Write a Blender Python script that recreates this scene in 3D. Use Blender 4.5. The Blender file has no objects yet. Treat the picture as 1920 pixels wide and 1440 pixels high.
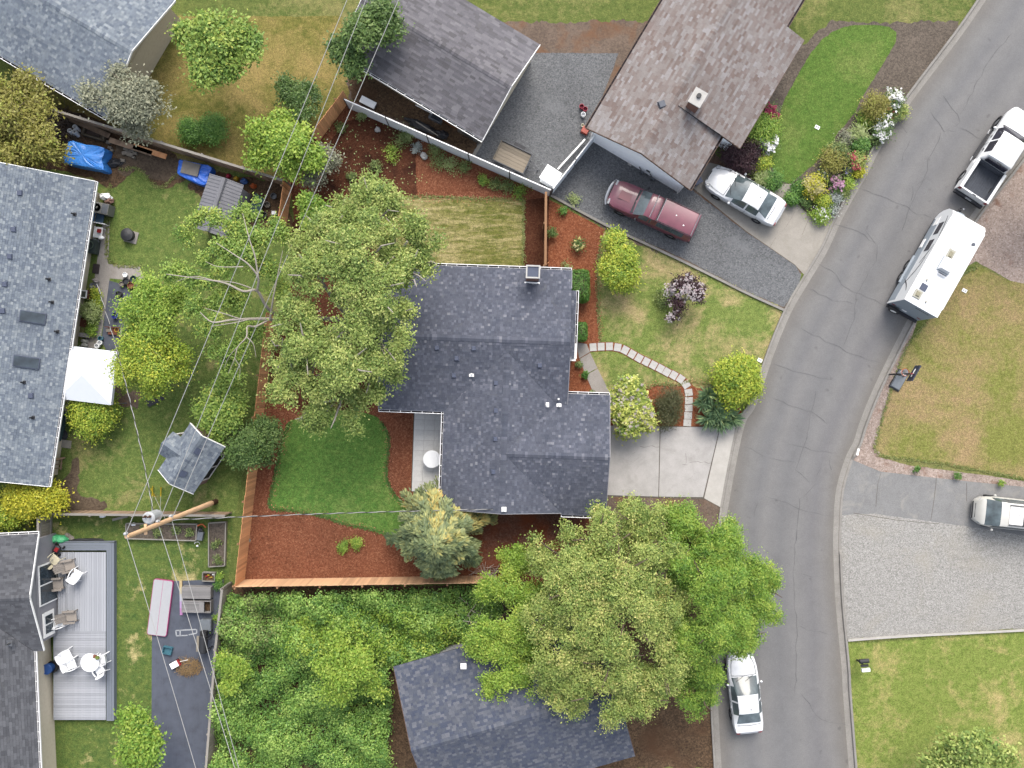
import bpy, math, random
import numpy as np
from mathutils import Vector, Matrix
from mathutils.geometry import tessellate_polygon
R = math.radians
rnd = random.Random(7)
SC = bpy.context.scene
COL = SC.collection

# ------------------------------------------------------------------ camera, sky, sun, exposure
CAM_H = 50.0            # drone height in metres, looking straight down
PPM = 32.0              # survey units per metre on the ground
cam = bpy.data.cameras.new('camera')
cam.sensor_width = 36.0
cam.lens = 30.0
cam.clip_end = 2000
camo = bpy.data.objects.new('camera', cam)
COL.objects.link(camo)
camo.location = (0, 0, CAM_H)
SC.camera = camo

world = bpy.data.worlds.new('World')
SC.world = world
world.use_nodes = True
wn, wl = world.node_tree.nodes, world.node_tree.links
bg = wn['Background']
sky = wn.new('ShaderNodeTexSky')
sky.sky_type = 'NISHITA'
sky.sun_disc = False
SUN_EL, SUN_AZ = R(48), R(8)        # azimuth clockwise from +y
sky.sun_elevation = SUN_EL
sky.sun_rotation = SUN_AZ
sky.dust_density = 4.0
hs = wn.new('ShaderNodeHueSaturation')
hs.inputs['Saturation'].default_value = 0.48
wl.new(sky.outputs[0], hs.inputs['Color'])
wl.new(hs.outputs[0], bg.inputs[0])
bg.inputs[1].default_value = 0.15
sun = bpy.data.lights.new('sun', 'SUN')
sun.energy = 1.0
sun.angle = R(35)
sun.color = (1.0, 0.93, 0.82)
suno = bpy.data.objects.new('sun', sun)
COL.objects.link(suno)
sd = Vector((math.sin(SUN_AZ) * math.cos(SUN_EL), math.cos(SUN_AZ) * math.cos(SUN_EL), math.sin(SUN_EL)))
suno.rotation_euler = sd.to_track_quat('Z', 'Y').to_euler()
suno.location = sd * 80
vs = SC.view_settings
vs.view_transform = 'Standard'
vs.look = 'None'
vs.gamma = 1
vs.use_curve_mapping = False
vs.exposure = 1.57

# ------------------------------------------------------------------ helpers
def W(px, py, z=0.0):
    """survey reading (on the 1920 wide aerial) of a point at height z -> metres"""
    k = (CAM_H - z) / CAM_H / PPM
    return Vector(((px - 960) * k, (720 - py) * k, z))

def PL(pts, z=0.0):
    return [W(p[0], p[1], z).to_2d() for p in pts]

MW = {}
def reg(o, loc, rz=0.0):
    o.location = loc
    o.rotation_euler = (0, 0, rz)
    MW[o] = Matrix.Translation(Vector(loc)) @ Matrix.Rotation(rz, 4, 'Z')
    return o

def tag(o, label=None, cat=None, group=None, kind=None):
    if label: o['label'] = label
    if cat: o['category'] = cat
    if group: o['group'] = group
    if kind: o['kind'] = kind
    return o

def thing(name, label, cat, loc=(0, 0, 0), rz=0.0, group=None):
    o = bpy.data.objects.new(name, None)
    o.empty_display_size = 0.3
    COL.objects.link(o)
    reg(o, Vector(loc), rz)
    return tag(o, label, cat, group)

def dup(root, loc, rz, label=None, group=None, s=None):
    def cp(o, par):
        c = o.copy()
        COL.objects.link(c)
        if par: c.parent = par
        for ch in [x for x in KIDS.get(o, [])]:
            k = cp(ch, c)
            KIDS.setdefault(c, []).append(k)
        return c
    r = cp(root, None)
    reg(r, Vector(loc), rz)
    if s: r.scale = (s, s, s) if not isinstance(s, tuple) else s
    if label: r['label'] = label
    if group: r['group'] = group
    return r
KIDS = {}

class MB:
    def __init__(s):
        s.v = []; s.f = []
    def add(s, vs, fs):
        n = len(s.v)
        s.v += [tuple(p) for p in vs]
        s.f += [tuple(i + n for i in f) for f in fs]
        return s
    def box(s, c, d, rz=0.0, m=None):
        x, y, z = d[0] / 2, d[1] / 2, d[2] / 2
        pts = [Vector((i * x, j * y, k * z)) for k in (-1, 1) for j in (-1, 1) for i in (-1, 1)]
        M = Matrix.Translation(Vector(c)) @ (m if m else Matrix.Rotation(rz, 4, 'Z'))
        return s.add([M @ p for p in pts], [(0, 2, 3, 1), (4, 5, 7, 6), (0, 1, 5, 4), (2, 6, 7, 3), (0, 4, 6, 2), (1, 3, 7, 5)])
    def bar(s, a, b, w, h):
        a, b = Vector(a), Vector(b)
        d = b - a
        q = d.to_track_quat('X', 'Z').to_matrix().to_4x4()
        return s.box((a + b) / 2, (d.length, w, h), m=q)
    def prism(s, poly, z0, z1):
        n = len(poly)
        ar = sum(poly[i][0] * poly[(i + 1) % n][1] - poly[(i + 1) % n][0] * poly[i][1] for i in range(n))
        if ar < 0: poly = poly[::-1]
        b = [(p[0], p[1], z0) for p in poly] + [(p[0], p[1], z1) for p in poly]
        return s.add(b, [tuple(range(n))[::-1], tuple(range(n, 2 * n))] + [(i, (i + 1) % n, (i + 1) % n + n, i + n) for i in range(n)])
    def slab(s, pts, t):
        """planar 3d polygon thickened downwards by t"""
        n = len(pts)
        return s.add([tuple(p) for p in pts] + [(p[0], p[1], p[2] - t) for p in pts],
                     [tuple(range(n)), tuple(range(n, 2 * n))[::-1]] + [(i, i + n, (i + 1) % n + n, (i + 1) % n) for i in range(n)])
    def sheet(s, poly, z):
        v3 = [Vector((p[0], p[1], 0)) for p in poly]
        tr = tessellate_polygon([v3])
        fs = []
        for t in tr:
            a, b, c = (v3[i] for i in t)
            fs.append(t if (b - a).cross(c - a).z > 0 else t[::-1])
        return s.add([(p[0], p[1], z) for p in poly], fs)
    def tube(s, pts, r0, r1=None, n=6, cap=True):
        pts = [Vector(p) for p in pts]
        r1 = r0 if r1 is None else r1
        m = len(pts)
        ref = Vector((0, 0, 1))
        rings = []
        for i, p in enumerate(pts):
            d = (pts[min(i + 1, m - 1)] - pts[max(i - 1, 0)]).normalized()
            a = d.cross(ref)
            if a.length < 1e-3: a = d.cross(Vector((1, 0, 0)))
            a.normalize()
            b = d.cross(a)
            r = r0 + (r1 - r0) * i / max(1, m - 1)
            rings.append([p + (a * math.cos(2 * math.pi * k / n) + b * math.sin(2 * math.pi * k / n)) * r for k in range(n)])
        vs = [p for q in rings for p in q]
        fs = [(i * n + k, i * n + (k + 1) % n, (i + 1) * n + (k + 1) % n, (i + 1) * n + k) for i in range(m - 1) for k in range(n)]
        if cap: fs += [tuple(range(n))[::-1], tuple(range((m - 1) * n, m * n))]
        return s.add(vs, fs)
    def lathe(s, prof, c=(0, 0, 0), n=16, m=None):
        """prof: list of (r, z); closed with fans where r is 0"""
        vs, fs, idx = [], [], []
        for r, z in prof:
            if r < 1e-5:
                idx.append([len(vs)] * n); vs.append(Vector((0, 0, z)))
            else:
                idx.append(list(range(len(vs), len(vs) + n)))
                vs += [Vector((r * math.cos(2 * math.pi * k / n), r * math.sin(2 * math.pi * k / n), z)) for k in range(n)]
        for i in range(len(prof) - 1):
            for k in range(n):
                q = [idx[i][k], idx[i][(k + 1) % n], idx[i + 1][(k + 1) % n], idx[i + 1][k]]
                u = []
                for a in q:
                    if a not in u: u.append(a)
                if len(u) > 2: fs.append(tuple(u))
        M = Matrix.Translation(Vector(c)) @ (m if m else Matrix())
        return s.add([M @ p for p in vs], fs)
    def cyl(s, c, r, h, n=14, r2=None):
        return s.lathe([(0, 0), (r, 0), (r if r2 is None else r2, h), (0, h)], c, n)
    def blob(s, c, r, seed=0, n=10, k=6, amp=.18):
        q = random.Random(seed)
        vs, fs = [], []
        for i in range(1, k):
            for j in range(n):
                th, ph = math.pi * i / k, 2 * math.pi * j / n
                a = 1 + q.uniform(-amp, amp)
                vs.append((c[0] + r[0] * a * math.sin(th) * math.cos(ph), c[1] + r[1] * a * math.sin(th) * math.sin(ph), c[2] + r[2] * a * math.cos(th)))
        t = len(vs); vs += [(c[0], c[1], c[2] + r[2]), (c[0], c[1], c[2] - r[2])]
        for i in range(k - 2):
            for j in range(n):
                fs.append((i * n + j, (i + 1) * n + j, (i + 1) * n + (j + 1) % n, i * n + (j + 1) % n))
        for j in range(n):
            fs.append((t, j, (j + 1) % n)); fs.append((t + 1, (k - 2) * n + (j + 1) % n, (k - 2) * n + j))
        return s.add(vs, fs)
    def mesh(s, name, mat, smooth=False):
        me = bpy.data.meshes.new(name)
        me.from_pydata(s.v, [], s.f)
        if mat: me.materials.append(mat)
        if smooth: me.polygons.foreach_set('use_smooth', [True] * len(me.polygons))
        me.update()
        return me
    def build(s, name, mat, parent=None, world=False, smooth=False, label=None):
        if world and parent is not None:
            Mi = MW[parent].inverted()
            s.v = [tuple(Mi @ Vector(p)) for p in s.v]
        o = bpy.data.objects.new(name, s.mesh(name, mat, smooth))
        COL.objects.link(o)
        if parent is not None:
            o.parent = parent
            KIDS.setdefault(parent, []).append(o)
            MW[o] = MW[parent]
        if label: o['label'] = label
        return o
    def solo(s, name, mat, label, cat, group=None, smooth=False, kind=None):
        """a thing that is one mesh; its origin goes to the middle of its base"""
        a = np.array(s.v)
        c = Vector(((a[:, 0].min() + a[:, 0].max()) / 2, (a[:, 1].min() + a[:, 1].max()) / 2, a[:, 2].min()))
        s.v = [tuple(Vector(p) - c) for p in s.v]
        o = bpy.data.objects.new(name, s.mesh(name, mat, smooth))
        COL.objects.link(o)
        reg(o, c)
        return tag(o, label, cat, group, kind)

def put(name, me, parent, loc, rz=0.0, rot=None, scale=None):
    """one more object on shared mesh data, under parent (local coordinates)"""
    o = bpy.data.objects.new(name, me)
    COL.objects.link(o)
    o.parent = parent
    KIDS.setdefault(parent, []).append(o)
    o.location = loc
    o.rotation_euler = rot if rot else (0, 0, rz)
    if scale: o.scale = scale
    return o

def struct(name, poly, z, mat, parent=None):
    o = MB().sheet(poly, z).build(name, mat, parent)
    if parent is None:
        o['kind'] = 'structure'
    MW[o] = Matrix()
    return o

def smooth_line(pts, n=6):
    out = []
    P = [Vector(p) for p in pts]
    for i in range(len(P) - 1):
        p0, p1, p2, p3 = P[max(i - 1, 0)], P[i], P[i + 1], P[min(i + 2, len(P) - 1)]
        for k in range(n):
            t = k / n
            out.append(0.5 * ((2 * p1) + (p2 - p0) * t + (2 * p0 - 5 * p1 + 4 * p2 - p3) * t * t + (3 * p1 - p0 - 3 * p2 + p3) * t ** 3))
    out.append(P[-1])
    return out

def rough_loop(P, amp, seed, step=.14):
    q = random.Random(seed); out = []; m = len(P); w = [0.0, 0.0]
    for i in range(m):
        a, b = P[i], P[(i + 1) % m]; d = b - a; n = max(1, int(d.length / step))
        nn = Vector((-d.y, d.x)).normalized() if d.length > 1e-6 else Vector((0, 0))
        for k in range(n):
            w[0] = w[0] * .75 + q.uniform(-1, 1) * .5
            out.append(a + d * (k / n) + nn * (w[0] * amp + q.uniform(-.5, .5) * amp * .6))
    return out

def smooth_loop(pts, n=5):
    P = [Vector(p) for p in pts]; m = len(P); out = []
    for i in range(m):
        p0, p1, p2, p3 = P[i - 1], P[i], P[(i + 1) % m], P[(i + 2) % m]
        for k in range(n):
            t = k / n
            out.append(0.5 * ((2 * p1) + (p2 - p0) * t + (2 * p0 - 5 * p1 + 4 * p2 - p3) * t * t + (3 * p1 - p0 - 3 * p2 + p3) * t ** 3))
    return out

# ------------------------------------------------------------------ materials
def lin(c):
    """display colour 0..255 -> linear"""
    return tuple(((x / 255) / 12.92 if x / 255 < .04045 else ((x / 255 + .055) / 1.055) ** 2.4) for x in c)

class N:
    def __init__(s, name, rough=.8, spec=.3):
        s.m = bpy.data.materials.new(name)
        s.m.use_nodes = True
        s.t = s.m.node_tree
        s.b = s.t.nodes['Principled BSDF']
        s.b.inputs['Roughness'].default_value = rough
        s.b.inputs['Specular IOR Level'].default_value = spec
        s._c = None
    def n(s, t, **k):
        x = s.t.nodes.new(t)
        for a, b in k.items():
            if a in x.inputs: x.inputs[a].default_value = b
            else: setattr(x, a, b)
        return x
    def l(s, a, b): s.t.links.new(a, b)
    def co(s):
        if not s._c: s._c = s.n('ShaderNodeTexCoord')
        return s._c.outputs['Object']
    def noise(s, scale, detail=4, rough=.6, dist=0.0, stretch=None, rz=0.0):
        x = s.n('ShaderNodeTexNoise')
        x.inputs['Scale'].default_value = scale
        x.inputs['Detail'].default_value = detail
        x.inputs['Roughness'].default_value = rough
        x.inputs['Distortion'].default_value = dist
        c = s.co()
        if stretch:
            mp = s.n('ShaderNodeMapping')
            mp.inputs['Scale'].default_value = stretch
            mp.inputs['Rotation'].default_value = (0, 0, rz)
            s.l(c, mp.inputs[0]); c = mp.outputs[0]
        s.l(c, x.inputs['Vector'])
        return x.outputs['Fac']
    def vor(s, scale, feature='F1', out='Color'):
        x = s.n('ShaderNodeTexVoronoi', feature=feature)
        x.inputs['Scale'].default_value = scale
        s.l(s.co(), x.inputs['Vector'])
        return x.outputs[out]
    def ramp(s, fac, stops, interp='LINEAR'):
        x = s.n('ShaderNodeValToRGB')
        x.color_ramp.interpolation = interp
        e = x.color_ramp.elements
        while len(e) < len(stops): e.new(.5)
        for i, (p, c) in enumerate(stops):
            e[i].position = p
            e[i].color = (c[0], c[1], c[2], 1) if isinstance(c, (tuple, list)) else (c, c, c, 1)
        s.l(fac, x.inputs[0])
        return x.outputs[0]
    def mix(s, fac, a, b, mode='MIX'):
        x = s.n('ShaderNodeMix', data_type='RGBA', blend_type=mode)
        for sock, val in ((x.inputs[0], fac), (x.inputs[6], a), (x.inputs[7], b)):
            if isinstance(val, bpy.types.NodeSocket): s.l(val, sock)
            elif isinstance(val, (tuple, list)): sock.default_value = (val[0], val[1], val[2], 1)
            else: sock.default_value = val
        return x.outputs[2]
    def math(s, op, a, b=0.0):
        x = s.n('ShaderNodeMath', operation=op)
        for sock, val in ((x.inputs[0], a), (x.inputs[1], b)):
            if isinstance(val, bpy.types.NodeSocket): s.l(val, sock)
            else: sock.default_value = val
        return x.outputs[0]
    def col(s, c):
        if isinstance(c, bpy.types.NodeSocket): s.l(c, s.b.inputs['Base Color'])
        else: s.b.inputs['Base Color'].default_value = (c[0], c[1], c[2], 1)
        return s
    def bump(s, h, strength=.4, dist=.03):
        x = s.n('ShaderNodeBump')
        x.inputs['Strength'].default_value = strength
        x.inputs['Distance'].default_value = dist
        s.l(h, x.inputs['Height'])
        s.l(x.outputs[0], s.b.inputs['Normal'])
        return s

def sc(c, k): return tuple(x * k for x in c)

def plain(name, c, rough=.6, var=.12, scale=6.0, metal=0.0, spec=.4, bump=0.0):
    """paint, plastic or metal: a base colour with faint grime and wear"""
    m = N(name, rough, spec)
    m.b.inputs['Metallic'].default_value = metal
    f = m.noise(scale, 5, .65)
    m.col(m.ramp(f, [(.3, sc(c, 1 - var)), (.5, c), (.72, sc(c, 1 + var * .6))]))
    if bump: m.bump(m.noise(scale * 6, 3), bump, .02)
    return m.m

def wood(name, c, var=.35, along=(1, 12, 12), rough=.8, objvar=.35, dark=None):
    """weathered or fresh timber; grain along the piece, every board its own tone"""
    m = N(name, rough, .2)
    oi = m.n('ShaderNodeObjectInfo')
    g = m.noise(3.0, 6, .7, .3, along)
    c1 = m.ramp(g, [(.25, sc(c, 1 - var)), (.5, c), (.75, sc(c, 1 + var * .7))])
    t = m.ramp(oi.outputs['Random'], [(0, (1 - objvar,) * 3), (.5, (1, 1, 1)), (1, (1 + objvar * .6, 1 + objvar * .55, 1 + objvar * .5))])
    c1 = m.mix(1.0, c1, t, 'MULTIPLY')
    if dark:
        c1 = m.mix(m.ramp(m.noise(1.3, 3), [(.5, 0), (.68, .75)]), c1, dark)
    m.col(c1).bump(g, .25, .01)
    return m.m

def grass(name, green, dark, dry, dryness, fine=16.0, patch=.35, stripe=None):
    m = N(name, .95, .1)
    big = m.noise(patch, 5, .62, .4)
    med = m.noise(2.6, 5, .7)
    tuft = m.noise(fine, 3, .8)
    blade = m.noise(fine * 4.5, 2, .85)
    g = m.mix(m.ramp(med, [(.32, 0), (.68, 1)]), dark, green)
    d = m.math('ADD', m.math('MULTIPLY', big, .75), m.math('MULTIPLY', med, .25))
    a = m.mix(m.ramp(d, [(dryness[0], 0), (dryness[1], 1)]), g, dry)
    if stripe:
        w = m.noise(1.0, 6, .75, .4, (.7, 5.0, 1))
        v = m.noise(.3, 3, .5)
        a = m.mix(m.ramp(m.math('ADD', m.math('MULTIPLY', w, .7), m.math('MULTIPLY', v, .3)), [(.47, 0), (.6, .85)]), a, stripe[1])
    f = m.ramp(tuft, [(.28, .5), (.5, 1.0), (.72, 1.55)])
    a = m.mix(1.0, a, m.ramp(m.noise(6.5, 4, .7), [(.32, .78), (.68, 1.25)]), 'MULTIPLY')
    a = m.mix(1.0, a, f, 'MULTIPLY')
    a = m.mix(1.0, a, m.ramp(blade, [(.3, .55), (.5, 1.0), (.7, 1.5)]), 'MULTIPLY')
    m.col(a)
    m.bump(m.math('ADD', tuft, m.math('MULTIPLY', blade, .6)), .35, .02)
    return m.m

def chips(name, cols, scale, bumpd=.03, big=None, spread=.5, rough=.95, light=None, bstr=.8):
    """bark mulch, gravel or bare soil: cells of mixed tones with relief"""
    m = N(name, rough, .12)
    v = m.vor(scale)
    sx = m.n('ShaderNodeSeparateColor'); m.l(v, sx.inputs[0])
    a = m.ramp(sx.outputs[0], [(i / (len(cols) - 1), c) for i, c in enumerate(cols)])
    v2 = m.vor(scale * 2.3)
    s2 = m.n('ShaderNodeSeparateColor'); m.l(v2, s2.inputs[0])
    a = m.mix(.4, a, m.ramp(s2.outputs[1], [(i / (len(cols) - 1), c) for i, c in enumerate(cols)]))
    lo = m.noise(.45, 5, .65, .5)
    a = m.mix(1.0, a, m.ramp(lo, [(.3, 1 - spread * .5), (.7, 1 + spread * .5)]), 'MULTIPLY')
    if big:
        a = m.mix(m.ramp(m.noise(big[1], 5, .6, .4), [(big[2], 0), (big[3], 1)]), a, big[0])
    if light:
        a = m.mix(m.ramp(s2.outputs[2], [(light[1], 0), (light[1] + .02, 1)], 'CONSTANT'), a, light[0])
    m.col(a).bump(sx.outputs[1], bstr, bumpd)
    return m.m

def asphalt(name, c, spread=.14, fine=.35, stain=None):
    m = N(name, .9, .25)
    a = m.ramp(m.noise(.22, 6, .62, .6), [(.3, sc(c, 1 - spread)), (.7, sc(c, 1 + spread))])
    fn = m.noise(26, 3, .8)
    a = m.mix(1.0, a, m.ramp(fn, [(.3, 1 - fine), (.7, 1 + fine)]), 'MULTIPLY')
    a = m.mix(1.0, a, m.ramp(m.noise(1.2, 5, .75), [(.35, .9), (.65, 1.07)]), 'MULTIPLY')
    if stain: a = m.mix(m.ramp(m.noise(stain[1], 6, .7, .8), [(.52, 0), (.72, stain[2])]), a, stain[0])
    m.col(a).bump(fn, .35, .012)
    return m.m

def shingle(name, stops, base=None, streak=.1):
    """every shingle tab its own tone, with mineral grain and faint streaks"""
    m = N(name, .92, .2)
    g = m.n('ShaderNodeNewGeometry')
    a = m.ramp(g.outputs['Random Per Island'], stops)
    a = m.mix(1.0, a, m.ramp(m.noise(40, 2, .8), [(.3, .8), (.7, 1.2)]), 'MULTIPLY')
    a = m.mix(1.0, a, m.ramp(m.noise(.5, 5, .7, .6), [(.3, .88), (.7, 1.12)]), 'MULTIPLY')
    a = m.mix(m.ramp(m.noise(1.6, 6, .75, 1.0), [(.58, 0), (.74, .3)]), a, (.09, .09, .075))
    m.col(a)
    return m.m

def leafmat(name, cols, trans=.35, rough=.55):
    """leaves: tone by clump (attribute tint) and by leaf"""
    m = N(name, rough, .35)
    g = m.n('ShaderNodeNewGeometry')
    at = m.n('ShaderNodeAttribute', attribute_name='tint')
    f = m.math('ADD', m.math('MULTIPLY', at.outputs['Fac'], .78), m.math('MULTIPLY', g.outputs['Random Per Island'], .22))
    c = m.ramp(f, [(i / (len(cols) - 1), k) for i, k in enumerate(cols)])
    m.col(c)
    tr = m.n('ShaderNodeBsdfTranslucent')
    m.l(c, tr.inputs[0])
    mx = m.n('ShaderNodeMixShader')
    mx.inputs[0].default_value = trans
    m.l(m.b.outputs[0], mx.inputs[1]); m.l(tr.outputs[0], mx.inputs[2])
    m.l(mx.outputs[0], m.t.nodes['Material Output'].inputs[0])
    return m.m

def glass(name, c=(.02, .028, .035)):
    m = N(name, .06, .6)
    m.col(m.ramp(m.noise(1.5, 3), [(.35, sc(c, .7)), (.65, sc(c, 1.5))]))
    return m.m

GAIN = 3.0
def A(r, g, b, k=1.0):
    """surface colour as read off the daylight aerial, turned into a base colour"""
    return tuple(x / GAIN * k for x in lin((r, g, b)))

M = {}
def G(r, g, b): return A(r, g, b, 1.7)     # turf
M['lawn_left'] = grass('lawn_left', G(116, 128, 70), G(78, 102, 50), G(160, 146, 104), (.53, .7))
M['lawn_topleft'] = grass('lawn_topleft', G(128, 122, 66), G(92, 96, 46), G(150, 132, 84), (.42, .62))
M['lawn_deck'] = grass('lawn_deck', G(108, 120, 62), G(66, 92, 46), G(176, 164, 116), (.55, .66), patch=.55)
M['lawn_lush'] = grass('lawn_lush', G(108, 136, 66), G(76, 116, 52), G(140, 152, 88), (.56, .82))
M['lawn_striped'] = grass('lawn_striped', A(126, 126, 66, 1.4), A(98, 106, 50, 1.4), A(170, 158, 108, 1.4), (.5, .75), stripe=(.42, A(186, 172, 126, 1.4)))
M['lawn_front'] = grass('lawn_front', G(126, 138, 74), G(96, 114, 58), G(172, 154, 114), (.47, .62), patch=.34)
M['lawn_green'] = grass('lawn_green', A(112, 138, 66, 1.25), A(90, 122, 54, 1.25), A(134, 146, 82, 1.25), (.5, .75))
M['lawn_dry'] = grass('lawn_dry', G(128, 130, 70), G(112, 116, 60), G(150, 130, 96), (.43, .58), patch=.16)
M['lawn_right'] = grass('lawn_right', G(130, 140, 74), G(104, 122, 56), G(172, 156, 108), (.5, .68), patch=.4)
M['meadow'] = grass('meadow', G(112, 120, 66), G(80, 96, 48), G(150, 138, 96), (.5, .7), patch=.12)
BARK = [A(120, 66, 47), A(153, 94, 68), A(170, 108, 79), A(200, 141, 108)]
M['mulch'] = chips('red_bark_mulch', BARK, 15, big=(A(100, 56, 40), .35, .62, .75), spread=.25, light=(A(205, 160, 120), .97))
M['mulch_dark'] = chips('dark_bark_mulch', [sc(c, .46) for c in BARK], 15, big=(A(58, 34, 28), .5, .5, .7), spread=.4, light=(A(200, 160, 125), .985))  # the bark tones scaled down, with still darker patches
M['mulch_front'] = chips('fresh_bark_mulch', [A(126, 66, 44), A(164, 98, 68), A(178, 110, 76), A(204, 142, 108)], 15, spread=.25)
M['bark_pale'] = chips('faded_bark', [A(128, 112, 104, 1.5), A(164, 148, 138, 1.5), A(176, 158, 148, 1.5), A(200, 186, 176, 1.5)], 13, big=(A(134, 100, 82, 1.5), .9, .58, .74), spread=.3, light=(A(70, 58, 52, 1.5), .985))
M['soil'] = chips('bare_soil', [A(84, 72, 62, 1.44), A(108, 94, 80, 1.44), A(122, 108, 92, 1.44)], 11, big=(A(132, 120, 92, 1.44), .5, .55, .7), spread=.4)
M['soil_dark'] = chips('leaf_litter', [A(58, 48, 40, 1.69), A(84, 68, 54, 1.69), A(104, 84, 64, 1.69), A(120, 98, 76, 1.69)], 12, big=(A(86, 64, 48, 1.69), .5, .5, .7), spread=.5, light=(A(170, 150, 100, 1.69), .98))
M['soil_side'] = chips('trodden_soil', [A(112, 98, 88, 1.2), A(132, 116, 104, 1.2), A(146, 128, 114, 1.2)], 11, big=(A(140, 104, 78, 1.2), .6, .5, .7), spread=.5)
M['soil_bed'] = chips('garden_soil', [A(92, 84, 76, 1.2), A(120, 110, 100, 1.2), A(140, 128, 116, 1.2)], 13, spread=.4, light=(A(190, 180, 170, 1.2), .98))
M['soil_rust'] = chips('rusty_soil', [A(90, 58, 46, 1.88), A(112, 76, 62, 1.88), A(128, 98, 86, 1.88)], 12, big=(A(124, 68, 44, 1.88), .5, .45, .65), spread=.5)
M['gravel'] = chips('pale_gravel', [A(150, 148, 144, 1.12), A(182, 180, 174, 1.12), A(196, 194, 188, 1.12), A(220, 218, 214, 1.12)], 16, bumpd=.03, big=(A(192, 186, 172, 1.12), .4, .55, .75), spread=.12)
_m = N('pale_gravel_rutted', .95, .12)
_v = _m.vor(25); _sx = _m.n('ShaderNodeSeparateColor'); _m.l(_v, _sx.inputs[0])
_c = _m.ramp(_sx.outputs[0], [(0, A(158, 156, 152, 1.1)), (.35, A(184, 182, 177, 1.1)), (.7, A(196, 194, 189, 1.1)), (1, A(222, 220, 216, 1.1))])
_c = _m.mix(1.0, _c, _m.ramp(_m.noise(9, 4, .8), [(.3, .86), (.7, 1.14)]), 'MULTIPLY')
_mp = _m.n('ShaderNodeMapping'); _mp.inputs['Location'].default_value = (-27.0, -1.5, 0); _m.l(_m.co(), _mp.inputs[0])
_wv = _m.n('ShaderNodeTexWave', wave_type='RINGS', rings_direction='Z'); _wv.inputs['Scale'].default_value = .6; _wv.inputs['Distortion'].default_value = 11; _wv.inputs['Detail'].default_value = 4; _wv.inputs['Detail Scale'].default_value = .6
_m.l(_mp.outputs[0], _wv.inputs['Vector'])
_rut = _m.math('MULTIPLY', _m.ramp(_wv.outputs['Fac'], [(.55, 0), (.95, 1)]), _m.ramp(_m.noise(.28, 3, .5), [(.5, 0), (.66, 1)]))
_c = _m.mix(_m.math('MULTIPLY', _rut, .22), _c, A(150, 147, 142))
_c = _m.mix(_m.ramp(_m.noise(.35, 5, .6, .5), [(.5, 0), (.72, .5)]), _c, A(196, 190, 176, 1.1))
_m.col(_c).bump(_m.math('ADD', _sx.outputs[1], _m.math('MULTIPLY', _rut, -.35)), .6, .03)
M['gravel_ruts'] = _m.m
M['gravel_dark'] = chips('dark_crushed_rock', [A(92, 94, 96, 1.22), A(122, 124, 127, 1.22), A(136, 138, 141, 1.22), A(160, 162, 164, 1.22)], 17, big=(A(150, 152, 155, 1.22), .35, .55, .75), spread=.2)
m_ = N('road_asphalt', .9, .25)
_at = m_.n('ShaderNodeAttribute', attribute_name='across')
_w = m_.math('ADD', _at.outputs['Fac'], m_.math('MULTIPLY', m_.math('SUBTRACT', m_.noise(.35, 4, .6), .5), .10))
_a = m_.ramp(_w, [(.0, A(158, 152, 144)), (.09, A(150, 147, 144)), (.17, A(157, 156, 155)), (.27, A(148, 148, 150)), (.36, A(158, 157, 157)), (.5, A(146, 146, 148)), (.63, A(157, 156, 156)), (.75, A(148, 147, 149)), (.84, A(157, 155, 154)), (.93, A(151, 147, 142)), (1.0, A(162, 154, 144))])
_fn = m_.noise(26, 3, .8)
_a = m_.mix(1.0, _a, m_.ramp(_fn, [(.3, .84), (.7, 1.16)]), 'MULTIPLY')
_a = m_.mix(1.0, _a, m_.ramp(m_.noise(.9, 6, .75, .5), [(.33, .93), (.67, 1.06)]), 'MULTIPLY')
_a = m_.mix(m_.ramp(m_.noise(1.7, 2, .4), [(.70, 0), (.76, .35)]), _a, A(104, 102, 102))
m_.col(_a).bump(_fn, .35, .012)
M['asphalt'] = m_.m
M['asphalt_old'] = asphalt('worn_concrete_drive', A(152, 152, 152, 1.2), .14, .24, (A(184, 180, 172, 1.2), .9, .7))
M['concrete'] = asphalt('driveway_concrete', A(194, 191, 188, 1.35), .06, .12, (A(168, 164, 160, 1.35), .8, .7))
M['concrete_new'] = asphalt('apron_concrete', A(218, 214, 207, 1.15), .04, .08, (A(204, 200, 192, 1.15), 1.2, .5))
M['concrete_tan'] = asphalt('walk_concrete', A(184, 178, 172, 1.2), .08, .22, (A(156, 148, 138, 1.2), 1.5, .6))
M['concrete_side'] = asphalt('side_drive_concrete', A(188, 182, 172, 1.15), .07, .14, (A(164, 158, 146, 1.15), 1.0, .6))
M['kerb'] = asphalt('kerb_concrete', A(176, 172, 166, 1.1), .08, .2, (A(150, 144, 134, 1.1), 2.0, .6))
M['crack'] = plain('crack_filler', A(124, 124, 126), .95, .3, 9)
M['joint'] = plain('joint_dirt', A(120, 112, 102), .95, .3, 9)
M['fabric'] = plain('weed_fabric', A(92, 98, 112, 1.35), .9, .25, 1.6, bump=.2)
M['tile'] = asphalt('patio_tile', A(198, 197, 194, 2.1), .04, .12)
M['stone_pale'] = asphalt('paving_stone', A(210, 208, 204, 1.3), .05, .14)
M['fabric_line'] = plain('fabric_line', A(116, 122, 134), .95)
M['chalk'] = plain('chalk', A(215, 220, 226), .95, .4, 14)

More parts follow.
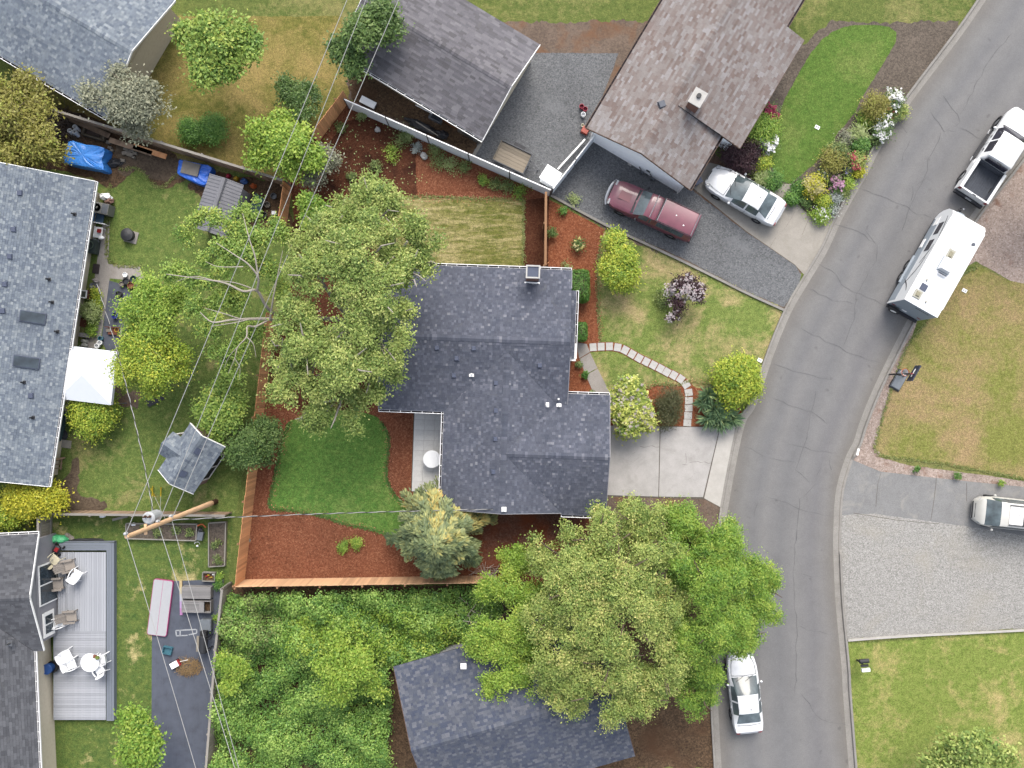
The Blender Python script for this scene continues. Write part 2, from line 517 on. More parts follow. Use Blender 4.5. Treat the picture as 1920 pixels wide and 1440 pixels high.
# ------------------------------------------------------------------ ground
struct('ground', [(-260, -260), (260, -260), (260, 260), (-260, 260)], 0.0, M['meadow'])
Z = .004
LAY = [0]
def gs(name, pts, layer, mat, smooth=False, close=5, rough=0.0):
    if mat.startswith('lawn') or mat.startswith('soil'): rough = rough or (.16 if mat.startswith('soil') else .045)
    elif mat.startswith(('mulch', 'bark_pale', 'gravel')): rough = rough or .03
    P2 = PL(pts)
    if smooth: P2 = smooth_loop(P2, close)
    if rough: P2 = rough_loop(P2, rough, len(pts) * 13 + layer)
    LAY[0] += 1
    return struct(name, P2, Z * layer + LAY[0] * .00004, M[mat])

gs('lawn', [(-60, 280), (60, 262), (330, 300), (540, 345), (548, 560), (470, 800), (440, 968), (40, 968), (-60, 960)], 1, 'lawn_left')
gs('lawn', [(30, 30), (640, 30), (660, 180), (600, 260), (545, 345), (330, 292), (60, 205), (20, 180)], 1, 'lawn_topleft')
gs('lawn', [(-40, 972), (436, 972), (428, 1110), (408, 1440), (-40, 1440)], 1, 'lawn_deck')
gs('soil', [(-60, 236), (105, 205), (300, 272), (350, 330), (300, 352), (262, 318), (222, 345), (200, 352), (150, 330), (60, 318), (-60, 320)], 2, 'soil_dark', True)
gs('soil', [(226, 268), (330, 300), (345, 318), (318, 338), (286, 330), (262, 318), (240, 330), (222, 320)], 3, 'soil', True)
gs('soil', [(380, 318), (545, 345), (546, 440), (470, 452), (420, 400), (352, 350)], 2, 'soil_dark')
gs('soil', [(118, 905), (142, 860), (150, 900), (150, 930), (200, 945), (170, 962), (102, 960)], 2, 'soil', True)
# back yard of the main house: bark mulch with lawns set into it
gs('mulch_bed', [(655, 188), (1030, 366), (1030, 515), (740, 515), (740, 760), (840, 780), (840, 950), (930, 960), (930, 1088), (452, 1092), (466, 880), (560, 500), (545, 345), (600, 262)], 2, 'mulch')
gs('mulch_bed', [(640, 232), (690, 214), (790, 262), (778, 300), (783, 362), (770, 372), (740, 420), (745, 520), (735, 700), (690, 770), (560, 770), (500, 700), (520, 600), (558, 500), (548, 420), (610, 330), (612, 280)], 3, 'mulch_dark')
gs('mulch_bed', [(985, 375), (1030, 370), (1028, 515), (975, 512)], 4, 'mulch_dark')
gs('lawn', [(700, 368), (983, 375), (981, 512), (700, 505)], 5, 'lawn_striped')
gs('lawn', [(545, 790), (620, 770), (690, 776), (716, 792), (729, 820), (728, 850), (724, 880), (728, 905), (742, 930), (764, 950), (780, 985), (740, 1006), (690, 992), (640, 980), (600, 967), (545, 957), (507, 952), (510, 920), (518, 880), (528, 830)], 5, 'lawn_lush', True)
gs('soil', [(905, 955), (1145, 968), (1145, 1100), (930, 1110), (905, 1080)], 3, 'soil_rust')
gs('soil', [(1138, 928), (1322, 932), (1354, 952), (1345, 1050), (1330, 1120), (1138, 1100)], 4, 'soil_side')
gs('soil', [(425, 1098), (900, 1098), (960, 1090), (1340, 1090), (1346, 1440), (408, 1440)], 1, 'soil_dark')
# front yard
gs('lawn', [(1120, 430), (1205, 447), (1275, 482), (1340, 514), (1405, 545), (1476, 578), (1440, 657), (1408, 750), (1383, 790), (1143, 802), (1140, 735), (1080, 640)], 1, 'lawn_front')
gs('mulch_bed', [(1026, 372), (1135, 430), (1128, 450), (1120, 500), (1121, 580), (1126, 640), (1105, 662), (1088, 674), (1100, 706), (1120, 750), (1060, 762), (1000, 760), (1000, 500), (1026, 500)], 3, 'mulch_front')
gs('mulch_bed', [(1200, 730), (1235, 720), (1275, 722), (1290, 715), (1310, 728), (1345, 722), (1385, 760), (1384, 792), (1300, 800), (1146, 803), (1146, 770)], 3, 'mulch_front', True)
# the neighbour's crushed rock yard, concrete strip and walk
gs('yard', [(650, 40), (1250, 40), (1300, 240), (1560, 500), (1502, 512), (1472, 582), (1340, 522), (1136, 430), (1030, 366), (655, 188)], 1, 'soil_side')
gs('driveway', [(905, 100), (1160, 100), (1110, 235), (1280, 345), (1292, 352), (1400, 436), (1492, 498), (1503, 515), (1498, 535), (1470, 576), (1400, 546), (1275, 482), (1135, 420), (1030, 362), (888, 294)], 2, 'gravel_dark')
gs('driveway', [(1290, 345), (1330, 305), (1352, 310), (1440, 375), (1462, 345), (1488, 345), (1490, 378), (1518, 405), (1580, 402), (1545, 470), (1512, 520), (1490, 496), (1400, 434)], 3, 'concrete_side')
gs('planting_bed', [(1400, 180), (1560, 40), (1800, 40), (1718, 180), (1640, 272), (1600, 350), (1568, 408), (1518, 408), (1484, 378), (1440, 372), (1350, 300)], 2, 'soil_bed')
gs('lawn', [(1478, 172), (1560, 60), (1680, 60), (1618, 180), (1600, 215), (1570, 250), (1560, 275), (1535, 300), (1500, 330), (1480, 345), (1460, 330), (1445, 310), (1440, 295), (1446, 268), (1458, 232)], 4, 'lawn_green', True)
gs('soil', [(660, 186), (640, 60), (760, 60), (772, 182), (905, 262), (885, 292)], 2, 'soil_dark')
# right of the road
gs('verge', [(2000, 220), (2000, 545), (1900, 530), (1830, 490), (1780, 520), (1720, 600), (1690, 700), (1660, 790), (1648, 856), (1700, 872), (2000, 912), (2000, 935), (1790, 900), (1650, 884), (1596, 862), (1625, 792), (1655, 720), (1717, 597), (1835, 405), (1920, 297)], 2, 'bark_pale')
gs('lawn', [(1835, 500), (1890, 525), (2400, 640), (2400, 980), (1960, 905), (1760, 868), (1660, 856), (1640, 842), (1644, 820), (1668, 740), (1700, 650), (1740, 600), (1790, 525)], 3, 'lawn_dry')
gs('driveway', [(1598, 862), (1650, 884), (1790, 900), (2400, 960), (2400, 1080), (1820, 990), (1640, 965), (1577, 968), (1582, 918)], 3, 'asphalt_old')
gs('driveway', [(1577, 966), (1640, 963), (1820, 988), (2400, 1078), (2400, 1150), (1920, 1178), (1589, 1199), (1580, 1127), (1576, 1040)], 4, 'gravel_ruts')
gs('lawn', [(1588, 1203), (1920, 1182), (2400, 1153), (2400, 1500), (1604, 1500), (1592, 1260)], 3, 'lawn_right')

# road, gutter, kerbs
LK = [(1840, -1500), (1960, -400), (1905, -140), (1828, 8), (1701, 180), (1640, 272), (1615, 320), (1570, 400), (1540, 465), (1507, 520), (1472, 580), (1440, 657), (1407, 752), (1382, 800), (1352, 952), (1346, 1000), (1338, 1120), (1336, 1260), (1340, 1440), (1420, 2600)]
RK = [(2500, -1500), (2260, -400), (2190, -120), (2080, 80), (1920, 297), (1835, 405), (1776, 500), (1717, 597), (1655, 720), (1625, 792), (1612, 832), (1597, 862), (1580, 920), (1575, 990), (1575, 1040), (1579, 1127), (1587, 1215), (1591, 1260), (1604, 1440), (1700, 2600)]
Ls, Rs = smooth_line(PL(LK), 6), smooth_line(PL(RK), 6)
def offset(line, d):
    out = []
    for i, p in enumerate(line):
        t = (line[min(i + 1, len(line) - 1)] - line[max(i - 1, 0)]).normalized()
        out.append(p + Vector((t.y, -t.x)) * d)
    return out
def strip(a, b, z):
    m = MB(); n = len(a)
    return m.add([(p.x, p.y, z) for p in a] + [(p.x, p.y, z) for p in b], [(i, i + 1, n + i + 1, n + i) for i in range(n - 1)])
road = strip(offset(Ls, -.05), offset(Rs, .05), Z * 6).build('road', M['asphalt'])
road['kind'] = 'structure'; MW[road] = Matrix()
_n = len(Ls); road.data.attributes.new('across', 'FLOAT', 'POINT').data.foreach_set('value', np.repeat([0.0, 1.0], _n).astype(np.float32))
def kerb(line, side, lowered, name):
    """gutter pan plus raised kerb; the kerb drops to a lip where a driveway crosses"""
    a0, a1 = offset(line, -.40 * side), offset(line, -.09 * side)
    b = offset(line, .07 * side)
    g = strip(a0, a1, Z * 7).build('gutter', M['kerb']); g['kind'] = 'structure'
    m = MB(); n = len(line)
    vs = []
    for i in range(n):
        low = any(l0 < line[i].y < l1 for l0, l1 in lowered)
        h = .045 if low else .14
        for p, z in ((a1[i], .0), (a1[i] * .75 + b[i] * .25, h), (b[i], h), (b[i], 0)):
            vs.append((p.x, p.y, z))
    fs = []
    for i in range(n - 1):
        for k in range(3):
            fs.append((i * 4 + k, (i + 1) * 4 + k, (i + 1) * 4 + k + 1, i * 4 + k + 1))
    m.add(vs, fs)
    k = m.build(name, M['kerb']); k['kind'] = 'structure'; MW[k] = Matrix()
    return k
yy = lambda py: (720 - py) / PPM
kerb(Ls, 1, [(yy(560), yy(410)), (yy(955), yy(790))], 'kerb')
kerb(Rs, -1, [(yy(1040), yy(860))], 'kerb')

# cracks that wander across the asphalt
def jag(pts, seed, step=.35, amp=.07):
    q = random.Random(seed); P2 = PL(pts); out = []
    for a, b in zip(P2[:-1], P2[1:]):
        d = b - a; n = max(1, int(d.length / step)); nn = Vector((-d.y, d.x)).normalized()
        for i in range(n):
            out.append(a + d * (i / n) + nn * q.uniform(-amp, amp))
    out.append(P2[-1]); return out
CR = [[(1766, 180), (1795, 215), (1800, 230), (1770, 248), (1760, 230), (1745, 210)], [(1800, 240), (1840, 262)], [(1800, 242), (1765, 250), (1740, 300), (1738, 320), (1720, 360), (1700, 400), (1690, 430), (1665, 445), (1643, 460)],
      [(1610, 352), (1650, 368), (1690, 382), (1720, 402), (1745, 408)], [(1620, 425), (1643, 460)], [(1560, 420), (1610, 436), (1640, 455)], [(1643, 460), (1642, 490), (1618, 530), (1605, 552), (1600, 600), (1580, 650)],
      [(1534, 493), (1570, 515), (1578, 535), (1600, 546), (1640, 562), (1665, 575)], [(1512, 540), (1560, 562), (1600, 570)], [(1500, 615), (1560, 645), (1600, 665), (1650, 680)], [(1450, 682), (1500, 700), (1560, 712)],
      [(1446, 745), (1478, 760), (1522, 772), (1550, 795)], [(1530, 730), (1522, 772), (1515, 810), (1500, 855), (1492, 880), (1510, 895), (1518, 905)], [(1440, 858), (1465, 865), (1492, 867)], [(1475, 832), (1520, 843), (1560, 850), (1575, 849)], [(1555, 855), (1558, 880), (1545, 888), (1533, 892), (1540, 875)],
      [(1440, 932), (1475, 942), (1498, 955), (1530, 962), (1568, 968)], [(1530, 905), (1500, 935), (1496, 960), (1494, 990)], [(1396, 836), (1440, 858)], [(1500, 1076), (1522, 1082), (1552, 1078)], [(1690, 240), (1700, 250), (1720, 240)], [(1412, 968), (1420, 945), (1440, 935)],
      [(1460, 1180), (1500, 1176), (1560, 1190)], [(1492, 990), (1488, 1080), (1494, 1180), (1490, 1300)], [(1705, 262), (1690, 300), (1668, 310)], [(1740, 330), (1712, 350), (1708, 375), (1690, 390)],
      [(1800, 215), (1850, 120), (1900, 60)], [(1500, 1300), (1540, 1350), (1590, 1360)], [(1360, 1340), (1420, 1360), (1500, 1340)]]
m = MB()
for i, c in enumerate(CR):
    P2 = jag(c, i); q = random.Random(i); wd = [q.uniform(.006, .022) for _ in P2]; wd[0] = wd[-1] = .004
    a = [p + Vector((w, w * .3)) for p, w in zip(P2, wd)]; b = [p - Vector((w, w * .3)) for p, w in zip(P2, wd)]
    n = len(P2); m.add([(p.x, p.y, Z * 8) for p in a] + [(p.x, p.y, Z * 8) for p in b], [(k, k + 1, n + k + 1, n + k) for k in range(n - 1)])
o = m.build('crack', M['crack'], road); o['kind'] = 'stuff'

gs('driveway_base', [(1143, 798), (1348, 800), (1358, 790), (1384, 787), (1356, 952), (1320, 936), (1137, 931)], 5, 'joint')
# concrete slabs: separate slabs with open joints
def slabs(name, polys, h, mat, label=None):
    o = bpy.data.objects.new(name, None); COL.objects.link(o); MW[o] = Matrix(); o['kind'] = 'structure'
    for p, mm in polys:
        MB().prism(PL(p), 0, h).build('slab', M[mm], o)
    return o
slabs('driveway', [([(1143, 798), (1237, 800), (1234, 931), (1137, 928)], 'concrete'),
                   ([(1238.5, 800), (1346, 801), (1346.5, 812), (1318, 932), (1235.5, 931)], 'concrete'),
                   ([(1348, 812), (1358, 792), (1381, 789), (1372, 835), (1355, 930), (1351, 951), (1320, 934)], 'concrete_new')], .035, 'concrete')
slabs('walkway', [([(1081, 642), (1100, 645), (1106, 660), (1086, 672)], 'concrete_tan'), ([(1086.5, 673), (1106.5, 661.5), (1120, 690), (1098, 702)], 'concrete_tan'),
                  ([(1098.5, 703.5), (1120.6, 691.5), (1144, 738), (1140, 752), (1116, 745)], 'concrete_tan')], .035, 'concrete_tan')
# cracks and joints in the drives
m = MB()
for i, c in enumerate([[(1176, 860), (1200, 838), (1222, 836), (1236, 838)], [(1286, 850), (1287, 868), (1280, 876)], [(1280, 872), (1300, 866), (1335, 868)], [(1160, 835), (1180, 812)], [(1290, 900), (1310, 880)]]):
    P2 = jag(c, i + 50, .2, .05); n = len(P2); w = .007
    m.add([(p.x + w, p.y + w, .0375) for p in P2] + [(p.x - w, p.y - w, .0375) for p in P2], [(k, k + 1, n + k + 1, n + k) for k in range(n - 1)])
o = m.build('drive_crack', M['joint']); o['kind'] = 'structure'
m = MB()
for i, c in enumerate([[(1335, 370), (1325, 382)], [(1455, 445), (1442, 466)], [(1490, 398), (1474, 425), (1458, 444)], [(1516, 410), (1504, 440)], [(1470, 360), (1488, 378)], [(1600, 962), (1680, 975), (1760, 982)], [(1642, 950), (1646, 905), (1652, 885)], [(1756, 890), (1752, 930), (1745, 975)], [(1812, 905), (1812, 940)]]):
    P2 = jag(c, i + 90, .5, .015); n = len(P2); w = .012
    m.add([(p.x + w, p.y + w, Z * 5.2) for p in P2] + [(p.x - w, p.y - w, Z * 5.2) for p in P2], [(k, k + 1, n + k + 1, n + k) for k in range(n - 1)])
o = m.build('drive_joint', M['joint']); o['kind'] = 'structure'

# edging boards / low kerbs between gardens
def edging(name, pts, w, h, mat, sm=True):
    L = smooth_line(PL(pts), 4) if sm else PL(pts)
    m = MB()
    for a, b in zip(L[:-1], L[1:]): m.bar((a.x, a.y, h / 2), (b.x, b.y, h / 2), w, h)
    o = m.build(name, mat); o['kind'] = 'structure'; return o
edging('path_edge', [(1030, 365), (1135, 422), (1205, 455), (1275, 488), (1340, 520), (1400, 550), (1470, 582)], .14, .12, M['kerb'])
edging('path_edge', [(1589, 1200), (1700, 1192), (1920, 1181), (2100, 1170)], .12, .12, M['concrete_new'])

# stepping stones: one bed of mulch, every stone a piece of its own
SS = [((1112, 651), 5), ((1127, 650), 2), ((1142.5, 649.5), 0), ((1158, 651.5), -8), ((1172, 656.5), -28), ((1185, 664), -30), ((1198, 671.5), -29), ((1211.5, 678), -28), ((1225, 684.5), -27), ((1238, 691), -29), ((1250, 697.5), -30), ((1263, 703.5), -29), ((1276, 710.5), -36), ((1286, 721), -58), ((1291, 736), -80), ((1291.5, 751), -88), ((1291, 765), -90), ((1290, 779), -93), ((1288.5, 792.5), -94)]
path = bpy.data.objects.new('stepping_path', None); COL.objects.link(path); MW[path] = Matrix(); path['kind'] = 'structure'
LL = [W(*p).to_2d() for p, a in SS]
LL = [LL[0] + (LL[0] - LL[1]) * .6] + LL
strip(offset(LL, .27), offset(LL, -.27), Z * 4).build('mulch_strip', M['mulch_front'], path)
me = MB().box((0, 0, .025), (.40, .45, .05)).mesh('paving_stone', M['stone_pale'])
for p, a in SS:
    put('paving_stone', me, path, W(*p), R(a + rnd.uniform(-2, 2)))

# patio of square tiles
patio = bpy.data.objects.new('patio', None); COL.objects.link(patio); MW[patio] = Matrix(); patio['kind'] = 'structure'
MB().prism(PL([(771, 921), (776, 768), (848, 770), (846, 925)]), 0, .04).build('slab', M['joint'], patio)
p00 = W(772, 921); ang = R(-2.0); ux = Vector((math.cos(ang), math.sin(ang), 0)); uy = Vector((-math.sin(ang), math.cos(ang), 0))
me = MB().box((0, 0, .025), (.592, .592, .05)).mesh('tile', M['tile'])
for i in range(4):
    for j in range(8):
        put('tile', me, patio, p00 + ux * (.31 + i * .6) + uy * (.31 + j * .6) + Vector((0, 0, .028 + rnd.uniform(0, .003))), ang)

# weed fabric laid out behind the deck, and the strip by the grey house
fab = gs('weed_fabric', [(287, 1092), (305, 1090), (420, 1086), (408, 1260), (404, 1440), (284, 1440), (285, 1200)], 3, 'fabric')
m = MB()
for i in range(12):
    x0, x1 = 296 + i * 10.4, 294 + i * 9.8
    a, b = W(x0, 1093), W(x1, 1440)
    m.bar((a.x, a.y, Z * 3 + .004), (b.x, b.y, Z * 3 + .004), .012, .006)
m.build('fabric_stripe', M['fabric_line'], fab)['kind'] = 'stuff'
m = MB()
for a, b in [((330, 1182), (368, 1180)), ((331, 1192), (352, 1191)), ((330, 1182), (331, 1192)), ((338, 1181), (338, 1192)), ((354, 1190), (369, 1187)), ((369, 1180), (369, 1187))]:
    a, b = W(*a), W(*b); m.bar((a.x, a.y, .022), (b.x, b.y, .022), .07, .004)
m.build('chalk_mark', M['chalk'], fab)['kind'] = 'stuff'
gs('weed_fabric', [(205, 526), (235, 535), (250, 560), (240, 640), (205, 665), (190, 640)], 3, 'fabric')
gs('path', [(192, 420), (206, 415), (203, 495), (262, 500), (274, 530), (255, 540), (228, 524), (206, 522), (198, 580), (188, 640), (184, 660), (205, 668), (215, 690), (158, 660), (172, 560)], 2, 'concrete_tan')
gs('soil', [(215, 655), (225, 740), (262, 735), (258, 765), (205, 760)], 3, 'soil_side')

# ------------------------------------------------------------------ buildings
def DK(*c): return [(i / max(1, len(c) - 1), x) for i, x in enumerate(c)]
M['sh_navy'] = shingle('charcoal_shingle', [(0, A(90, 96, 111, 1.2)), (.2, A(98, 103, 117, 1.2)), (.5, A(103, 107, 121, 1.2)), (.75, A(108, 112, 125, 1.2)), (.9, A(117, 121, 136, 1.2)), (.97, A(128, 131, 144, 1.2)), (1, A(150, 152, 161, 1.2))])
M['sh_grey'] = shingle('grey_shingle', DK(A(124, 135, 151), A(137, 148, 163), A(146, 157, 170), A(152, 163, 175), A(161, 171, 181), A(186, 195, 202)))
M['sh_brown'] = shingle('brown_shingle', DK(A(138, 122, 117, 1.14), A(150, 138, 134, 1.14), A(156, 147, 144, 1.14), A(162, 155, 153, 1.14), A(174, 170, 171, 1.14)))
M['sh_slate'] = shingle('slate_shingle', DK(A(112, 110, 114, 1.15), A(124, 122, 128, 1.15), A(134, 132, 138, 1.15), A(146, 144, 149, 1.15)))
M['sh_dark'] = shingle('dark_shingle', DK(A(84, 92, 112, 1.15), A(94, 101, 117, 1.15), A(104, 109, 121, 1.15), A(126, 129, 139, 1.15)))
M['sh_deck'] = shingle('plain_grey_shingle', DK(A(92, 94, 100, 1.1), A(102, 104, 110, 1.1), A(110, 112, 118, 1.1), A(120, 122, 128, 1.1)))
M['roofbase'] = plain('roof_felt', A(60, 62, 70), .95)
M['white'] = plain('white_paint', (.6, .6, .59), .5, .06)
M['white_wall'] = plain('white_siding', (.84, .86, .88), .6, .05)
M['tan_wall'] = plain('tan_siding', A(190, 180, 160, 2.2), .7, .1)
M['grey_wall'] = plain('grey_siding', A(150, 150, 156, 1.6), .7, .08)
M['fascia'] = plain('fascia_wood', A(112, 84, 66), .7, .2)
M['gutter'] = plain('gutter_white', (.6, .6, .6), .4, .08)
M['gutter_dark'] = plain('gutter_inside', A(52, 44, 54), .8, .3)
M['vent'] = plain('roof_vent', A(92, 102, 128), .6, .15)
M['vent_grey'] = plain('roof_vent_grey', A(104, 110, 124), .6, .15)
M['metal'] = plain('bare_metal', A(150, 152, 156), .35, .15, metal=.6)
M['dark'] = plain('dark_plastic', A(52, 54, 60), .6, .25)
M['black'] = plain('black_rubber', A(38, 38, 42), .8, .25)
M['glass'] = glass('window_glass')
M['brick'] = plain('chimney_brick', A(166, 120, 104), .9, .25, 14)
M['mauve_wall'] = plain('mauve_siding', A(150, 122, 118, 1.7), .7, .12)

def clip_convex(subj, rect):
    """polygon subj (may be concave) against convex ccw rect"""
    out = subj
    for i in range(len(rect)):
        a, b = rect[i], rect[(i + 1) % len(rect)]
        ex, ey = b[0] - a[0], b[1] - a[1]
        inp, out = out, []
        if not inp: return []
        for j in range(len(inp)):
            p, q = inp[j - 1], inp[j]
            dp = ex * (p[1] - a[1]) - ey * (p[0] - a[0]); dq = ex * (q[1] - a[1]) - ey * (q[0] - a[0])
            if (dp >= 0) != (dq >= 0):
                t = dp / (dp - dq); out.append((p[0] + t * (q[0] - p[0]), p[1] + t * (q[1] - p[1])))
            if dq >= 0: out.append(q)
    return out

def shingles(mb, poly3, e, w, t=.014, seed=1):
    """courses of shingle tabs laid over a planar 3d polygon, cut to its outline"""
    q = random.Random(seed)
    P = [Vector(p) for p in poly3]
    n = Vector((0, 0, 0))
    for i in range(len(P)): n += P[i].cross(P[(i + 1) % len(P)])
    n.normalize()
    if n.z < 0: n = -n; P = P[::-1]
    up = (Vector((0, 0, 1)) - n * n.z).normalized()
    al = up.cross(n)
    O = P[0]
    uv = [((p - O).dot(al), (p - O).dot(up)) for p in P]
    u0, u1 = min(x for x, y in uv), max(x for x, y in uv); v0, v1 = min(y for x, y in uv), max(y for x, y in uv)
    r = 0; v = v0
    while v < v1:
        u = u0 - q.uniform(0, w)
        while u < u1:
            ww = w * q.uniform(.6, 1.35)
            rect = [(u, v), (u + ww - .004, v), (u + ww - .004, v + e + .01), (u, v + e + .01)]
            pl = clip_convex(uv, rect)
            if len(pl) >= 3:
                tt = t * q.uniform(.7, 1.6)
                top = [O + al * a + up * b + n * (.004 + tt * max(0, 1 - (b - v) / e)) for a, b in pl]
                k = len(top); vs = list(top); fs = [tuple(range(k))]
                for i in range(k):
                    j = (i + 1) % k
                    if abs(pl[i][1] - v) < 1e-5 and abs(pl[j][1] - v) < 1e-5:
                        z0 = len(vs)
                        vs += [top[i] - n * (tt + .003), top[j] - n * (tt + .003)]
                        fs.append((i, z0, z0 + 1, j))
                mb.add(vs, fs)
            u += ww
        v += e; r += 1
    return mb

def ridge_caps(mb, a, b, w=.16, e=.14, lift=.02, pitch=.32):
    a, b = Vector(a), Vector(b); d = (b - a); L = d.length; d.normalize()
    s = d.cross(Vector((0, 0, 1))).normalized()
    k = int(L / e)
    for i in range(k):
        p = a + d * (i * e) + Vector((0, 0, lift)); r = p + d * (e + .02)
        o = Vector((0, 0, .012))
        sl = Vector((0, 0, w * pitch * .92))
        mb.add([p - s * w - sl + o, p + o, p + s * w - sl + o, r - s * w - sl, r, r + s * w - sl], [(0, 1, 4, 3), (1, 2, 5, 4), (0, 1, 2)])

class Frame:
    def __init__(s, ang, org=(0, 0)):
        s.c, s.s, s.o = math.cos(R(ang)), math.sin(R(ang)), Vector(org)
    def w(s, x, y, z=0.0):
        return Vector((s.o.x + x * s.c - y * s.s, s.o.y + x * s.s + y * s.c, z))
    def inv(s, p):
        d = Vector((p[0] - s.o.x, p[1] - s.o.y)); return (d.x * s.c + d.y * s.s, -d.x * s.s + d.y * s.c)

def roof_part(parent, planes, mat, e=.145, w=.30, t=.014, ridges=(), base=.1, seed=3, pitch=.32):
    """roof deck, with its shingles and ridge caps as one covering on it"""
    rb = MB(); sh = MB()
    for i, p in enumerate(planes):
        P = [Vector(x) for x in p]
        nz = sum((P[k].x * P[(k + 1) % len(P)].y - P[(k + 1) % len(P)].x * P[k].y) for k in range(len(P)))
        if nz < 0: P = P[::-1]
        rb.slab(P, base)
        shingles(sh, P, e, w, t, seed + i)
    for a, b in ridges: ridge_caps(sh, a, b, pitch=pitch, lift=.02 if pitch < .5 else .035)
    r = rb.build('roof', M['roofbase'], parent, True)
    s = sh.build('shingles', mat, r, True); s['kind'] = 'stuff'
    return r

def gutter(parent, a, b, out, mat=None, hang=.55):
    """eaves gutter: white channel with a dark inside and hangers"""
    a, b, out = Vector(a), Vector(b), Vector(out).normalized()
    g = MB(); d = (b - a)
    c0, c1 = a + out * .07, b + out * .07
    for o, z0, z1, th in ((-.055, -.10, .0, .014), (.055, -.10, .005, .03)):
        p, r = c0 + out * o, c1 + out * o
        g.bar(p + Vector((0, 0, (z0 + z1) / 2 - .03)), r + Vector((0, 0, (z0 + z1) / 2 - .03)), th, z1 - z0)
    g.bar(c0 + Vector((0, 0, -.135)), c1 + Vector((0, 0, -.135)), .11, .012)
    k = int(d.length / hang)
    for i in range(k + 1):
        p = a + d * (i / max(1, k))
        g.bar(p + Vector((0, 0, -.025)) - out * .03, p + out * .13 + Vector((0, 0, -.025)), .028, .012)
    for p in (c0, c1): g.bar(p - out * .06 + Vector((0, 0, -.08)), p + out * .06 + Vector((0, 0, -.08)), .012, .1)
    o = g.build('gutter', mat or M['gutter'], parent, True)
    MB().bar(c0 + Vector((0, 0, -.126)), c1 + Vector((0, 0, -.126)), .095, .006).build('gutter_bed', M['gutter_dark'], o, True)
    return o

def box_vent(parent, p, ang, s=.28, mat=None):
    MB().add(*_hip(s, s, .07, .8)).build('roof_vent', mat or M['vent'], parent).location = MW[parent].inverted() @ Vector(p)
def _hip(w, d, h, k):
    x, y = w / 2, d / 2
    return ([(-x, -y, 0), (x, -y, 0), (x, y, 0), (-x, y, 0), (-x * k, -y * k, h), (x * k, -y * k, h), (x * k, y * k, h), (-x * k, y * k, h)],
            [(0, 1, 5, 4), (1, 2, 6, 5), (2, 3, 7, 6), (3, 0, 4, 7), (4, 5, 6, 7)])
def pipe_vent(parent, p, r=.06, h=.3, mat=None, flash=.16):
    o = MB().box((0, 0, .012), (flash * 2, flash * 2, .02)).lathe([(r * 1.5, 0), (r, .1), (r, h), (r * .7, h), (r * .7, h - .05), (0, h - .05)], n=10).build('vent_pipe', mat or M['white'], parent)
    o.location = MW[parent].inverted() @ Vector(p)
    return o

# --- the main house
F = Frame(-2.0)
house = thing('main_house', 'L shaped house with dark charcoal shingle roof and white gutters beside the white patio table', 'house', (0, 0, 0))
E, SL, SC2 = 2.6, .32, .3243
zA_s = lambda x, y: E + SL * (y + 1.66)
zA_n = lambda x, y: E + SL * (6.43 - y)
zB_w = lambda x, y: E + SL * (x + 3.73)
zB_e = lambda x, y: E + SL * (3.09 - x)
zC_n = lambda x, y: E + SC2 * (-.43 - y)
zC_s = lambda x, y: E + SC2 * (y + 7.16)
def P3(pts, z): return [F.w(x, y, z(x, y)) for x, y in pts]
T = (2.471, -1.041)
planes = [P3([(-7.35, 2.385), (-7.35, -1.66), (-3.73, -1.66), (-.32, 1.75), T, (3.09, -1.041), (3.09, 2.385)], zA_s),
          P3([(-7.35, 2.385), (3.09, 2.385), (3.09, 6.43), (-7.35, 6.43)], zA_n),
          P3([(-3.73, -1.66), (-3.73, -7.06), (-.32, -7.06), (-.32, 1.75)], zB_w),
          P3([(-.32, 1.75), (-.32, -3.795), T], zB_e),
          P3([(-.32, -3.795), (-.32, -7.06), (2.99, -7.06)], zB_e),
          P3([T, (-.32, -3.795), (5.44, -3.795), (5.44, -.43), (3.09, -.43), (3.09, -1.041)], zC_n),
          P3([(-.32, -3.795), (2.99, -7.06), (2.99, -7.16), (5.44, -7.16), (5.44, -3.795)], zC_s),
          [F.w(3.1, 1.54, 2.72), F.w(3.4, 1.54, 2.62), F.w(3.4, 5.3, 2.62), F.w(3.1, 5.3, 2.72)]]
zr = E + SL * 4.045
rf = roof_part(house, planes, M['sh_navy'], .14, .155, ridges=[(F.w(-7.35, 2.385, zr), F.w(3.09, 2.385, zr)), (F.w(-.32, 1.6, E + SL * 3.41), F.w(-.32, -7.06, E + SL * 3.41)), (F.w(0, -3.795, E + SL * 3.41), F.w(5.44, -3.795, E + SL * 3.41))])
wl_ = MB()
def frame_poly(pts): return [F.w(x, y).to_2d() for x, y in pts]
for poly in ([(-6.95, -1.1), (2.65, -1.1), (2.65, 5.9), (-6.95, 5.9)], [(-3.2, -6.7), (2.6, -6.7), (2.6, -1.0), (-3.2, -1.0)], [(2.5, -6.7), (5.1, -6.7), (5.1, -.9), (2.5, -.9)], [(2.6, 1.9), (3.15, 1.9), (3.15, 5.0), (2.6, 5.0)]):
    wl_.prism(frame_poly(poly), 0, 2.5)
wall = wl_.build('wall', M['grey_wall'], house, True)
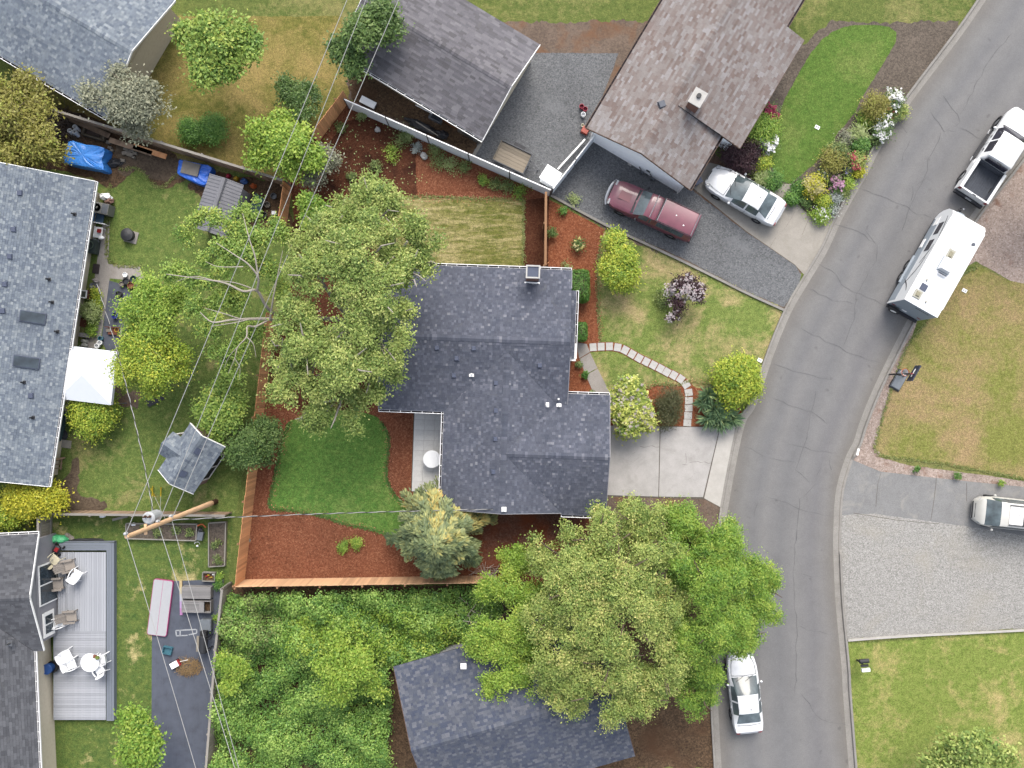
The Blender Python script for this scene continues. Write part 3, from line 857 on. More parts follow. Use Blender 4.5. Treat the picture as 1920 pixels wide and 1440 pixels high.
# gable triangles, fascia and the white corner post by the front door
g = MB()
for tri in ([F.w(-6.95, -1.1, 2.5), F.w(-6.95, 5.9, 2.5), F.w(-6.95, 2.385, 3.75)], [F.w(2.65, -1.1, 2.5), F.w(2.65, 5.9, 2.5), F.w(2.65, 2.385, 3.75)],
            [F.w(-3.2, -6.7, 2.5), F.w(2.6, -6.7, 2.5), F.w(-.32, -6.7, 3.55)], [F.w(5.1, -6.7, 2.5), F.w(5.1, -.9, 2.5), F.w(5.1, -3.795, 3.55)], [F.w(3.09, -.43, 2.56), F.w(3.09, -1.04, 2.56), F.w(3.09, -.43, 2.98)]):
    a, b, c = [Vector(p) for p in tri]; n = (b - a).cross(c - a).normalized() * .04
    MB().add([a - n, b - n, c - n, a + n, b + n, c + n], [(0, 2, 1), (3, 4, 5), (0, 1, 4, 3), (1, 2, 5, 4), (2, 0, 3, 5)]).build('gable', M['grey_wall'], house, True)
tr = MB()
for a, b, za, zb in (((-7.37, -1.66), (-7.37, 2.385), E, zr), ((-7.37, 2.385), (-7.37, 6.43), zr, E), ((5.46, -7.16), (5.46, -3.795), E, 3.691), ((5.46, -3.795), (5.46, -.43), 3.691, E), ((-3.73, -7.08), (-.32, -7.08), E, 3.691), ((-.32, -7.08), (2.99, -7.08), 3.691, 2.64), ((3.11, 5.35), (3.11, 6.43), 2.95, E), ((3.11, -1.0), (3.11, 1.5), 2.82, 3.6)):
    MB().bar(F.w(*a, za - .07), F.w(*b, zb - .07), .03, .15).build('trim', M['grey_wall'], house, True)
wt = MB()
wt.bar(F.w(3.05, 1.47, 2.5), F.w(3.5, 1.47, 2.5), .14, .12).box(F.w(3.46, 1.95, 1.25), (.12, .85, 2.5), R(-2))
wt.build('corner_post', M['white'], house, True)
o_n, o_s, o_e, o_w = (F.w(0, 1) , F.w(0, -1), F.w(1, 0), F.w(-1, 0))
gutter(house, F.w(-7.35, 6.43, E), F.w(3.09, 6.43, E), o_n)
gutter(house, F.w(-7.35, -1.66, E), F.w(-3.73, -1.66, E), o_s)
gutter(house, F.w(-3.73, -1.66, E), F.w(-3.73, -7.06, E), o_w)
gutter(house, F.w(3.4, 1.54, 2.62), F.w(3.4, 5.3, 2.62), o_e)
gutter(house, F.w(3.09, -.43, E), F.w(5.44, -.43, E), o_n)
gutter(house, F.w(2.99, -7.16, E), F.w(5.44, -7.16, E), o_s)
def onroof(px, py, zf, z0=3.2):
    z = z0
    for _ in range(6):
        p = W(px, py, z); x, y = F.inv(p); z = zf(x, y)
    return W(px, py, z + .005)
for px, py, zf in ((819, 652, zA_s), (888, 653, zA_s), (856, 672, zA_s), (851, 704, zA_s), (1012, 685, zA_s), (930, 770, zB_w), (929, 823, zB_w), (925, 885, zB_w), (930, 718, zB_w)):
    box_vent(house, onroof(px, py, zf), 0, .26)
for px, py, zf in ((884, 702, zA_s), (1025, 759, zB_e), (1047, 748, zB_e), (1048, 761, zC_n), (945, 955, zB_w)):
    pipe_vent(house, onroof(px, py, zf), .055, .28, flash=.13)
# chimney on the north eave
ch = W(998, 517, 2.7); cx, cy = F.inv(ch)
c_ = MB().prism([F.w(cx + a, cy + b).to_2d() for a, b in ((-.34, -.32), (.34, -.32), (.34, .3), (-.34, .3))], 0, 4.35).build('chimney', M['brick'], house, True)
cr = MB()
for a, b, c, d in ((-.38, -.36, .38, -.28), (-.38, .27, .38, .35), (-.38, -.28, -.3, .27), (.3, -.28, .38, .27)):
    cr.prism([F.w(cx + a, cy + b).to_2d(), F.w(cx + c, cy + b).to_2d(), F.w(cx + c, cy + d).to_2d(), F.w(cx + a, cy + d).to_2d()], 4.35, 4.46)
cr.build('chimney_cap', M['stone_pale'], c_, True)
MB().prism([F.w(cx + a, cy + b).to_2d() for a, b in ((-.3, -.28), (.3, -.28), (.3, .27), (-.3, .27))], 4.36, 4.4).build('flue', M['vent'], c_, True)
fl = MB(); fl.bar(F.w(cx - .42, cy - .42, 2.86), F.w(cx + .42, cy - .42, 2.86), .1, .05); fl.build('flashing', M['white'], c_, True)

# --- generic gable house on its own frame; x along the ridge, y across
def gable_house(name, label, ang, org, L, wd, eave, pitch, mat, wallm, over=(.4, .4), e=.145, tab=.3, gutters=(1, 1), seed=5, ridge=True, base=.1, t=.014, trimm=None, gm=None):
    f = Frame(ang, org)
    h = thing(name, label, 'house' if 'house' in name else 'shed', (org[0], org[1], 0))
    hw = wd / 2; zr = eave + hw * pitch
    pl = [[f.w(0, -hw, eave), f.w(L, -hw, eave), f.w(L, 0, zr), f.w(0, 0, zr)], [f.w(0, 0, zr), f.w(L, 0, zr), f.w(L, hw, eave), f.w(0, hw, eave)]]
    roof_part(h, pl, mat, e, tab, t, [(f.w(0, 0, zr), f.w(L, 0, zr))] if ridge else [], base, seed, pitch)
    ox, oy = over
    zw = eave - .08
    wm = MB().prism([f.w(x, y).to_2d() for x, y in ((ox, -hw + oy), (L - ox, -hw + oy), (L - ox, hw - oy), (ox, hw - oy))], 0, zw + oy * pitch - .06)
    for x in (ox + .02, L - ox - .02):
        a, b, c = f.w(x, -hw + oy, zw), f.w(x, hw - oy, zw), f.w(x, 0, zr - base - .02); n = f.w(.02, 0) - f.w(0, 0); n = Vector((n.x, n.y, 0))
        wm.add([a - n, b - n, c - n, a + n, b + n, c + n], [(0, 2, 1), (3, 4, 5), (0, 1, 4, 3), (1, 2, 5, 4), (2, 0, 3, 5)])
    wm.build('wall', wallm, h, True)
    tm = MB()
    for x in (-.015, L + .015):
        for s in (-1, 1): MB().bar(f.w(x, s * hw, eave - .05), f.w(x, 0, zr - .05), .03, .13).build('trim', trimm or M['white'], h, True)
    n_ = f.w(0, 1) - f.w(0, 0)
    if gutters[0]: gutter(h, f.w(0, -hw, eave), f.w(L, -hw, eave), -Vector((n_.x, n_.y, 0)), gm)
    if gutters[1]: gutter(h, f.w(0, hw, eave), f.w(L, hw, eave), Vector((n_.x, n_.y, 0)), gm)
    h['_'] = 0; del h['_']
    return h, f, hw, zr

# --- neighbour on the left: long grey roof.  x runs down the eave line, y towards the garden
c0 = W(178, 340, 2.3); f_ang = -8.75 - 90
fx = Frame(f_ang, (c0.x, c0.y))
org = fx.w(0, -4.95)
lh, lf, lhw, lzr = gable_house('neighbour_house', 'long house with pale grey shingle roof and two dark skylights along the left edge', f_ang, (org.x, org.y), 17.25, 9.9, 2.3, .3, M['sh_grey'], M['tan_wall'], (.3, .75), .14, .15, (0, 1), 21)
def lroof(px, py):
    z = 3.0
    for _ in range(6):
        x, y = lf.inv(W(px, py, z)); z = 2.3 + (lhw - y) * .3
    return W(px, py, z + .01)
for px, py in ((62, 595), (50, 679)):
    p = lroof(px, py); ro = Matrix.Rotation(R(-8.75), 4, 'Z') @ Matrix.Rotation(math.atan(.3), 4, 'Y')
    o = MB().box((0, 0, .05), (1.32, .62, .1)).build('skylight', M['vent'], lh)
    o.matrix_local = MW[lh].inverted() @ Matrix.Translation(p) @ ro
    pane = MB().box((0, 0, .105), (1.24, .55, .02)).build('pane', M['glass'], o)
for px, py in ((18, 481), (9, 533), (5, 583), (37, 362), (25, 430), (58, 742)): box_vent(lh, lroof(px, py), 0, .3)
for px, py in ((92, 524), (98, 567), (108, 622), (45, 717), (62, 783), (140, 402)): pipe_vent(lh, lroof(px, py), .05, .32, M['dark'], .1)
# its patio door and window on the garden side, wall panels
def wallpiece(name, par, f, x0, x1, y, z0, z1, mat, th=.05):
    return MB().prism([f.w(x, yy_).to_2d() for x, yy_ in ((x0, y), (x1, y), (x1, y + th), (x0, y + th))], z0, z1).build(name, mat, par, True)
yw = lhw - .75
for x0, x1, z0, z1 in ((3.0, 4.5, .9, 1.9), (12.2, 13.6, .9, 1.9), (15.2, 16.2, .9, 1.9)):
    w_ = wallpiece('window', lh, lf, x0, x1, yw + .004, z0, z1, M['white'], .06)
    xm = (x0 + x1) / 2
    wallpiece('pane', w_, lf, x0 + .07, xm - .04, yw + .05, z0 + .08, z1 - .08, M['glass'], .03)
    wallpiece('pane', w_, lf, xm + .04, x1 - .07, yw + .05, z0 + .08, z1 - .08, M['glass'], .03)

# --- grey house with the deck, bottom left
gx = W(114.6, 987.5); gE = W(124, 1196)
ang = math.degrees(math.atan2(gx.y - gE.y, gx.x - gE.x)) - 90     # ridge runs left-right
mid = (gx + gE) / 2
fg = Frame(ang, (mid.x, mid.y)); og = fg.w(-14, 0)
gh, gf, ghw, gzr = gable_house('deck_house', 'house with dark grey roof and grey siding facing the boarded deck in the bottom corner', ang, (og.x, og.y), 14, (gx - gE).length, 2.4, .36, M['sh_deck'], M['grey_wall'], (.3, .35), .15, .3, (0, 1), 31)
og2 = W(-40, 1212, 2.4); 
pl2 = [[W(65, 1222, 2.45), W(60, 1500, 2.45), W(-75, 1500, 3.75), W(-70, 1180, 3.75)], ]
P_a, P_b = gf.w(13.75, -ghw - .25, 2.4), gf.w(13.75, -ghw - 9, 2.4)
P_c, P_d = gf.w(9.6, -ghw - 9, 3.9), gf.w(9.6, -.1, 3.9)
roof_part(gh, [[gf.w(13.45, -ghw, 2.43), gf.w(13.45, -ghw - 9, 2.43), gf.w(10.2, -ghw - 9, 3.6), gf.w(10.2, -ghw + 3.25, 3.6)], [gf.w(10.2, -ghw + 3.25, 3.6), gf.w(10.2, -ghw - 9, 3.6), gf.w(6.9, -ghw - 9, 2.43), gf.w(6.9, -ghw, 2.43)]], M['sh_deck'], .15, .3, .014, [(gf.w(10.2, -ghw + 3.1, 3.6), gf.w(10.2, -ghw - 9, 3.6))], .1, 77)
MB().prism([gf.w(x, y).to_2d() for x, y in ((7.4, -ghw - 8.6), (13.1, -ghw - 8.6), (13.1, -ghw + .5), (7.4, -ghw + .5))], 0, 2.4).build('wall', M['tan_wall'], gh, True)
n_ = gf.w(1, 0) - gf.w(0, 0)
gutter(gh, gf.w(13.45, -ghw, 2.43), gf.w(13.45, -ghw - 9, 2.43), Vector((n_.x, n_.y, 0)))
xw = 14 - .3
def gwin(y0, y1, z0, z1, split=True, fr=.09):
    def pc(nm, par, a, b, c, d, mat, o, th):
        return MB().prism([gf.w(x, y).to_2d() for x, y in ((xw + o, a), (xw + o + th, a), (xw + o + th, b), (xw + o, b))], c, d).build(nm, mat, par, True)
    w_ = pc('window', gh, y0, y1, z0, z1, M['white'], .003, .05)
    ym = (y0 + y1) / 2
    pc('pane', w_, y0 + fr, ym - .04, z0 + fr, z1 - fr, M['glass'], .045, .02)
    pc('pane', w_, ym + .04, y1 - fr, z0 + fr, z1 - fr, M['glass'], .045, .02)
gwin(-.9, 1.4, .25, 2.1)
gwin(-2.75, -1.35, .7, 1.85, fr=.2)
for a, b in ((18, 1206), (30, 1131)):
    pipe_vent(gh, W(a, b, 3.1), .05, .35, M['metal'])

# --- white neighbour with brown roof, top centre
# gable end faces the crushed-rock yard; ridge runs up and to the right
pa, pb = W(1100, 240, 2.5), W(1293, 355, 2.5)
dv = (pb - pa).normalized(); ang = math.degrees(math.atan2(dv.y, dv.x)) + 90
org = (pa + pb) / 2
bh, bf, bhw, bzr = gable_house('neighbour_house', 'white walled house with brown shingle roof beside the parked white sedan', ang, (org.x, org.y), 13.5, (pb - pa).length, 2.5, .34, M['sh_brown'], M['white_wall'], (.25, .3), .14, .34, (1, 1), 41, True, .1, .016, M['fascia'], M['fascia'])
# front wing over the entrance, towards the road
jx = 3.05
q0, q1 = W(1387, 278, 2.5), W(1452, 178, 2.5)
x0, y0 = bf.inv(q0); x1, y1 = bf.inv(q1)
pr = bhw * .34
roof_part(bh, [[bf.w(x0, y0, 2.52), bf.w(x0 + 7, y0, 2.52), bf.w(x0 + 7, -.4, 2.52 + (-.4 - y0) * .245), bf.w(x0 - .1, -.4, 2.52 + (-.4 - y0) * .245)]], M['sh_brown'], .14, .34, .016, [], .1, 55)
wing_wall = MB().prism([bf.w(x, y).to_2d() for x, y in ((x0 + .4, y0 + .4), (x0 + 6.6, y0 + .4), (x0 + 6.6, -bhw + .2), (x0 + .4, -bhw + .2))], 0, 2.4).build('wall', M['white_wall'], bh, True)
n_ = bf.w(0, -1) - bf.w(0, 0)
MB().bar(bf.w(x0 - .02, y0, 2.46), bf.w(x0 - .02, -bhw, 2.75), .03, .14).build('trim', M['fascia'], bh, True); MB().bar(bf.w(x0, y0 - .02, 2.46), bf.w(x0 + 7, y0 - .02, 2.46), .03, .14).build('trim', M['fascia'], bh, True)
def broof(px, py):
    z = 3.2
    for _ in range(6):
        x, y = bf.inv(W(px, py, z)); z = bzr - abs(y) * .34
    return W(px, py, z + .01), z
p, z = broof(1241, 196); o = MB().add(*_hip(.42, .42, .14, .75)).build('roof_vent', M['vent_grey'], bh); o.matrix_local = MW[bh].inverted() @ Matrix.Translation(p) @ Matrix.Rotation(R(20), 4, 'Z')
p, z = broof(1300, 196)
o = MB().box((0, 0, .35), (.62, .8, 1.5)).build('chimney', M['brick'], bh); o.matrix_local = MW[bh].inverted() @ Matrix.Translation(p) @ Matrix.Rotation(R(-30), 4, 'Z')
MB().box((0, 0, 1.13), (.74, .9, .08)).build('chimney_cap', M['stone_pale'], o); MB().cyl((0, .08, 1.17), .13, .12, 12).build('flue', M['dark'], o)
# gas meter pipes and white corner board on the gable wall
f2 = MB(); 
for x in (-bhw + .36, bhw - .36): f2.bar(bf.w(.22, x, 0), bf.w(.22, x, 2.4), .12, .06)
f2.build('corner_board', M['white'], bh, True)

# --- grey roofed outbuilding top centre
pa, pb = W(905, 262, 2.3), W(772, 182, 2.3)
dv = (pb - pa).normalized(); ang = math.degrees(math.atan2(dv.y, dv.x))
f3 = Frame(ang, (pa.x, pa.y)); o3 = f3.w(0, -3.1)
oh, of, ohw, ozr = gable_house('outbuilding', 'outbuilding with mauve grey shingle roof, white eaves and stored timber along its wall', ang, (o3.x, o3.y), 9.5, 6.2, 2.3, .3, M['sh_slate'], M['tan_wall'], (.35, .3), .14, .4, (0, 1), 61)
M['cedar_wall'] = wood('cedar_siding', A(176, 112, 68))
M['grey_wood'] = wood('grey_timber', A(150, 146, 140))
m1 = MB().box((0, 0, .85), (.11, .03, 1.7)).mesh('siding_board', M['cedar_wall']); m2 = MB().box((0, 0, .75), (.1, .06, 1.5)).mesh('siding_board', M['grey_wood'])
for i in range(22):
    x = .5 + i * .15
    p = of.w(x, ohw - .3 + (.05 if i > 9 else .1)); o = put('siding_board', m1 if i > 9 else m2, oh, MW[oh].inverted() @ Vector((p.x, p.y, 0)), R(ang)); o.scale.z = rnd.uniform(.92, 1.05)

# --- dark roof bottom centre and roof top left
pa, pb = W(738, 1250, 2.8), W(872, 1212, 2.8)
dv = (pb - pa).normalized(); ang = math.degrees(math.atan2(dv.y, dv.x)); f4 = Frame(ang, (pa.x, pa.y)); o4 = f4.w(0, -4.2)
dh, df, dhw, dzr = gable_house('neighbour_house', 'dark blue grey shingle roof showing between the thicket and the light green tree', ang, (o4.x, o4.y), 11.5, 8.4, 2.8, .34, M['sh_dark'], M['grey_wall'], (.4, .4), .14, .2, (0, 0), 71, trimm=M['fascia'])
pipe_vent(dh, W(869, 1249, 3.2), .06, .3)
pa, pb = W(199, 221, 2.4), W(136, 184, 2.4)
dv = (pb - pa).normalized(); ang = math.degrees(math.atan2(dv.y, dv.x)); f5 = Frame(ang, (pa.x, pa.y)); o5 = f5.w(0, -3.8)
th_, tf, thw, tzr = gable_house('neighbour_house', 'grey roof corner with white gutter end half hidden under the silvery tree', ang, (o5.x, o5.y), 9.5, 7.6, 2.4, .3, M['sh_grey'], M['tan_wall'], (.4, .4), .145, .18, (0, 1), 81)

# --- playhouse shed with porch gable
eN, eS, wN = W(441.8, 835.4), W(384.7, 919.2), W(384.7, 788.7)
dv = (eS - eN).normalized(); ang = math.degrees(math.atan2(dv.y, dv.x)); org = (eN + wN) / 2
ps, pf, phw, pzr = gable_house('garden_shed', 'small garden shed with pale grey shingle roof and porch gable under the power lines', ang, (org.x, org.y), (eS - eN).length, (eN - wN).length + .05, 2.1, .75, M['sh_grey'], M['mauve_wall'], (.28, .22), .15, .17, (0, 0), 91)
zp = 2.1
L_ = (eS - eN).length; yv = phw
pm = L_ * .52; hwp = .72; hg = zp + hwp * .75
sgn = -1
xo = sgn * (phw + .55)
roof_part(ps, [[pf.w(pm - hwp, xo, zp), pf.w(pm, xo, hg), pf.w(pm, sgn * .35, hg), pf.w(pm - hwp, sgn * .9, zp)], [pf.w(pm, xo, hg), pf.w(pm + hwp, xo, zp), pf.w(pm + hwp, sgn * .9, zp), pf.w(pm, sgn * .35, hg)]], M['sh_grey'], .15, .17, .014, [(pf.w(pm, xo, hg), pf.w(pm, sgn * .35, hg))], .06, 95, .75)
pp = MB()
for d in (-.6, .6): pp.prism([pf.w(pm + d + a, xo + b * -sgn).to_2d() for a, b in ((-.05, .1), (.05, .1), (.05, .2), (-.05, .2))], 0, zp)
pp.build('porch_post', M['white'], ps, True)
# open screened side towards the fence: dark opening, white frame, leaning panels
yo = phw - .22
wallpiece('opening', ps, pf, .75, L_ - .7, yo + .004, .3, 1.75, M['black'], .02)
for x0, x1, z0, z1 in ((.7, L_ - .65, 1.72, 1.80), (.7, L_ - .65, .25, .33), (.7, .78, .3, 1.75), (L_ - .73, L_ - .65, .3, 1.75), (L_ * .5 - .03, L_ * .5 + .03, .3, 1.75)):
    wallpiece('screen_frame', ps, pf, x0, x1, yo + .02, z0, z1, M['white'], .04)
for px, py in ((371, 846), (343, 888)):
    z = 2.6
    for _ in range(6):
        x, y = pf.inv(W(px, py, z)); z = pzr - abs(y) * .75
    o = MB().box((0, 0, .02), (.36, .36, .05)).build('roof_vent', M['vent'], ps)
    o.matrix_local = MW[ps].inverted() @ Matrix.Translation(W(px, py, z + .03)) @ Matrix.Rotation(R(ang), 4, 'Z') @ Matrix.Rotation(-math.atan(.75), 4, 'X')

# --- shed with ribbed metal roof under the bare-branched tree
M['ribbed'] = plain('ribbed_metal', A(150, 150, 157), .45, .1, 2)
cr_ = [W(393, 326, 2.1), W(457, 348, 2.1), W(425, 446, 2.1), W(360, 425, 2.1)]
ms = thing('metal_shed', 'storage shed with ribbed grey metal roof beside the blue tarp pile', 'shed', ((cr_[0] + cr_[2]) / 2).to_2d().to_3d())
a, b, c, d = cr_
mt, mb_ = (a + b) / 2 + Vector((0, 0, .35)), (c + d) / 2 + Vector((0, 0, .35))
rfm = MB().slab([d, mb_, mt, a], .04).slab([mb_, c, b, mt], .04).build('roof', M['ribbed'], ms, True)
for (p0, p1, r0, r1) in ((a, d, mt, mb_), (b, c, mt, mb_)):
    for i in range(17):
        t = i / 16
        MB().bar(p0.lerp(p1, t) + Vector((0, 0, .012)), r0.lerp(r1, t) + Vector((0, 0, .012)), .045, .03).build('rib', M['ribbed'], rfm, True)
MB().tube([mt + Vector((0, 0, .02)), mb_ + Vector((0, 0, .02))], .14, n=8).build('ridge_cap', M['ribbed'], rfm, True)
cen = MW[ms].translation
MB().prism([((p - cen) * .9 + cen).to_2d() for p in cr_], 0, 2.12).build('wall', M['grey_wall'], ms, True)
MB().prism(PL([(457, 352), (478, 360), (446, 446), (424, 444)]), 0, .03).build('floor_slab', M['soil_dark'], ms, True)

# ------------------------------------------------------------------ fences
M['cedar'] = wood('new_cedar', A(206, 152, 108, 2.3), .28, (12, 12, 1.2), .75, .3, A(186, 122, 80, 2.2))
M['cedar_pale'] = wood('pale_cedar', A(218, 176, 138, 2.0), .2, (12, 12, 1.2), .75, .22)
M['old_fence'] = wood('weathered_fence', A(150, 128, 108, 2.1), .35, (12, 12, 1.2), .85, .35, A(120, 100, 86))
M['silver_fence'] = wood('silvered_fence', A(160, 152, 136, 1.7), .3, (12, 12, 1.2), .85, .3, A(126, 118, 100))
M['rail_grey'] = wood('grey_rail', A(186, 180, 172), .2, (1.5, 12, 12), .8, .1)
M['rail_tan'] = wood('tan_rail', A(196, 150, 112), .2, (1.5, 12, 12), .8, .1)
M['vinyl'] = plain('grey_vinyl', (.6, .63, .66), .5, .06)
M['post_dark'] = plain('steel_post', A(84, 88, 96), .5, .15)

def fence(name, label, a, b, h, bw, mat, rail, rail_side=1, cap=False, post_gap=2.4, gap=.012, group=None, seed=1, jit=.04, cat='fence', hs=None, post_mat=None):
    """upright boards on rails and posts from ground point a to b; every board a part"""
    a, b = Vector(a).to_2d(), Vector(b).to_2d()
    d = b - a; L = d.length; d.normalize(); n = Vector((-d.y, d.x)) * rail_side
    ang = math.atan2(d.y, d.x)
    t = thing(name, label, cat, (a.x, a.y, 0), ang, group)
    me = MB().box((0, 0, h / 2), (bw - gap, .022, h)).mesh('board', mat)
    q = random.Random(seed); k = int(L / bw)
    for i in range(k):
        x = (i + .5) * L / k
        o = put('board', me, t, (x, q.uniform(-.004, .004), 0), q.uniform(-.012, .012))
        hh = 1 + q.uniform(-jit, jit) * .5
        if hs: hh *= hs(x / L)
        o.scale = (L / k / bw, 1, hh)
    s = .035 * rail_side
    for z in (h * .16, h * .86):
        MB().box((L / 2, s, z), (L, .04, .09)).build('rail', rail, t)
    if cap: MB().box((L / 2, s * .4, h * 1.01 + .02), (L, .13, .035)).build('top_rail', rail, t)
    pm = MB().box((0, 0, h * .5 + .02), (.09, .09, h + .04)).mesh('post', post_mat or rail)
    for i in range(int(L / post_gap) + 1):
        put('post', pm, t, (min(L, i * post_gap), s * 2.6, 0))
    return t

FG = 'new cedar fence sections around the mulched back yard'
fence('wood_fence', 'orange cedar fence running along the left edge of the red mulch yard', W(459, 1086), W(516, 590), 1.83, .14, M['cedar'], M['rail_tan'], 1, False, group=FG, seed=3)
fence('wood_fence', 'pale cedar fence along the bottom of the red mulch yard above the thicket', W(459, 1086.5), W(932, 1079), 1.83, .14, M['cedar_pale'], M['rail_tan'], -1, False, group=FG, seed=4)
fence('wood_fence', 'short orange cedar fence piece beside the green compost lid', W(536, 430), W(546, 362), 1.83, .14, M['cedar'], M['rail_tan'], 1, group=FG, seed=5)
fence('wood_fence', 'orange cedar fence rising to the top corner of the mulched yard', W(596, 268), W(655, 190), 1.83, .14, M['cedar'], M['rail_tan'], 1, group=FG, seed=6)
fence('wood_fence', 'small cedar return panel behind the round pale green tree', W(546, 361), W(545, 343), 1.83, .14, M['cedar'], M['rail_tan'], 1, group=FG, seed=7)
fence('wood_fence', 'thin cedar fence between the striped lawn and the front mulch bed', W(1021, 505), W(1022, 372), 1.7, .14, M['cedar'], M['rail_tan'], 1, True, group=FG, seed=8)
fence('wood_fence', 'weathered fence with a grey top rail behind the blue tarps', W(545, 352), W(122, 222), 1.75, .15, M['old_fence'], M['rail_grey'], -1, True, seed=9)
fence('wood_fence', 'brown fence with grey top rail under the utility pole transformer', W(112, 957), W(436, 960), 1.3, .15, M['old_fence'], M['rail_grey'], -1, True, seed=10)
fence('wood_fence', 'leaning grey fence piece next to the yellow hedge', W(98, 962), W(98, 1014), 1.5, .15, M['silver_fence'], M['rail_grey'], 1, True, seed=11)
fence('wood_fence', 'silvery grey fence between the weed fabric and the thicket', W(436, 1092), W(424, 1200), 1.75, .15, M['silver_fence'], M['rail_grey'], -1, True, seed=12)
fence('wood_fence', 'grey fence continuing past the straw pile at the bottom edge', W(424, 1201), W(405, 1440), 1.75, .15, M['silver_fence'], M['rail_grey'], -1, True, seed=13)
fence('wood_fence', 'dark garden screen by the weathered fence corner', W(104, 934), W(117, 905), 1.1, .1, M['old_fence'], M['rail_grey'], -1, True, seed=14, gap=.05)

def panel_fence(label, pts, h, mat, edge=True):
    """smooth panels between slim posts"""
    a, b = W(*pts[0]).to_2d(), W(*pts[1]).to_2d()
    d = b - a; L = d.length; d.normalize(); ang = math.atan2(d.y, d.x)
    t = thing('panel_fence', label, 'fence', (a.x, a.y, 0), ang)
    k = max(1, round(L / 2.4)); s = L / k
    me = MB().box((0, 0, h / 2), (s - .07, .035, h)).mesh('panel', mat)
    pm = MB().box((0, 0, h / 2 + .02), (.06, .07, h + .04)).mesh('post', M['post_dark'])
    cp = MB().box((0, 0, h + .012), (s - .07, .06, .03)).mesh('top_rail', M['white'])
    for i in range(k):
        put('panel', me, t, ((i + .5) * s, 0, 0)); put('top_rail', cp, t, ((i + .5) * s, 0, 0))
    for i in range(k + 1): put('post', pm, t, (i * s, 0, 0))
    return t
panel_fence('long grey white panel fence between the mulched yard and the outbuilding', ((655, 203), (1031, 368)), 1.6, M['vinyl'])
panel_fence('short white panel fence running up to the brown roofed house', ((1034, 365), (1118, 258)), 1.5, M['vinyl'])
# low rack frame on the lawn side of the white gate: long white pole on the ground
MB().bar(W(1046, 317, .3), W(1097, 261, .3), .09, .09).solo('pole', M['white'], 'white pole lying beside the white gate fence', 'pole')
bx = W(1031, 338); t = thing('storage_box', 'white lidded storage box in the corner of the panel fence', 'box', (bx.x, bx.y, 0), R(-33))
MB().box((0, 0, .55), (.9, .8, 1.1)).build('body', M['white_wall'], t); MB().box((0, 0, 1.13), (1.0, .9, .06)).build('lid', M['white'], t)
t = fence('wood_trellis', 'dark wooden trellis against the grey roofed house', W(118, 858), W(116, 880), 1.2, .22, M['old_fence'], M['old_fence'], 1, False, gap=.17, cat='trellis')
# ------------------------------------------------------------------ utility pole, wires
M['pole'] = wood('pole_timber', A(210, 174, 138, 2.0), .25, (10, 10, .8), .85, .0)
M['pole_dark'] = wood('pole_butt', A(104, 74, 56), .3, (10, 10, .8), .9, .0)
M['wire'] = plain('aluminium_wire', A(214, 214, 212), .5, .1)
M['cable'] = plain('black_cable', A(60, 60, 64), .6, .2)
M['guard'] = plain('yellow_guard', A(222, 190, 40), .5, .15)
M['can'] = plain('transformer_grey', A(222, 226, 230), .4, .08)
pb_ = W(405, 940)
up = thing('utility_pole', 'tall tan wooden utility pole with a white transformer rising from the lawn corner', 'utility pole', pb_)
ZT = 11.6
MB().lathe([(.145, .75), (.1, ZT), (.06, ZT + .05), (0, ZT + .05)], n=12).build('pole', M['pole'], up, smooth=False)
MB().lathe([(.155, 0), (.15, .75)], n=12).build('pole_butt', M['pole_dark'], up)
tc = MW[up].inverted() @ W(280, 971, 8.3)
o = MB().lathe([(0, 0), (.26, 0), (.29, .1), (.29, .95), (.31, .97), (.31, 1.03), (.24, 1.1), (0, 1.12)], (tc.x, tc.y, 7.35), 16).build('transformer', M['can'], up, smooth=False)
MB().bar((tc.x, tc.y, 7.9), (0, 0, 7.9), .1, .5).build('bracket', M['metal'], up)
for dx in (-.1, .12): MB().lathe([(.05, 0), (.07, .1), (.03, .2), (.05, .3), (0, .33)], (tc.x + dx, tc.y + .1, 8.45), 8).build('bushing', M['pole_dark'], up)
for z in (ZT + .05, 8.2, 6.6): MB().lathe([(.05, 0), (.08, .08), (.05, .16), (.07, .24), (0, .28)], (.0, .16, z - .1), 8).build('insulator', M['can'], up)
MB().box((0, .0, 9.6), (.12, .5, .1)).build('crossarm', M['pole'], up)
def wire(label, a, b, sag, r=.017, mat=None, n=18, cat='power line'):
    a, b = Vector(a), Vector(b)
    b = a + (b - a) * 1.7
    pts = [a.lerp(b, i / n) - Vector((0, 0, sag * 4 * (i / n) * (1 - i / n))) for i in range(n + 1)]
    return MB().tube(pts, r, n=4, cap=False).solo('power_line', mat or M['wire'], label, cat, 'overhead wires')
wire('uppermost overhead wire, left of the three running up from the pole top', W(236, 1000, ZT + .1), W(780, -330, 11.8), .35, .015)
wire('middle of the three overhead wires crossing the bare-branched tree', W(297, 982, 8.2), W(760, -200, 9.2), .3, .016)
wire('right of the three overhead wires, passing over the garden shed roof', W(322, 973, 6.7), W(770, -60, 7.6), .25, .017)
wire('wire from the pole top down past the white and pink mat', W(236, 1002, ZT + .1), W(380, 1500, 11.6), .2, .015)
wire('wire crossing the weed fabric beside the picnic benches', W(297, 984, 8.2), W(455, 1500, 8.6), .2, .017)
wire('wire running down over the barbecue smoker', W(322, 975, 6.7), W(460, 1500, 6.9), .2, .016)
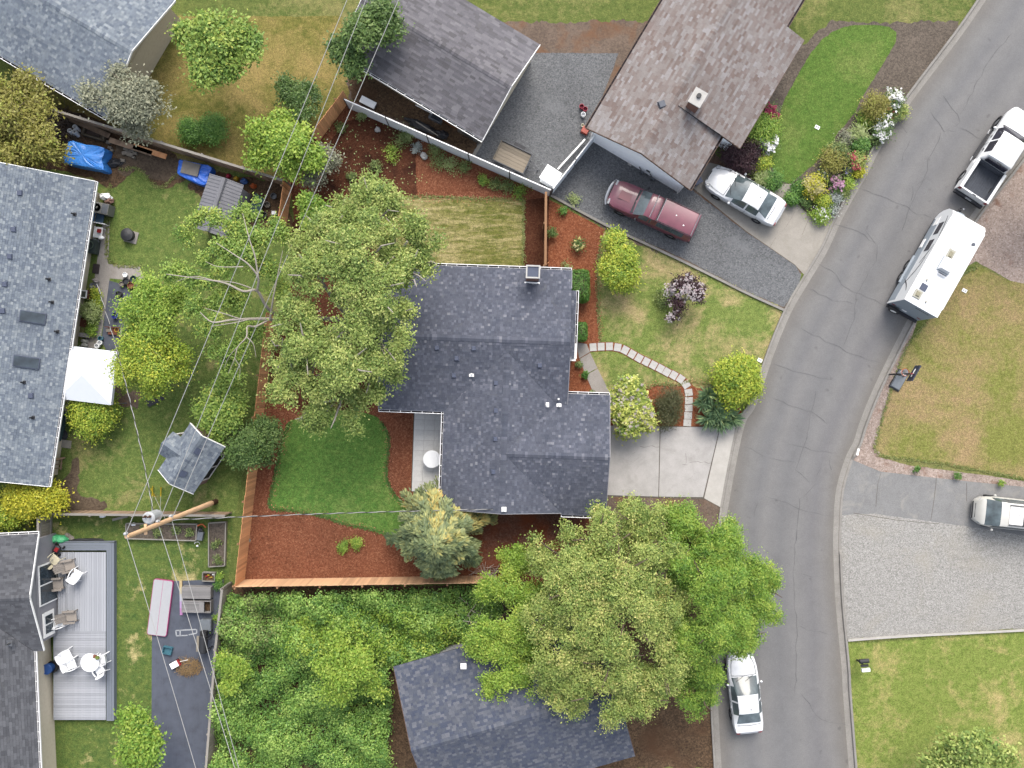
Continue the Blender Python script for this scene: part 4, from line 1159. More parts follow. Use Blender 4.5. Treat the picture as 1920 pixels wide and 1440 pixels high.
def twisted(label, a, b, sag, pitch, seed=0):
    a, b = Vector(a), Vector(b); L = (b - a).length; n = int(L / pitch * 8)
    d = (b - a).normalized(); s = d.cross(Vector((0, 0, 1))).normalized(); u = s.cross(d)
    t = thing('service_drop', label, 'power line', a, 0, 'service drops')
    for ph, mt, r, nm in ((0, M['wire'], .016, 'bare_strand'), (math.pi, M['cable'], .018, 'insulated_strand')):
        pts = []
        for i in range(n + 1):
            x = i / n; th = 2 * math.pi * x * L / pitch + ph
            pts.append(a.lerp(b, x) - Vector((0, 0, sag * 4 * x * (1 - x))) + (s * math.cos(th) + u * math.sin(th)) * .018)
        MB().tube(pts, r, n=4, cap=False).build(nm, mt, t, True)
twisted('twisted service cable from the pole across the mulch to the main house', W(322, 975, 6.7), W(942, 955, 3.5), .5, 1.1)
twisted('twisted service cable from the pole to the grey roofed house past the white canopy', W(290, 975, 7.6), W(182, 532, 2.4), .5, 1.0)
for (g0, zt_, lb) in (((286, 912), 9.0, 'left guy wire with a yellow guard below the transformer'), ((302, 914), 8.0, 'right guy wire with a yellow guard next to the shed roof'), ((283, 916), 7.2, 'slanting guy wire with a yellow guard left of the others')):
    a = W(*g0); b = pb_ + Vector((0, 0, zt_))
    t = thing('guy_wire', lb, 'guy wire', a)
    MB().tube([a, b], .012, n=4).build('cable', M['wire'], t, True)
    MB().tube([a, a.lerp(b, .28)], .035, n=6).build('guard', M['guard'], t, True)

# ------------------------------------------------------------------ vehicles
def paint(name, c, rough=.25, var=.05):
    m = N(name, rough, .5)
    m.b.inputs['Coat Weight'].default_value = .5
    m.b.inputs['Coat Roughness'].default_value = .08
    m.col(m.ramp(m.noise(2.5, 4), [(.3, sc(c, 1 - var)), (.7, sc(c, 1 + var))]))
    return m.m
M['p_white'] = paint('white_car_paint', (.47, .48, .49))
M['p_red'] = paint('maroon_car_paint', A(150, 74, 94), .45, .14)
M['p_reddark'] = paint('maroon_side_paint', A(128, 44, 58, 1.4), .3)
M['p_silver'] = paint('pale_gold_paint', A(232, 230, 222, 1.35), .3)
M['carglass'] = glass('car_glass', (.05, .065, .07))
M['carglass_dark'] = glass('tinted_glass', (.014, .014, .022))
M['tyre'] = plain('tyre', A(50, 50, 54), .85, .2)
M['rim'] = plain('alloy_rim', A(190, 194, 198), .3, .1, metal=.5)
M['chrome'] = plain('chrome', A(216, 218, 222), .2, .05, metal=.7)
M['trim_black'] = plain('black_trim', A(46, 48, 56), .6, .2)
M['lamp_red'] = plain('tail_lamp', A(170, 44, 52), .3)
M['lamp_clear'] = plain('head_lamp', A(206, 210, 214), .2)
M['bedliner'] = plain('bed_liner', A(92, 98, 110), .8, .2)

M['steel_dim'] = plain('seam_grey', A(150, 154, 160), .5)
def ip(tab, x):
    if x <= tab[0][0]: return tab[0][1]
    for (a, va), (b, vb) in zip(tab[:-1], tab[1:]):
        if x <= b:
            t = (x - a) / (b - a); t = t * t * (3 - 2 * t) if False else t
            return va + (vb - va) * t
    return tab[-1][1]

def car_shell(t, L, wtab, beltz, roofw, roofz, body, glassm, wind, rear, side, step=.09, zlow=.28, fillet=.06, pillar=()):
    """lofted body; faces between given stations become glass parts.  x runs from tail (-L/2) to nose (L/2)"""
    n = int(L / step); xs = [-L / 2 + L * i / n for i in range(n + 1)]
    V = []; K = 8
    for x in xs:
        wb, zb, wr, zr = ip(wtab, x), ip(beltz, x), ip(roofw, x), ip(roofz, x)
        prof = [(wb * .95, zlow), (wb * .995, zlow + (zb - zlow) * .35), (wb, zlow + (zb - zlow) * .65), (wb * .97, zb - .015), (wb * .95, zb + .01),
                (wr, max(zr - fillet, zb + .015)), (wr * .82, max(zr - .012, zb + .02)), (0, max(zr + .01, zb + .025))]
        V.append(prof)
    parts = {'body': MB(), 'windshield': MB(), 'rear_window': MB(), 'side_window': MB(), 'side_window2': MB()}
    def pt(i, k, s): p = V[i][k]; return (xs[i], s * p[0], p[1])
    for i in range(n):
        xm = (xs[i] + xs[i + 1]) / 2
        for k in range(K - 1):
            for s in (1, -1):
                q = [pt(i, k, s), pt(i + 1, k, s), pt(i + 1, k + 1, s), pt(i, k + 1, s)]
                if s < 0: q = q[::-1]
                key = 'body'
                if k >= 5 and wind[0] < xm < wind[1]: key = 'windshield'
                elif k >= 5 and rear and rear[0] < xm < rear[1]: key = 'rear_window'
                elif k == 4 and side and side[0] < xm < side[1] and not any(abs(xm - p) < .06 for p in pillar): key = 'side_window' if s > 0 else 'side_window2'
                parts[key].add(q, [(0, 1, 2, 3)])
    for i, fl in ((0, False), (n, True)):
        ring = [pt(i, k, 1) for k in range(K)] + [pt(i, k, -1) for k in range(K - 2, -1, -1)]
        parts['body'].add(ring, [tuple(range(len(ring)))[::-1] if not fl else tuple(range(len(ring)))])
    for key, mb in parts.items():
        if mb.f:
            mt = body if key == 'body' else glassm
            o = mb.build(key.rstrip('2'), mt, t, smooth=False)
            # weld for smooth shading
            import bmesh
            bm = bmesh.new(); bm.from_mesh(o.data); bmesh.ops.remove_doubles(bm, verts=bm.verts, dist=.0008); bmesh.ops.recalc_face_normals(bm, faces=bm.faces)
            for f in bm.faces: f.smooth = True
            for e in bm.edges:
                if len(e.link_faces) == 2 and e.calc_face_angle(0) > .6: e.smooth = False
            bm.to_mesh(o.data); bm.free()

WHEEL = {}
def wheels(t, xs, hw, r=.32, w=.2):
    key = (r, w)
    if key not in WHEEL:
        Mx = Matrix.Rotation(R(90), 4, 'X')
        WHEEL[key] = (MB().lathe([(r * .62, -w / 2), (r * .95, -w / 2), (r, -w / 2 + .03), (r, w / 2 - .03), (r * .95, w / 2), (r * .62, w / 2), (r * .62, -w / 2)], n=20, m=Mx).mesh('tyre', M['tyre']),
                      MB().lathe([(0, -w * .4), (r * .3, -w * .42), (r * .62, -w * .3), (r * .62, w * .3), (r * .3, w * .42), (0, w * .4)], n=14, m=Mx).mesh('rim', M['rim']))
    for x in xs:
        for s in (1, -1):
            o = bpy.data.objects.new('wheel', WHEEL[key][0]); COL.objects.link(o); o.parent = t; KIDS.setdefault(t, []).append(o)
            o.location = (x, s * (hw - w / 2 + .03), r)
            put('rim', WHEEL[key][1], o, (0, 0, 0))
def bx(t, name, c, d, mat, rz=0, parent=None, m=None): return MB().box(c, d, rz, m).build(name, mat, parent or t)
def mirrors(t, x, y, z, mat, l=.14):
    for s in (1, -1):
        MB().blob((x, s * (y + l * .6), z), (.07, l * .6, .08), 3, 8, 5, .05).build('mirror', mat, t)

def make_sedan(label, px, py, ang, mat):
    L = 4.75
    t = thing('parked_car', label, 'car', W(px, py), R(ang))
    car_shell(t, L, [(-2.375, .62), (-2.25, .78), (-1.8, .86), (0, .88), (1.5, .86), (2.05, .76), (2.3, .58), (2.375, .42)],
              [(-2.375, .72), (-2.2, .92), (-1.2, .95), (.9, .9), (1.7, .78), (2.25, .62), (2.375, .48)],
              [(-2.375, .5), (-2.2, .66), (-1.75, .7), (-1.65, .7), (-1.0, .58), (.05, .6), (.9, .72), (1.0, .74), (1.9, .64), (2.375, .3)],
              [(-2.375, .75), (-2.2, .97), (-1.72, 1.02), (-.95, 1.36), (-.4, 1.43), (.1, 1.4), (1.0, .98), (1.6, .9), (2.1, .76), (2.375, .52)],
              mat, M['carglass'], (.12, 1.0), (-1.68, -.98), (-1.1, .55), pillar=(-.35,))
    wheels(t, (-1.36, 1.36), .86, .31, .2)
    mirrors(t, .62, .88, .95, mat)
    bx(t, 'antenna_base', (-.75, -.1, 1.42), (.05, .04, .04), M['trim_black'])
    for s in (1, -1):
        MB().blob((2.12, s * .6, .66), (.16, .15, .06), 2, 8, 5, .05).build('headlight', M['lamp_clear'], t)
        MB().blob((-2.3, s * .62, .8), (.05, .14, .07), 2, 8, 5, .05).build('tail_light', M['lamp_red'], t)
        for k in (.25, -.7): bx(t, 'door_handle', (k, s * .87, .82), (.16, .03, .03), mat)
    bx(t, 'grille', (2.34, 0, .52), (.06, .6, .1), M['trim_black'])
    bx(t, 'number_plate', (-2.385, 0, .62), (.02, .32, .14), M['white'])
    for y0, y1 in ((.05, .55), (-.5, .0)): MB().tube([(1.04, y0, .99), (.78, y1, 1.1)], .012, n=4).build('wiper', M['trim_black'], t)
    MB().tube([(1.1, -.72, .95), (1.06, 0, .99), (1.1, .72, .95)], .014, n=4).build('hood_seam', M['trim_black'], t)
    MB().tube([(-1.76, -.66, 1.0), (-1.8, 0, 1.03), (-1.76, .66, 1.0)], .012, n=4).build('trunk_seam', M['trim_black'], t)
    for sy in (1, -1):
        MB().tube([(1.1, sy * .72, .945), (1.7, sy * .66, .875), (2.15, sy * .5, .74)], .01, n=4).build('hood_seam', M['trim_black'], t)
        MB().tube([(.06, sy * .6, 1.39), (-.9, sy * .58, 1.36)], .01, n=4).build('roof_seam', M['steel_dim'], t)
        for k in (.62, -.42, -1.2): bx(t, 'door_seam', (k, sy * .878, .66), (.014, .012, .5), M['trim_black'])
    return t
sedan = make_sedan('white sedan parked on the concrete strip next to the brown roofed house', 1391, 370.5, 149.6, M['p_white'])
dup(sedan, W(1390, 1290), R(96), 'white car half hidden under the big tree at the bottom kerb')

# maroon pickup with canopy
t = thing('pickup_truck', 'maroon pickup truck with a matching canopy and roof bars on the dark gravel', 'pickup truck', W(1219, 399), R(155.5))
L = 5.2
car_shell(t, L, [(-2.6, .82), (-2.5, .86), (1.6, .86), (2.2, .82), (2.5, .68), (2.6, .55)],
          [(-2.6, 1.0), (-2.5, 1.02), (.9, 1.0), (1.5, .98), (2.4, .9), (2.6, .78)],
          [(-2.6, .7), (-2.5, .72), (-.36, .73), (-.3, .66), (-.22, .7), (.35, .68), (.95, .76), (1.1, .78), (2.3, .7), (2.6, .5)],
          [(-2.6, 1.7), (-2.5, 1.74), (-.36, 1.78), (-.3, 1.6), (-.22, 1.68), (.35, 1.66), (1.0, 1.12), (1.8, 1.08), (2.35, .98), (2.6, .8)],
          M['p_red'], M['carglass'], (.42, 1.0), None, (-2.1, .62), zlow=.42, pillar=(-.3, .02, -.42, -.2))
wheels(t, (-1.62, 1.62), .86, .36, .23); mirrors(t, .72, .88, 1.08, M['trim_black'], .18)
MB().tube(smooth_line([(2.55, -.78, .6), (2.7, -.45, .6), (2.74, 0, .6), (2.7, .45, .6), (2.55, .78, .6)], 4), .12, n=8).build('front_bumper', M['chrome'], t)
bx(t, 'rear_bumper', (-2.68, 0, .55), (.14, 1.6, .16), M['trim_black'])
bx(t, 'windshield_cowl', (1.06, 0, 1.115), (.16, 1.4, .02), M['trim_black'])
for x in (.05, -.42, -2.5): MB().tube([(x, -.68, 1.78), (x, .68, 1.78)], .022, n=6).build('roof_bar', M['chrome'], t)
for y in (.68, -.68): MB().tube([(-.45, y, 1.77), (-2.55, y, 1.74)], .018, n=6).build('roof_rail', M['trim_black'], t)
for x, y in ((-1.3, -.05), (-1.9, .3)): MB().blob((x, y, 1.765), (.05, .04, .012), 5, 7, 4, .2).build('roof_spot', M['white'], t)
bx(t, 'hood_scoop', (1.75, 0, 1.1), (.7, .5, .03), M['p_reddark'])
for s in (1, -1):
    bx(t, 'headlight', (2.5, s * .58, .82), (.12, .3, .14), M['lamp_clear']); bx(t, 'tail_light', (-2.62, s * .76, .9), (.05, .12, .3), M['lamp_red'])
    bx(t, 'side_moulding', (-.2, s * .872, .62), (3.6, .02, .1), M['p_reddark'])
bx(t, 'canopy_seam', (-.36, 0, 1.66), (.05, 1.45, .2), M['trim_black'])

# white crew cab pickup with open bed
t = thing('pickup_truck', 'white crew cab pickup with an empty open bed hitched to the caravan', 'pickup truck', W(1857, 296), R(57))
car_shell(t, 3.75, [(-1.875, .92), (.8, .95), (1.3, .92), (1.7, .78), (1.875, .6)], [(-1.875, 1.12), (.6, 1.12), (1.1, 1.12), (1.7, 1.04), (1.875, .9)],
          [(-1.875, .72), (-1.78, .74), (-.2, .74), (.35, .84), (.5, .86), (1.5, .78), (1.875, .55)],
          [(-1.875, 1.5), (-1.78, 1.86), (-1.4, 1.88), (-.25, 1.86), (.42, 1.3), (1.2, 1.22), (1.65, 1.1), (1.875, .92)],
          M['p_white'], M['carglass_dark'], (-.12, .44), None, (-1.55, .12), zlow=.5, pillar=(-.72,))
for ch in KIDS[t]: ch.location.x += .95
def ww(*a): pass
bx(t, 'back_window', (-.955, 0, 1.5), (.06, 1.3, .42), M['carglass_dark'])
bx(t, 'bed_floor', (-1.9, 0, .72), (1.75, 1.6, .06), M['bedliner'])
for s in (1, -1):
    bx(t, 'bed_side', (-1.93, s * .88, .83), (1.95, .17, .66), M['p_white'])
    bx(t, 'bed_lining', (-1.9, s * .785, .95), (1.75, .02, .42), M['bedliner'])
    bx(t, 'tail_light', (-2.88, s * .86, 1.0), (.08, .16, .26), M['lamp_red'])
    bx(t, 'running_board', (.2, s * 1.02, .48), (2.0, .12, .06), M['trim_black'])
    for x in (-.35, .55): bx(t, 'door_handle', (x, s * .955, 1.02), (.16, .03, .05), M['trim_black'])
    for x in (-.9, .95): bx(t, 'step_bar', (x, s * 1.08, .5), (.3, .05, .05), M['chrome'])
bx(t, 'bed_front', (-1.0, 0, .95), (.06, 1.6, .44), M['bedliner'])
bx(t, 'tailgate', (-2.87, 0, .85), (.09, 1.6, .62), M['p_white']); bx(t, 'tailgate_handle', (-2.9, 0, 1.165), (.05, .22, .012), M['trim_black'])
bx(t, 'rear_bumper', (-3.02, 0, .58), (.16, 1.85, .2), M['trim_black']); bx(t, 'bumper_plate', (-3.06, 0, .685), (.1, .4, .01), M['chrome'])
bx(t, 'third_brake_light', (-.98, 0, 1.84), (.04, .3, .05), M['trim_black'])
for i in range(11): bx(t, 'bed_rib', (-1.9, -.7 + i * .14, .757), (1.7, .045, .016), M['bedliner'])
wheels(t, (-2.0, 1.75), .95, .4, .26); mirrors(t, .95, .97, 1.22, M['white'], .2)

for sy in (1, -1):
    MB().tube([(1.42, sy * .78, 1.26), (2.1, sy * .74, 1.2), (2.55, sy * .6, 1.1)], .012, n=4).build('hood_seam', M['trim_black'], t)
    MB().tube([(.7, sy * .72, 1.86), (-.5, sy * .72, 1.87)], .012, n=4).build('roof_seam', M['steel_dim'], t)
    for k in (.05, 1.0): bx(t, 'door_seam', (k, sy * .958, .95), (.014, .012, .6), M['trim_black'])
MB().tube([(1.4, -.8, 1.27), (1.46, 0, 1.3), (1.4, .8, 1.27)], .016, n=4).build('hood_seam', M['trim_black'], t)
# travel trailer
M['rv'] = plain('caravan_white', (.47, .48, .49), .4, .04); M['rv_grey'] = plain('caravan_grey', A(160, 170, 180, 1.6), .5, .06); M['rv_cream'] = plain('caravan_dome', A(216, 214, 198), .5, .1)
t = thing('travel_trailer', 'white travel trailer with roof vents and air conditioner parked behind the white pickup', 'caravan', W(1731, 504), R(60.5))
hl, hw, zt = 2.95, 1.03, 2.75
prof = [(-hl, .5), (hl - .25, .5), (hl + .02, .75), (hl + .12, 1.2), (hl + .1, 1.8), (hl - .12, 2.4), (hl - .42, zt - .03), (hl - .6, zt), (-hl, zt)]
m = MB(); k = len(prof)
m.add([(x, -hw, z) for x, z in prof] + [(x, hw, z) for x, z in prof], [tuple(range(k)), tuple(range(k, 2 * k))[::-1]] + [((i + 1) % k, i, i + k, (i + 1) % k + k) for i in range(k)])
m.build('body', M['rv'], t)
for s in (1, -1):
    bx(t, 'lower_panel', (-.1, s * (hw + .006), .95), (5.4, .012, .85), M['rv_grey'])
    bx(t, 'skirt_trim', (-.1, s * (hw + .012), .53), (5.5, .03, .08), M['trim_black'])
    for x, w_ in ((1.75, .75), (.65, .7)):
        if s > 0: bx(t, 'window', (x, hw + .012, 1.9), (w_, .02, .55), M['carglass_dark'])
    # swoosh stripes printed on the flank
    for (x0, z0, x1, z1, b_) in ((-.2, 2.3, -1.9, 1.2, .5), (-1.4, 1.1, -2.3, 2.2, .3), (2.5, 2.2, 1.1, 2.55, .15), (.6, 2.5, -.5, 1.9, .1)):
        pts = [Vector((x0 + (x1 - x0) * u, s * (hw + .008), z0 + (z1 - z0) * u + b_ * math.sin(u * math.pi) * .4)) for u in [i / 8 for i in range(9)]]
        mm = MB()
        for i, (a, b) in enumerate(zip(pts[:-1], pts[1:])): mm.bar(a, b, .01, .02 + .05 * math.sin(math.pi * (i + .5) / 8))
        mm.build('stripe', M['trim_black'], t)
    bx(t, 'fender', (-.75, s * (hw + .06), .78), (1.75, .14, .05), M['rv_grey'])
    MB().tube([(-hl, s * hw, zt), (hl - .6, s * hw, zt)], .025, n=5).build('roof_edge', M['white'], t)
    bx(t, 'rear_light', (-hl - .02, s * .82, 1.0), (.03, .22, .1), M['lamp_red'])
bx(t, 'hatch', (2.35, hw + .02, 1.1), (.5, .02, .5), M['white']); bx(t, 'hatch', (.95, hw + .03, .85), (.55, .03, .3), M['white'])
bx(t, 'rear_panel', (-hl - .008, 0, 1.65), (.016, 2.0, 2.1), M['rv_grey'])
bx(t, 'rear_bumper', (-hl - .1, 0, .5), (.16, 1.95, .14), M['trim_black'])
o = bx(t, 'rear_sign', (-hl - .02, -.25, 2.42), (.008, .9, .12), M['rv_grey'])
for i in range(7): bx(t, 'letter', (-hl - .027, .1 - i * .12, 2.42), (.006, .07 if i % 2 else .09, .09), M['trim_black'], parent=o)
bx(t, 'number_plate', (-hl - .02, .1, .95), (.02, .3, .16), M['white'])
Mx = Matrix.Rotation(R(90), 4, 'Y')
sw = MB().lathe([(.2, -.09), (.3, -.09), (.33, 0), (.3, .09), (.2, .09)], (-hl - .22, .55, .72), 18, Mx).build('spare_wheel', M['tyre'], t)
MB().lathe([(0, -.06), (.2, -.07), (.2, .07), (0, .06)], (-hl - .22, .55, .72), 14, Mx).build('rim', M['white'], sw)
for x, y, sx, sy in ((.45, .05, .62, .4), (-2.35, .55, .5, .46)):
    o = MB().add(*_hip(sx, sy, .06, .92)).build('roof_vent', M['rv_cream'], t); o.location = (x, y, zt)
    o2 = MB().add(*_hip(sx * .6, sy * .55, .06, .7)).build('dome', plain('vent_dome', A(186, 180, 152), .4, .1) if 'vd' not in M else M['vd'], o); o2.location = (0, 0, .06)
o = bx(t, 'roof_hatch', (-1.85, .45, zt + .03), (.36, .36, .06), M['vent'])
ac = MB().add(*_hip(.8, .66, .28, .84)).build('air_conditioner', M['rv'], t); ac.location = (-.2, -.02, zt + .05)
bx(t, 'air_conditioner_shade_skirt', (-.2, -.02, zt + .025), (.86, .72, .05), M['rv_grey'])  # added grey skirt, drawn as the shadow that outlines the white unit
bx(t, 'grille', (-.56, -.02, .1), (.03, .5, .1), M['vent_grey'], parent=ac)
for x, y in ((-1.42, .5), (-2.5, -.05)): MB().cyl((x, y, zt), .05, .1, 10).build('roof_pipe', M['rv_cream'], t)
MB().cyl((1.55, -.78, zt), .1, .05, 12).build('antenna', M['vent_grey'], t); bx(t, 'antenna_arm', (1.0, -.8, zt + .03), (1.1, .06, .03), M['white']); bx(t, 'roof_pad', (-.95, .68, zt + .008), (.75, .22, .016), M['rv'])
MB().tube([(2.4, -hw - .07, 2.6), (-2.4, -hw - .07, 2.6)], .06, n=8).build('awning', M['white'], t)
wheels(t, (-.35, -1.12), hw + .02, .33, .2)
MB().bar((hl, .35, .5), (hl + 1.0, 0, .5), .08, .1).bar((hl, -.35, .5), (hl + 1.0, 0, .5), .08, .1).build('hitch_frame', M['trim_black'], t)
MB().blob((hl + .42, 0, .8), (.2, .42, .3), 4, 12, 6, .04).build('gas_cover', M['rv_grey'], t)
MB().tube([(hl + .85, 0, .4), (hl + .85, 0, .95)], .05, n=8).build('jack', M['chrome'], t)

# pale gold van / SUV with roof rack
t = thing('parked_car', 'pale gold estate car with a grey roof rack on the right driveway', 'car', W(1892, 961), R(174))
car_shell(t, 4.75, [(-2.375, .84), (-2.2, .88), (1.4, .9), (2.0, .82), (2.3, .64), (2.375, .5)], [(-2.375, 1.0), (1.2, 1.0), (2.0, .94), (2.28, .74), (2.375, .55)],
          [(-2.375, .66), (-2.25, .7), (1.2, .68), (1.9, .74), (2.1, .74), (2.25, .64), (2.375, .4)],
          [(-2.375, 1.3), (-2.2, 1.62), (-1.5, 1.7), (1.1, 1.68), (1.4, 1.58), (2.0, 1.16), (2.15, 1.06), (2.28, .86), (2.375, .6)],
          M['p_silver'], M['carglass'], (1.38, 2.0), (-2.36, -2.2), (-2.0, 1.6), pillar=(-.5, -1.4))
wheels(t, (-1.4, 1.42), .88, .34, .22); mirrors(t, 1.55, .9, 1.1, M['p_silver'])
bx(t, 'roof_panel', (-.5, 0, 1.715), (2.9, 1.0, .02), M['white'])
for s in (1, -1):
    MB().tube([(1.0, s * .57, 1.75), (-2.0, s * .57, 1.77)], .03, n=6).build('roof_rail', M['post_dark'], t)
    MB().blob((2.1, s * .62, .78), (.18, .12, .07), 6, 9, 5, .05).build('headlight', M['lamp_clear'], t)
for x in (.15, -.55, -1.25): bx(t, 'roof_bar', (x, 0, 1.77), (.06, 1.1, .04), M['post_dark'])
bx(t, 'grille', (2.33, 0, .62), (.06, .8, .1), M['trim_black']); bx(t, 'bumper_slot', (2.39, 0, .42), (.04, 1.0, .08), M['trim_black'])
bx(t, 'antenna', (.45, -.05, 1.74), (.05, .03, .05), M['trim_black'])

# flat bed utility trailer with plank floor
M['plank'] = wood('trailer_plank', A(176, 164, 146), .25, (1.2, 10, 10), .85, .2)
t = thing('utility_trailer', 'small flat trailer with a plank floor behind the panel fence', 'trailer', W(961, 300), R(-25.5))
me = MB().box((0, 0, 0), (1.86, .185, .04)).mesh('plank', M['plank'])
for i in range(6): put('plank', me, t, (0, -.49 + i * .196, .58 + rnd.uniform(0, .006)), rnd.uniform(-.004, .004))
for s in (1, -1):
    bx(t, 'side_rail', (0, s * .62, .62), (1.98, .05, .16), M['post_dark']); bx(t, 'end_rail', (s * .97, 0, .62), (.05, 1.2, .16), M['plank'] if s < 0 else M['post_dark'])
    bx(t, 'mudguard', (.1, s * .76, .62), (.7, .2, .04), M['trim_black'])
wheels(t, (.1,), .84, .28, .16)
MB().bar((.95, .3, .45), (1.75, 0, .45), .06, .06).bar((.95, -.3, .45), (1.75, 0, .45), .06, .06).build('tow_bar', M['post_dark'], t)
MB().tube([(1.6, 0, 0), (1.6, 0, .6)], .03).build('jack_stand', M['metal'], t)

# ------------------------------------------------------------------ yard furniture and clutter
M['plastic_w'] = plain('white_plastic', (.56, .57, .58), .4, .05)
M['plastic_cream'] = plain('cream_plastic', A(226, 218, 190, 1.5), .45, .06)
M['teak'] = wood('grey_teak', A(164, 156, 148, 1.4), .25, (8, 8, 8), .85, .15)
M['deck'] = wood('deck_board', A(186, 190, 198, 1.32), .12, (12, 1.0, 12), .75, .16)
M['deck_trim'] = wood('deck_border', A(146, 154, 166, 1.1), .1, (6, 6, 6), .75, .05)
M['tarp'] = plain('blue_tarp', A(62, 136, 222, 1.8), .45, .2, 3, bump=.4)
M['tarp_deep'] = plain('deep_blue_tarp', A(44, 112, 224, 1.6), .45, .2, 3, bump=.4)
M['board_grey'] = plain('grey_board', A(150, 144, 136), .85, .2, 5)
M['rubble'] = plain('concrete_rubble', A(166, 158, 146), .9, .25, 6)
M['red'] = plain('red_plastic', A(190, 44, 50), .5, .12)
M['pinkred'] = plain('raspberry_plastic', A(196, 26, 70), .5, .12)
M['orange'] = plain('orange_plastic', A(224, 110, 50), .5, .12)
M['yellow'] = plain('yellow_plastic', A(230, 190, 40), .5, .12)
M['blue'] = plain('blue_plastic', A(54, 70, 170), .5, .12)
M['skyblue'] = plain('light_blue_plastic', A(60, 110, 190), .5, .12)
M['teal'] = plain('teal_plastic', A(84, 146, 166), .5, .12)
M['teal_dark'] = plain('dark_teal_cloth', A(48, 84, 88), .8, .25)
M['greenbag'] = plain('green_bag', A(84, 186, 128, 1.5), .5, .25, 9)
M['pink'] = plain('pink_vinyl', A(226, 90, 160), .5, .1)
M['mat_w'] = plain('white_vinyl', A(220, 222, 226), .5, .04)
M['steelgrey'] = plain('grey_steel', A(130, 136, 144), .4, .12)
M['unit'] = plain('unit_grey', A(160, 160, 156), .5, .1)
M['slab_grey'] = plain('grey_cover', A(140, 148, 156), .6, .12)
M['terracotta'] = plain('terracotta', A(160, 96, 70), .8, .2)
M['stick'] = wood('dry_branch', A(124, 112, 104), .3, (6, 6, 6), .9, .3)
M['straw'] = wood('dry_straw', A(196, 164, 120), .3, (6, 6, 6), .9, .3)
M['planter_soil'] = M['soil_dark']
M['timber_edge'] = wood('raised_bed_timber', A(190, 186, 176), .15, (2, 8, 8), .8, .1)
M['bench_wood'] = wood('bench_slat', A(150, 148, 148, 1.4), .3, (1.2, 10, 10), .85, .25)
M['redwood'] = wood('swing_timber', A(132, 84, 68), .3, (4, 4, 4), .85, .15)

def T3(name, label, cat, px, py, ang=0, z=0.0, group=None):
    return thing(name, label, cat, W(px, py, z), R(ang), group)

# --- deck boards in front of the grey house, border boards round the edge
dA, dB = W(96, 1020, .35), W(213, 1262, .35)
dF = Frame(2.0, W(213.5, 1300, .35).to_2d())
deck = thing('deck', 'grey boarded deck with a darker border beside the grey house', 'deck', dF.w(0, 0))
dh = .35
def dk(px, py): return dF.inv(W(px, py, dh))
xl, yt = dk(104, 1022); xr, yb = dk(206, 1183)
me = MB().box((0, 0, 0), (.13, 1, .03)).mesh('deck_board', M['deck'])
x = xl - .1; 
while x < -.45:
    o = put('deck_board', me, deck, (x, (yt + yb) / 2 - .28, dh - .02 + rnd.uniform(0, .004)), 0); o.scale.y = (yt - yb) - .5; x += .14
me = MB().box((0, 0, 0), (1, .13, .03)).mesh('deck_board', M['deck'])
y = yb - .08
while y > -1.5:
    o = put('deck_board', me, deck, ((xl - .9) / 2, y, dh - .02 + rnd.uniform(0, .004)), 0); o.scale.x = abs(xl) - .05; y -= .14
for i in range(3):
    o = MB().box((-.36 + i * .15, (yt - 1.6) / 2, dh - .012), (.14, yt + 1.6, .03)).build('border_board', M['deck_trim'], deck)
    o = MB().box(((xl - .15) / 2 - .1, yt - .05 - i * .15, dh - .008), (abs(xl) - .15, .14, .03)).build('border_board', M['deck_trim'], deck)
MB().box((-.02, (yt - 1.6) / 2, dh / 2 - .02), (.05, yt + 1.6, dh)).box((xl / 2, yt + .06, dh / 2 - .02), (abs(xl), .05, dh)).build('skirt', M['deck_trim'], deck)

def chair(name, label, px, py, ang, mat, h=.43, zz=.36, kind='plastic', group=None, w=.52):
    t = T3(name, label, 'chair', px, py, ang, zz, group)
    me_ = lambda n, mb: mb.build(n, mat, t)
    if kind == 'adirondack':
        me_('seat', MB().box((-.02, 0, .32), (.55, w, .04), m=Matrix.Rotation(R(8), 4, 'Y')))
        for i in range(5): me_('slat', MB().box((-.5, -.22 + i * .11, .62), (.04, .095, .75 - abs(i - 2) * .06), m=Matrix.Rotation(R(-28), 4, 'Y')))
        for s in (1, -1):
            me_('armrest', MB().box((-.1, s * .33, .52), (.7, .12, .03))); me_('leg', MB().box((.2, s * .3, .26), (.06, .05, .52))); me_('leg', MB().box((-.35, s * .3, .26), (.06, .05, .52)))
    else:
        me_('seat', MB().add(*_hip(w, w, .05, .92)).box((0, 0, -.01), (w * .9, w * .9, .02)) ) .location = (0, 0, h)
        bk = MB()
        arc = [(-.24 - .06 * math.cos(a), .27 * math.sin(a)) for a in [R(-80 + 20 * i) for i in range(9)]]
        lo = [Vector((x, y, h)) for x, y in arc]; hi = [Vector((x - .12, y * 1.05, h + .42 - .1 * abs(y))) for x, y in arc]
        n = len(lo); bk.add(lo + hi + [p + Vector((-.025, 0, 0)) for p in lo + hi], [(i, i + 1, n + i + 1, n + i) for i in range(n - 1)] + [(2 * n + i, 3 * n + i, 3 * n + i + 1, 2 * n + i + 1) for i in range(n - 1)] + [(n + i, n + i + 1, 3 * n + i + 1, 3 * n + i) for i in range(n - 1)])
        me_('backrest', bk)
        for s in (1, -1):
            me_('armrest', MB().tube(smooth_line([(-.28, s * .27, h + .25), (0, s * .31, h + .24), (.24, s * .29, h + .18)], 4), .03, n=6))
            me_('leg', MB().tube([(.24, s * .29, h + .18), (.3, s * .3, 0)], .025)); me_('leg', MB().tube([(-.24, s * .25, h), (-.34, s * .27, 0)], .025))
    return t
chair('garden_chair', 'cream plastic chair seen from behind near the green bag on the deck', 109, 1047, 50, M['plastic_cream'])
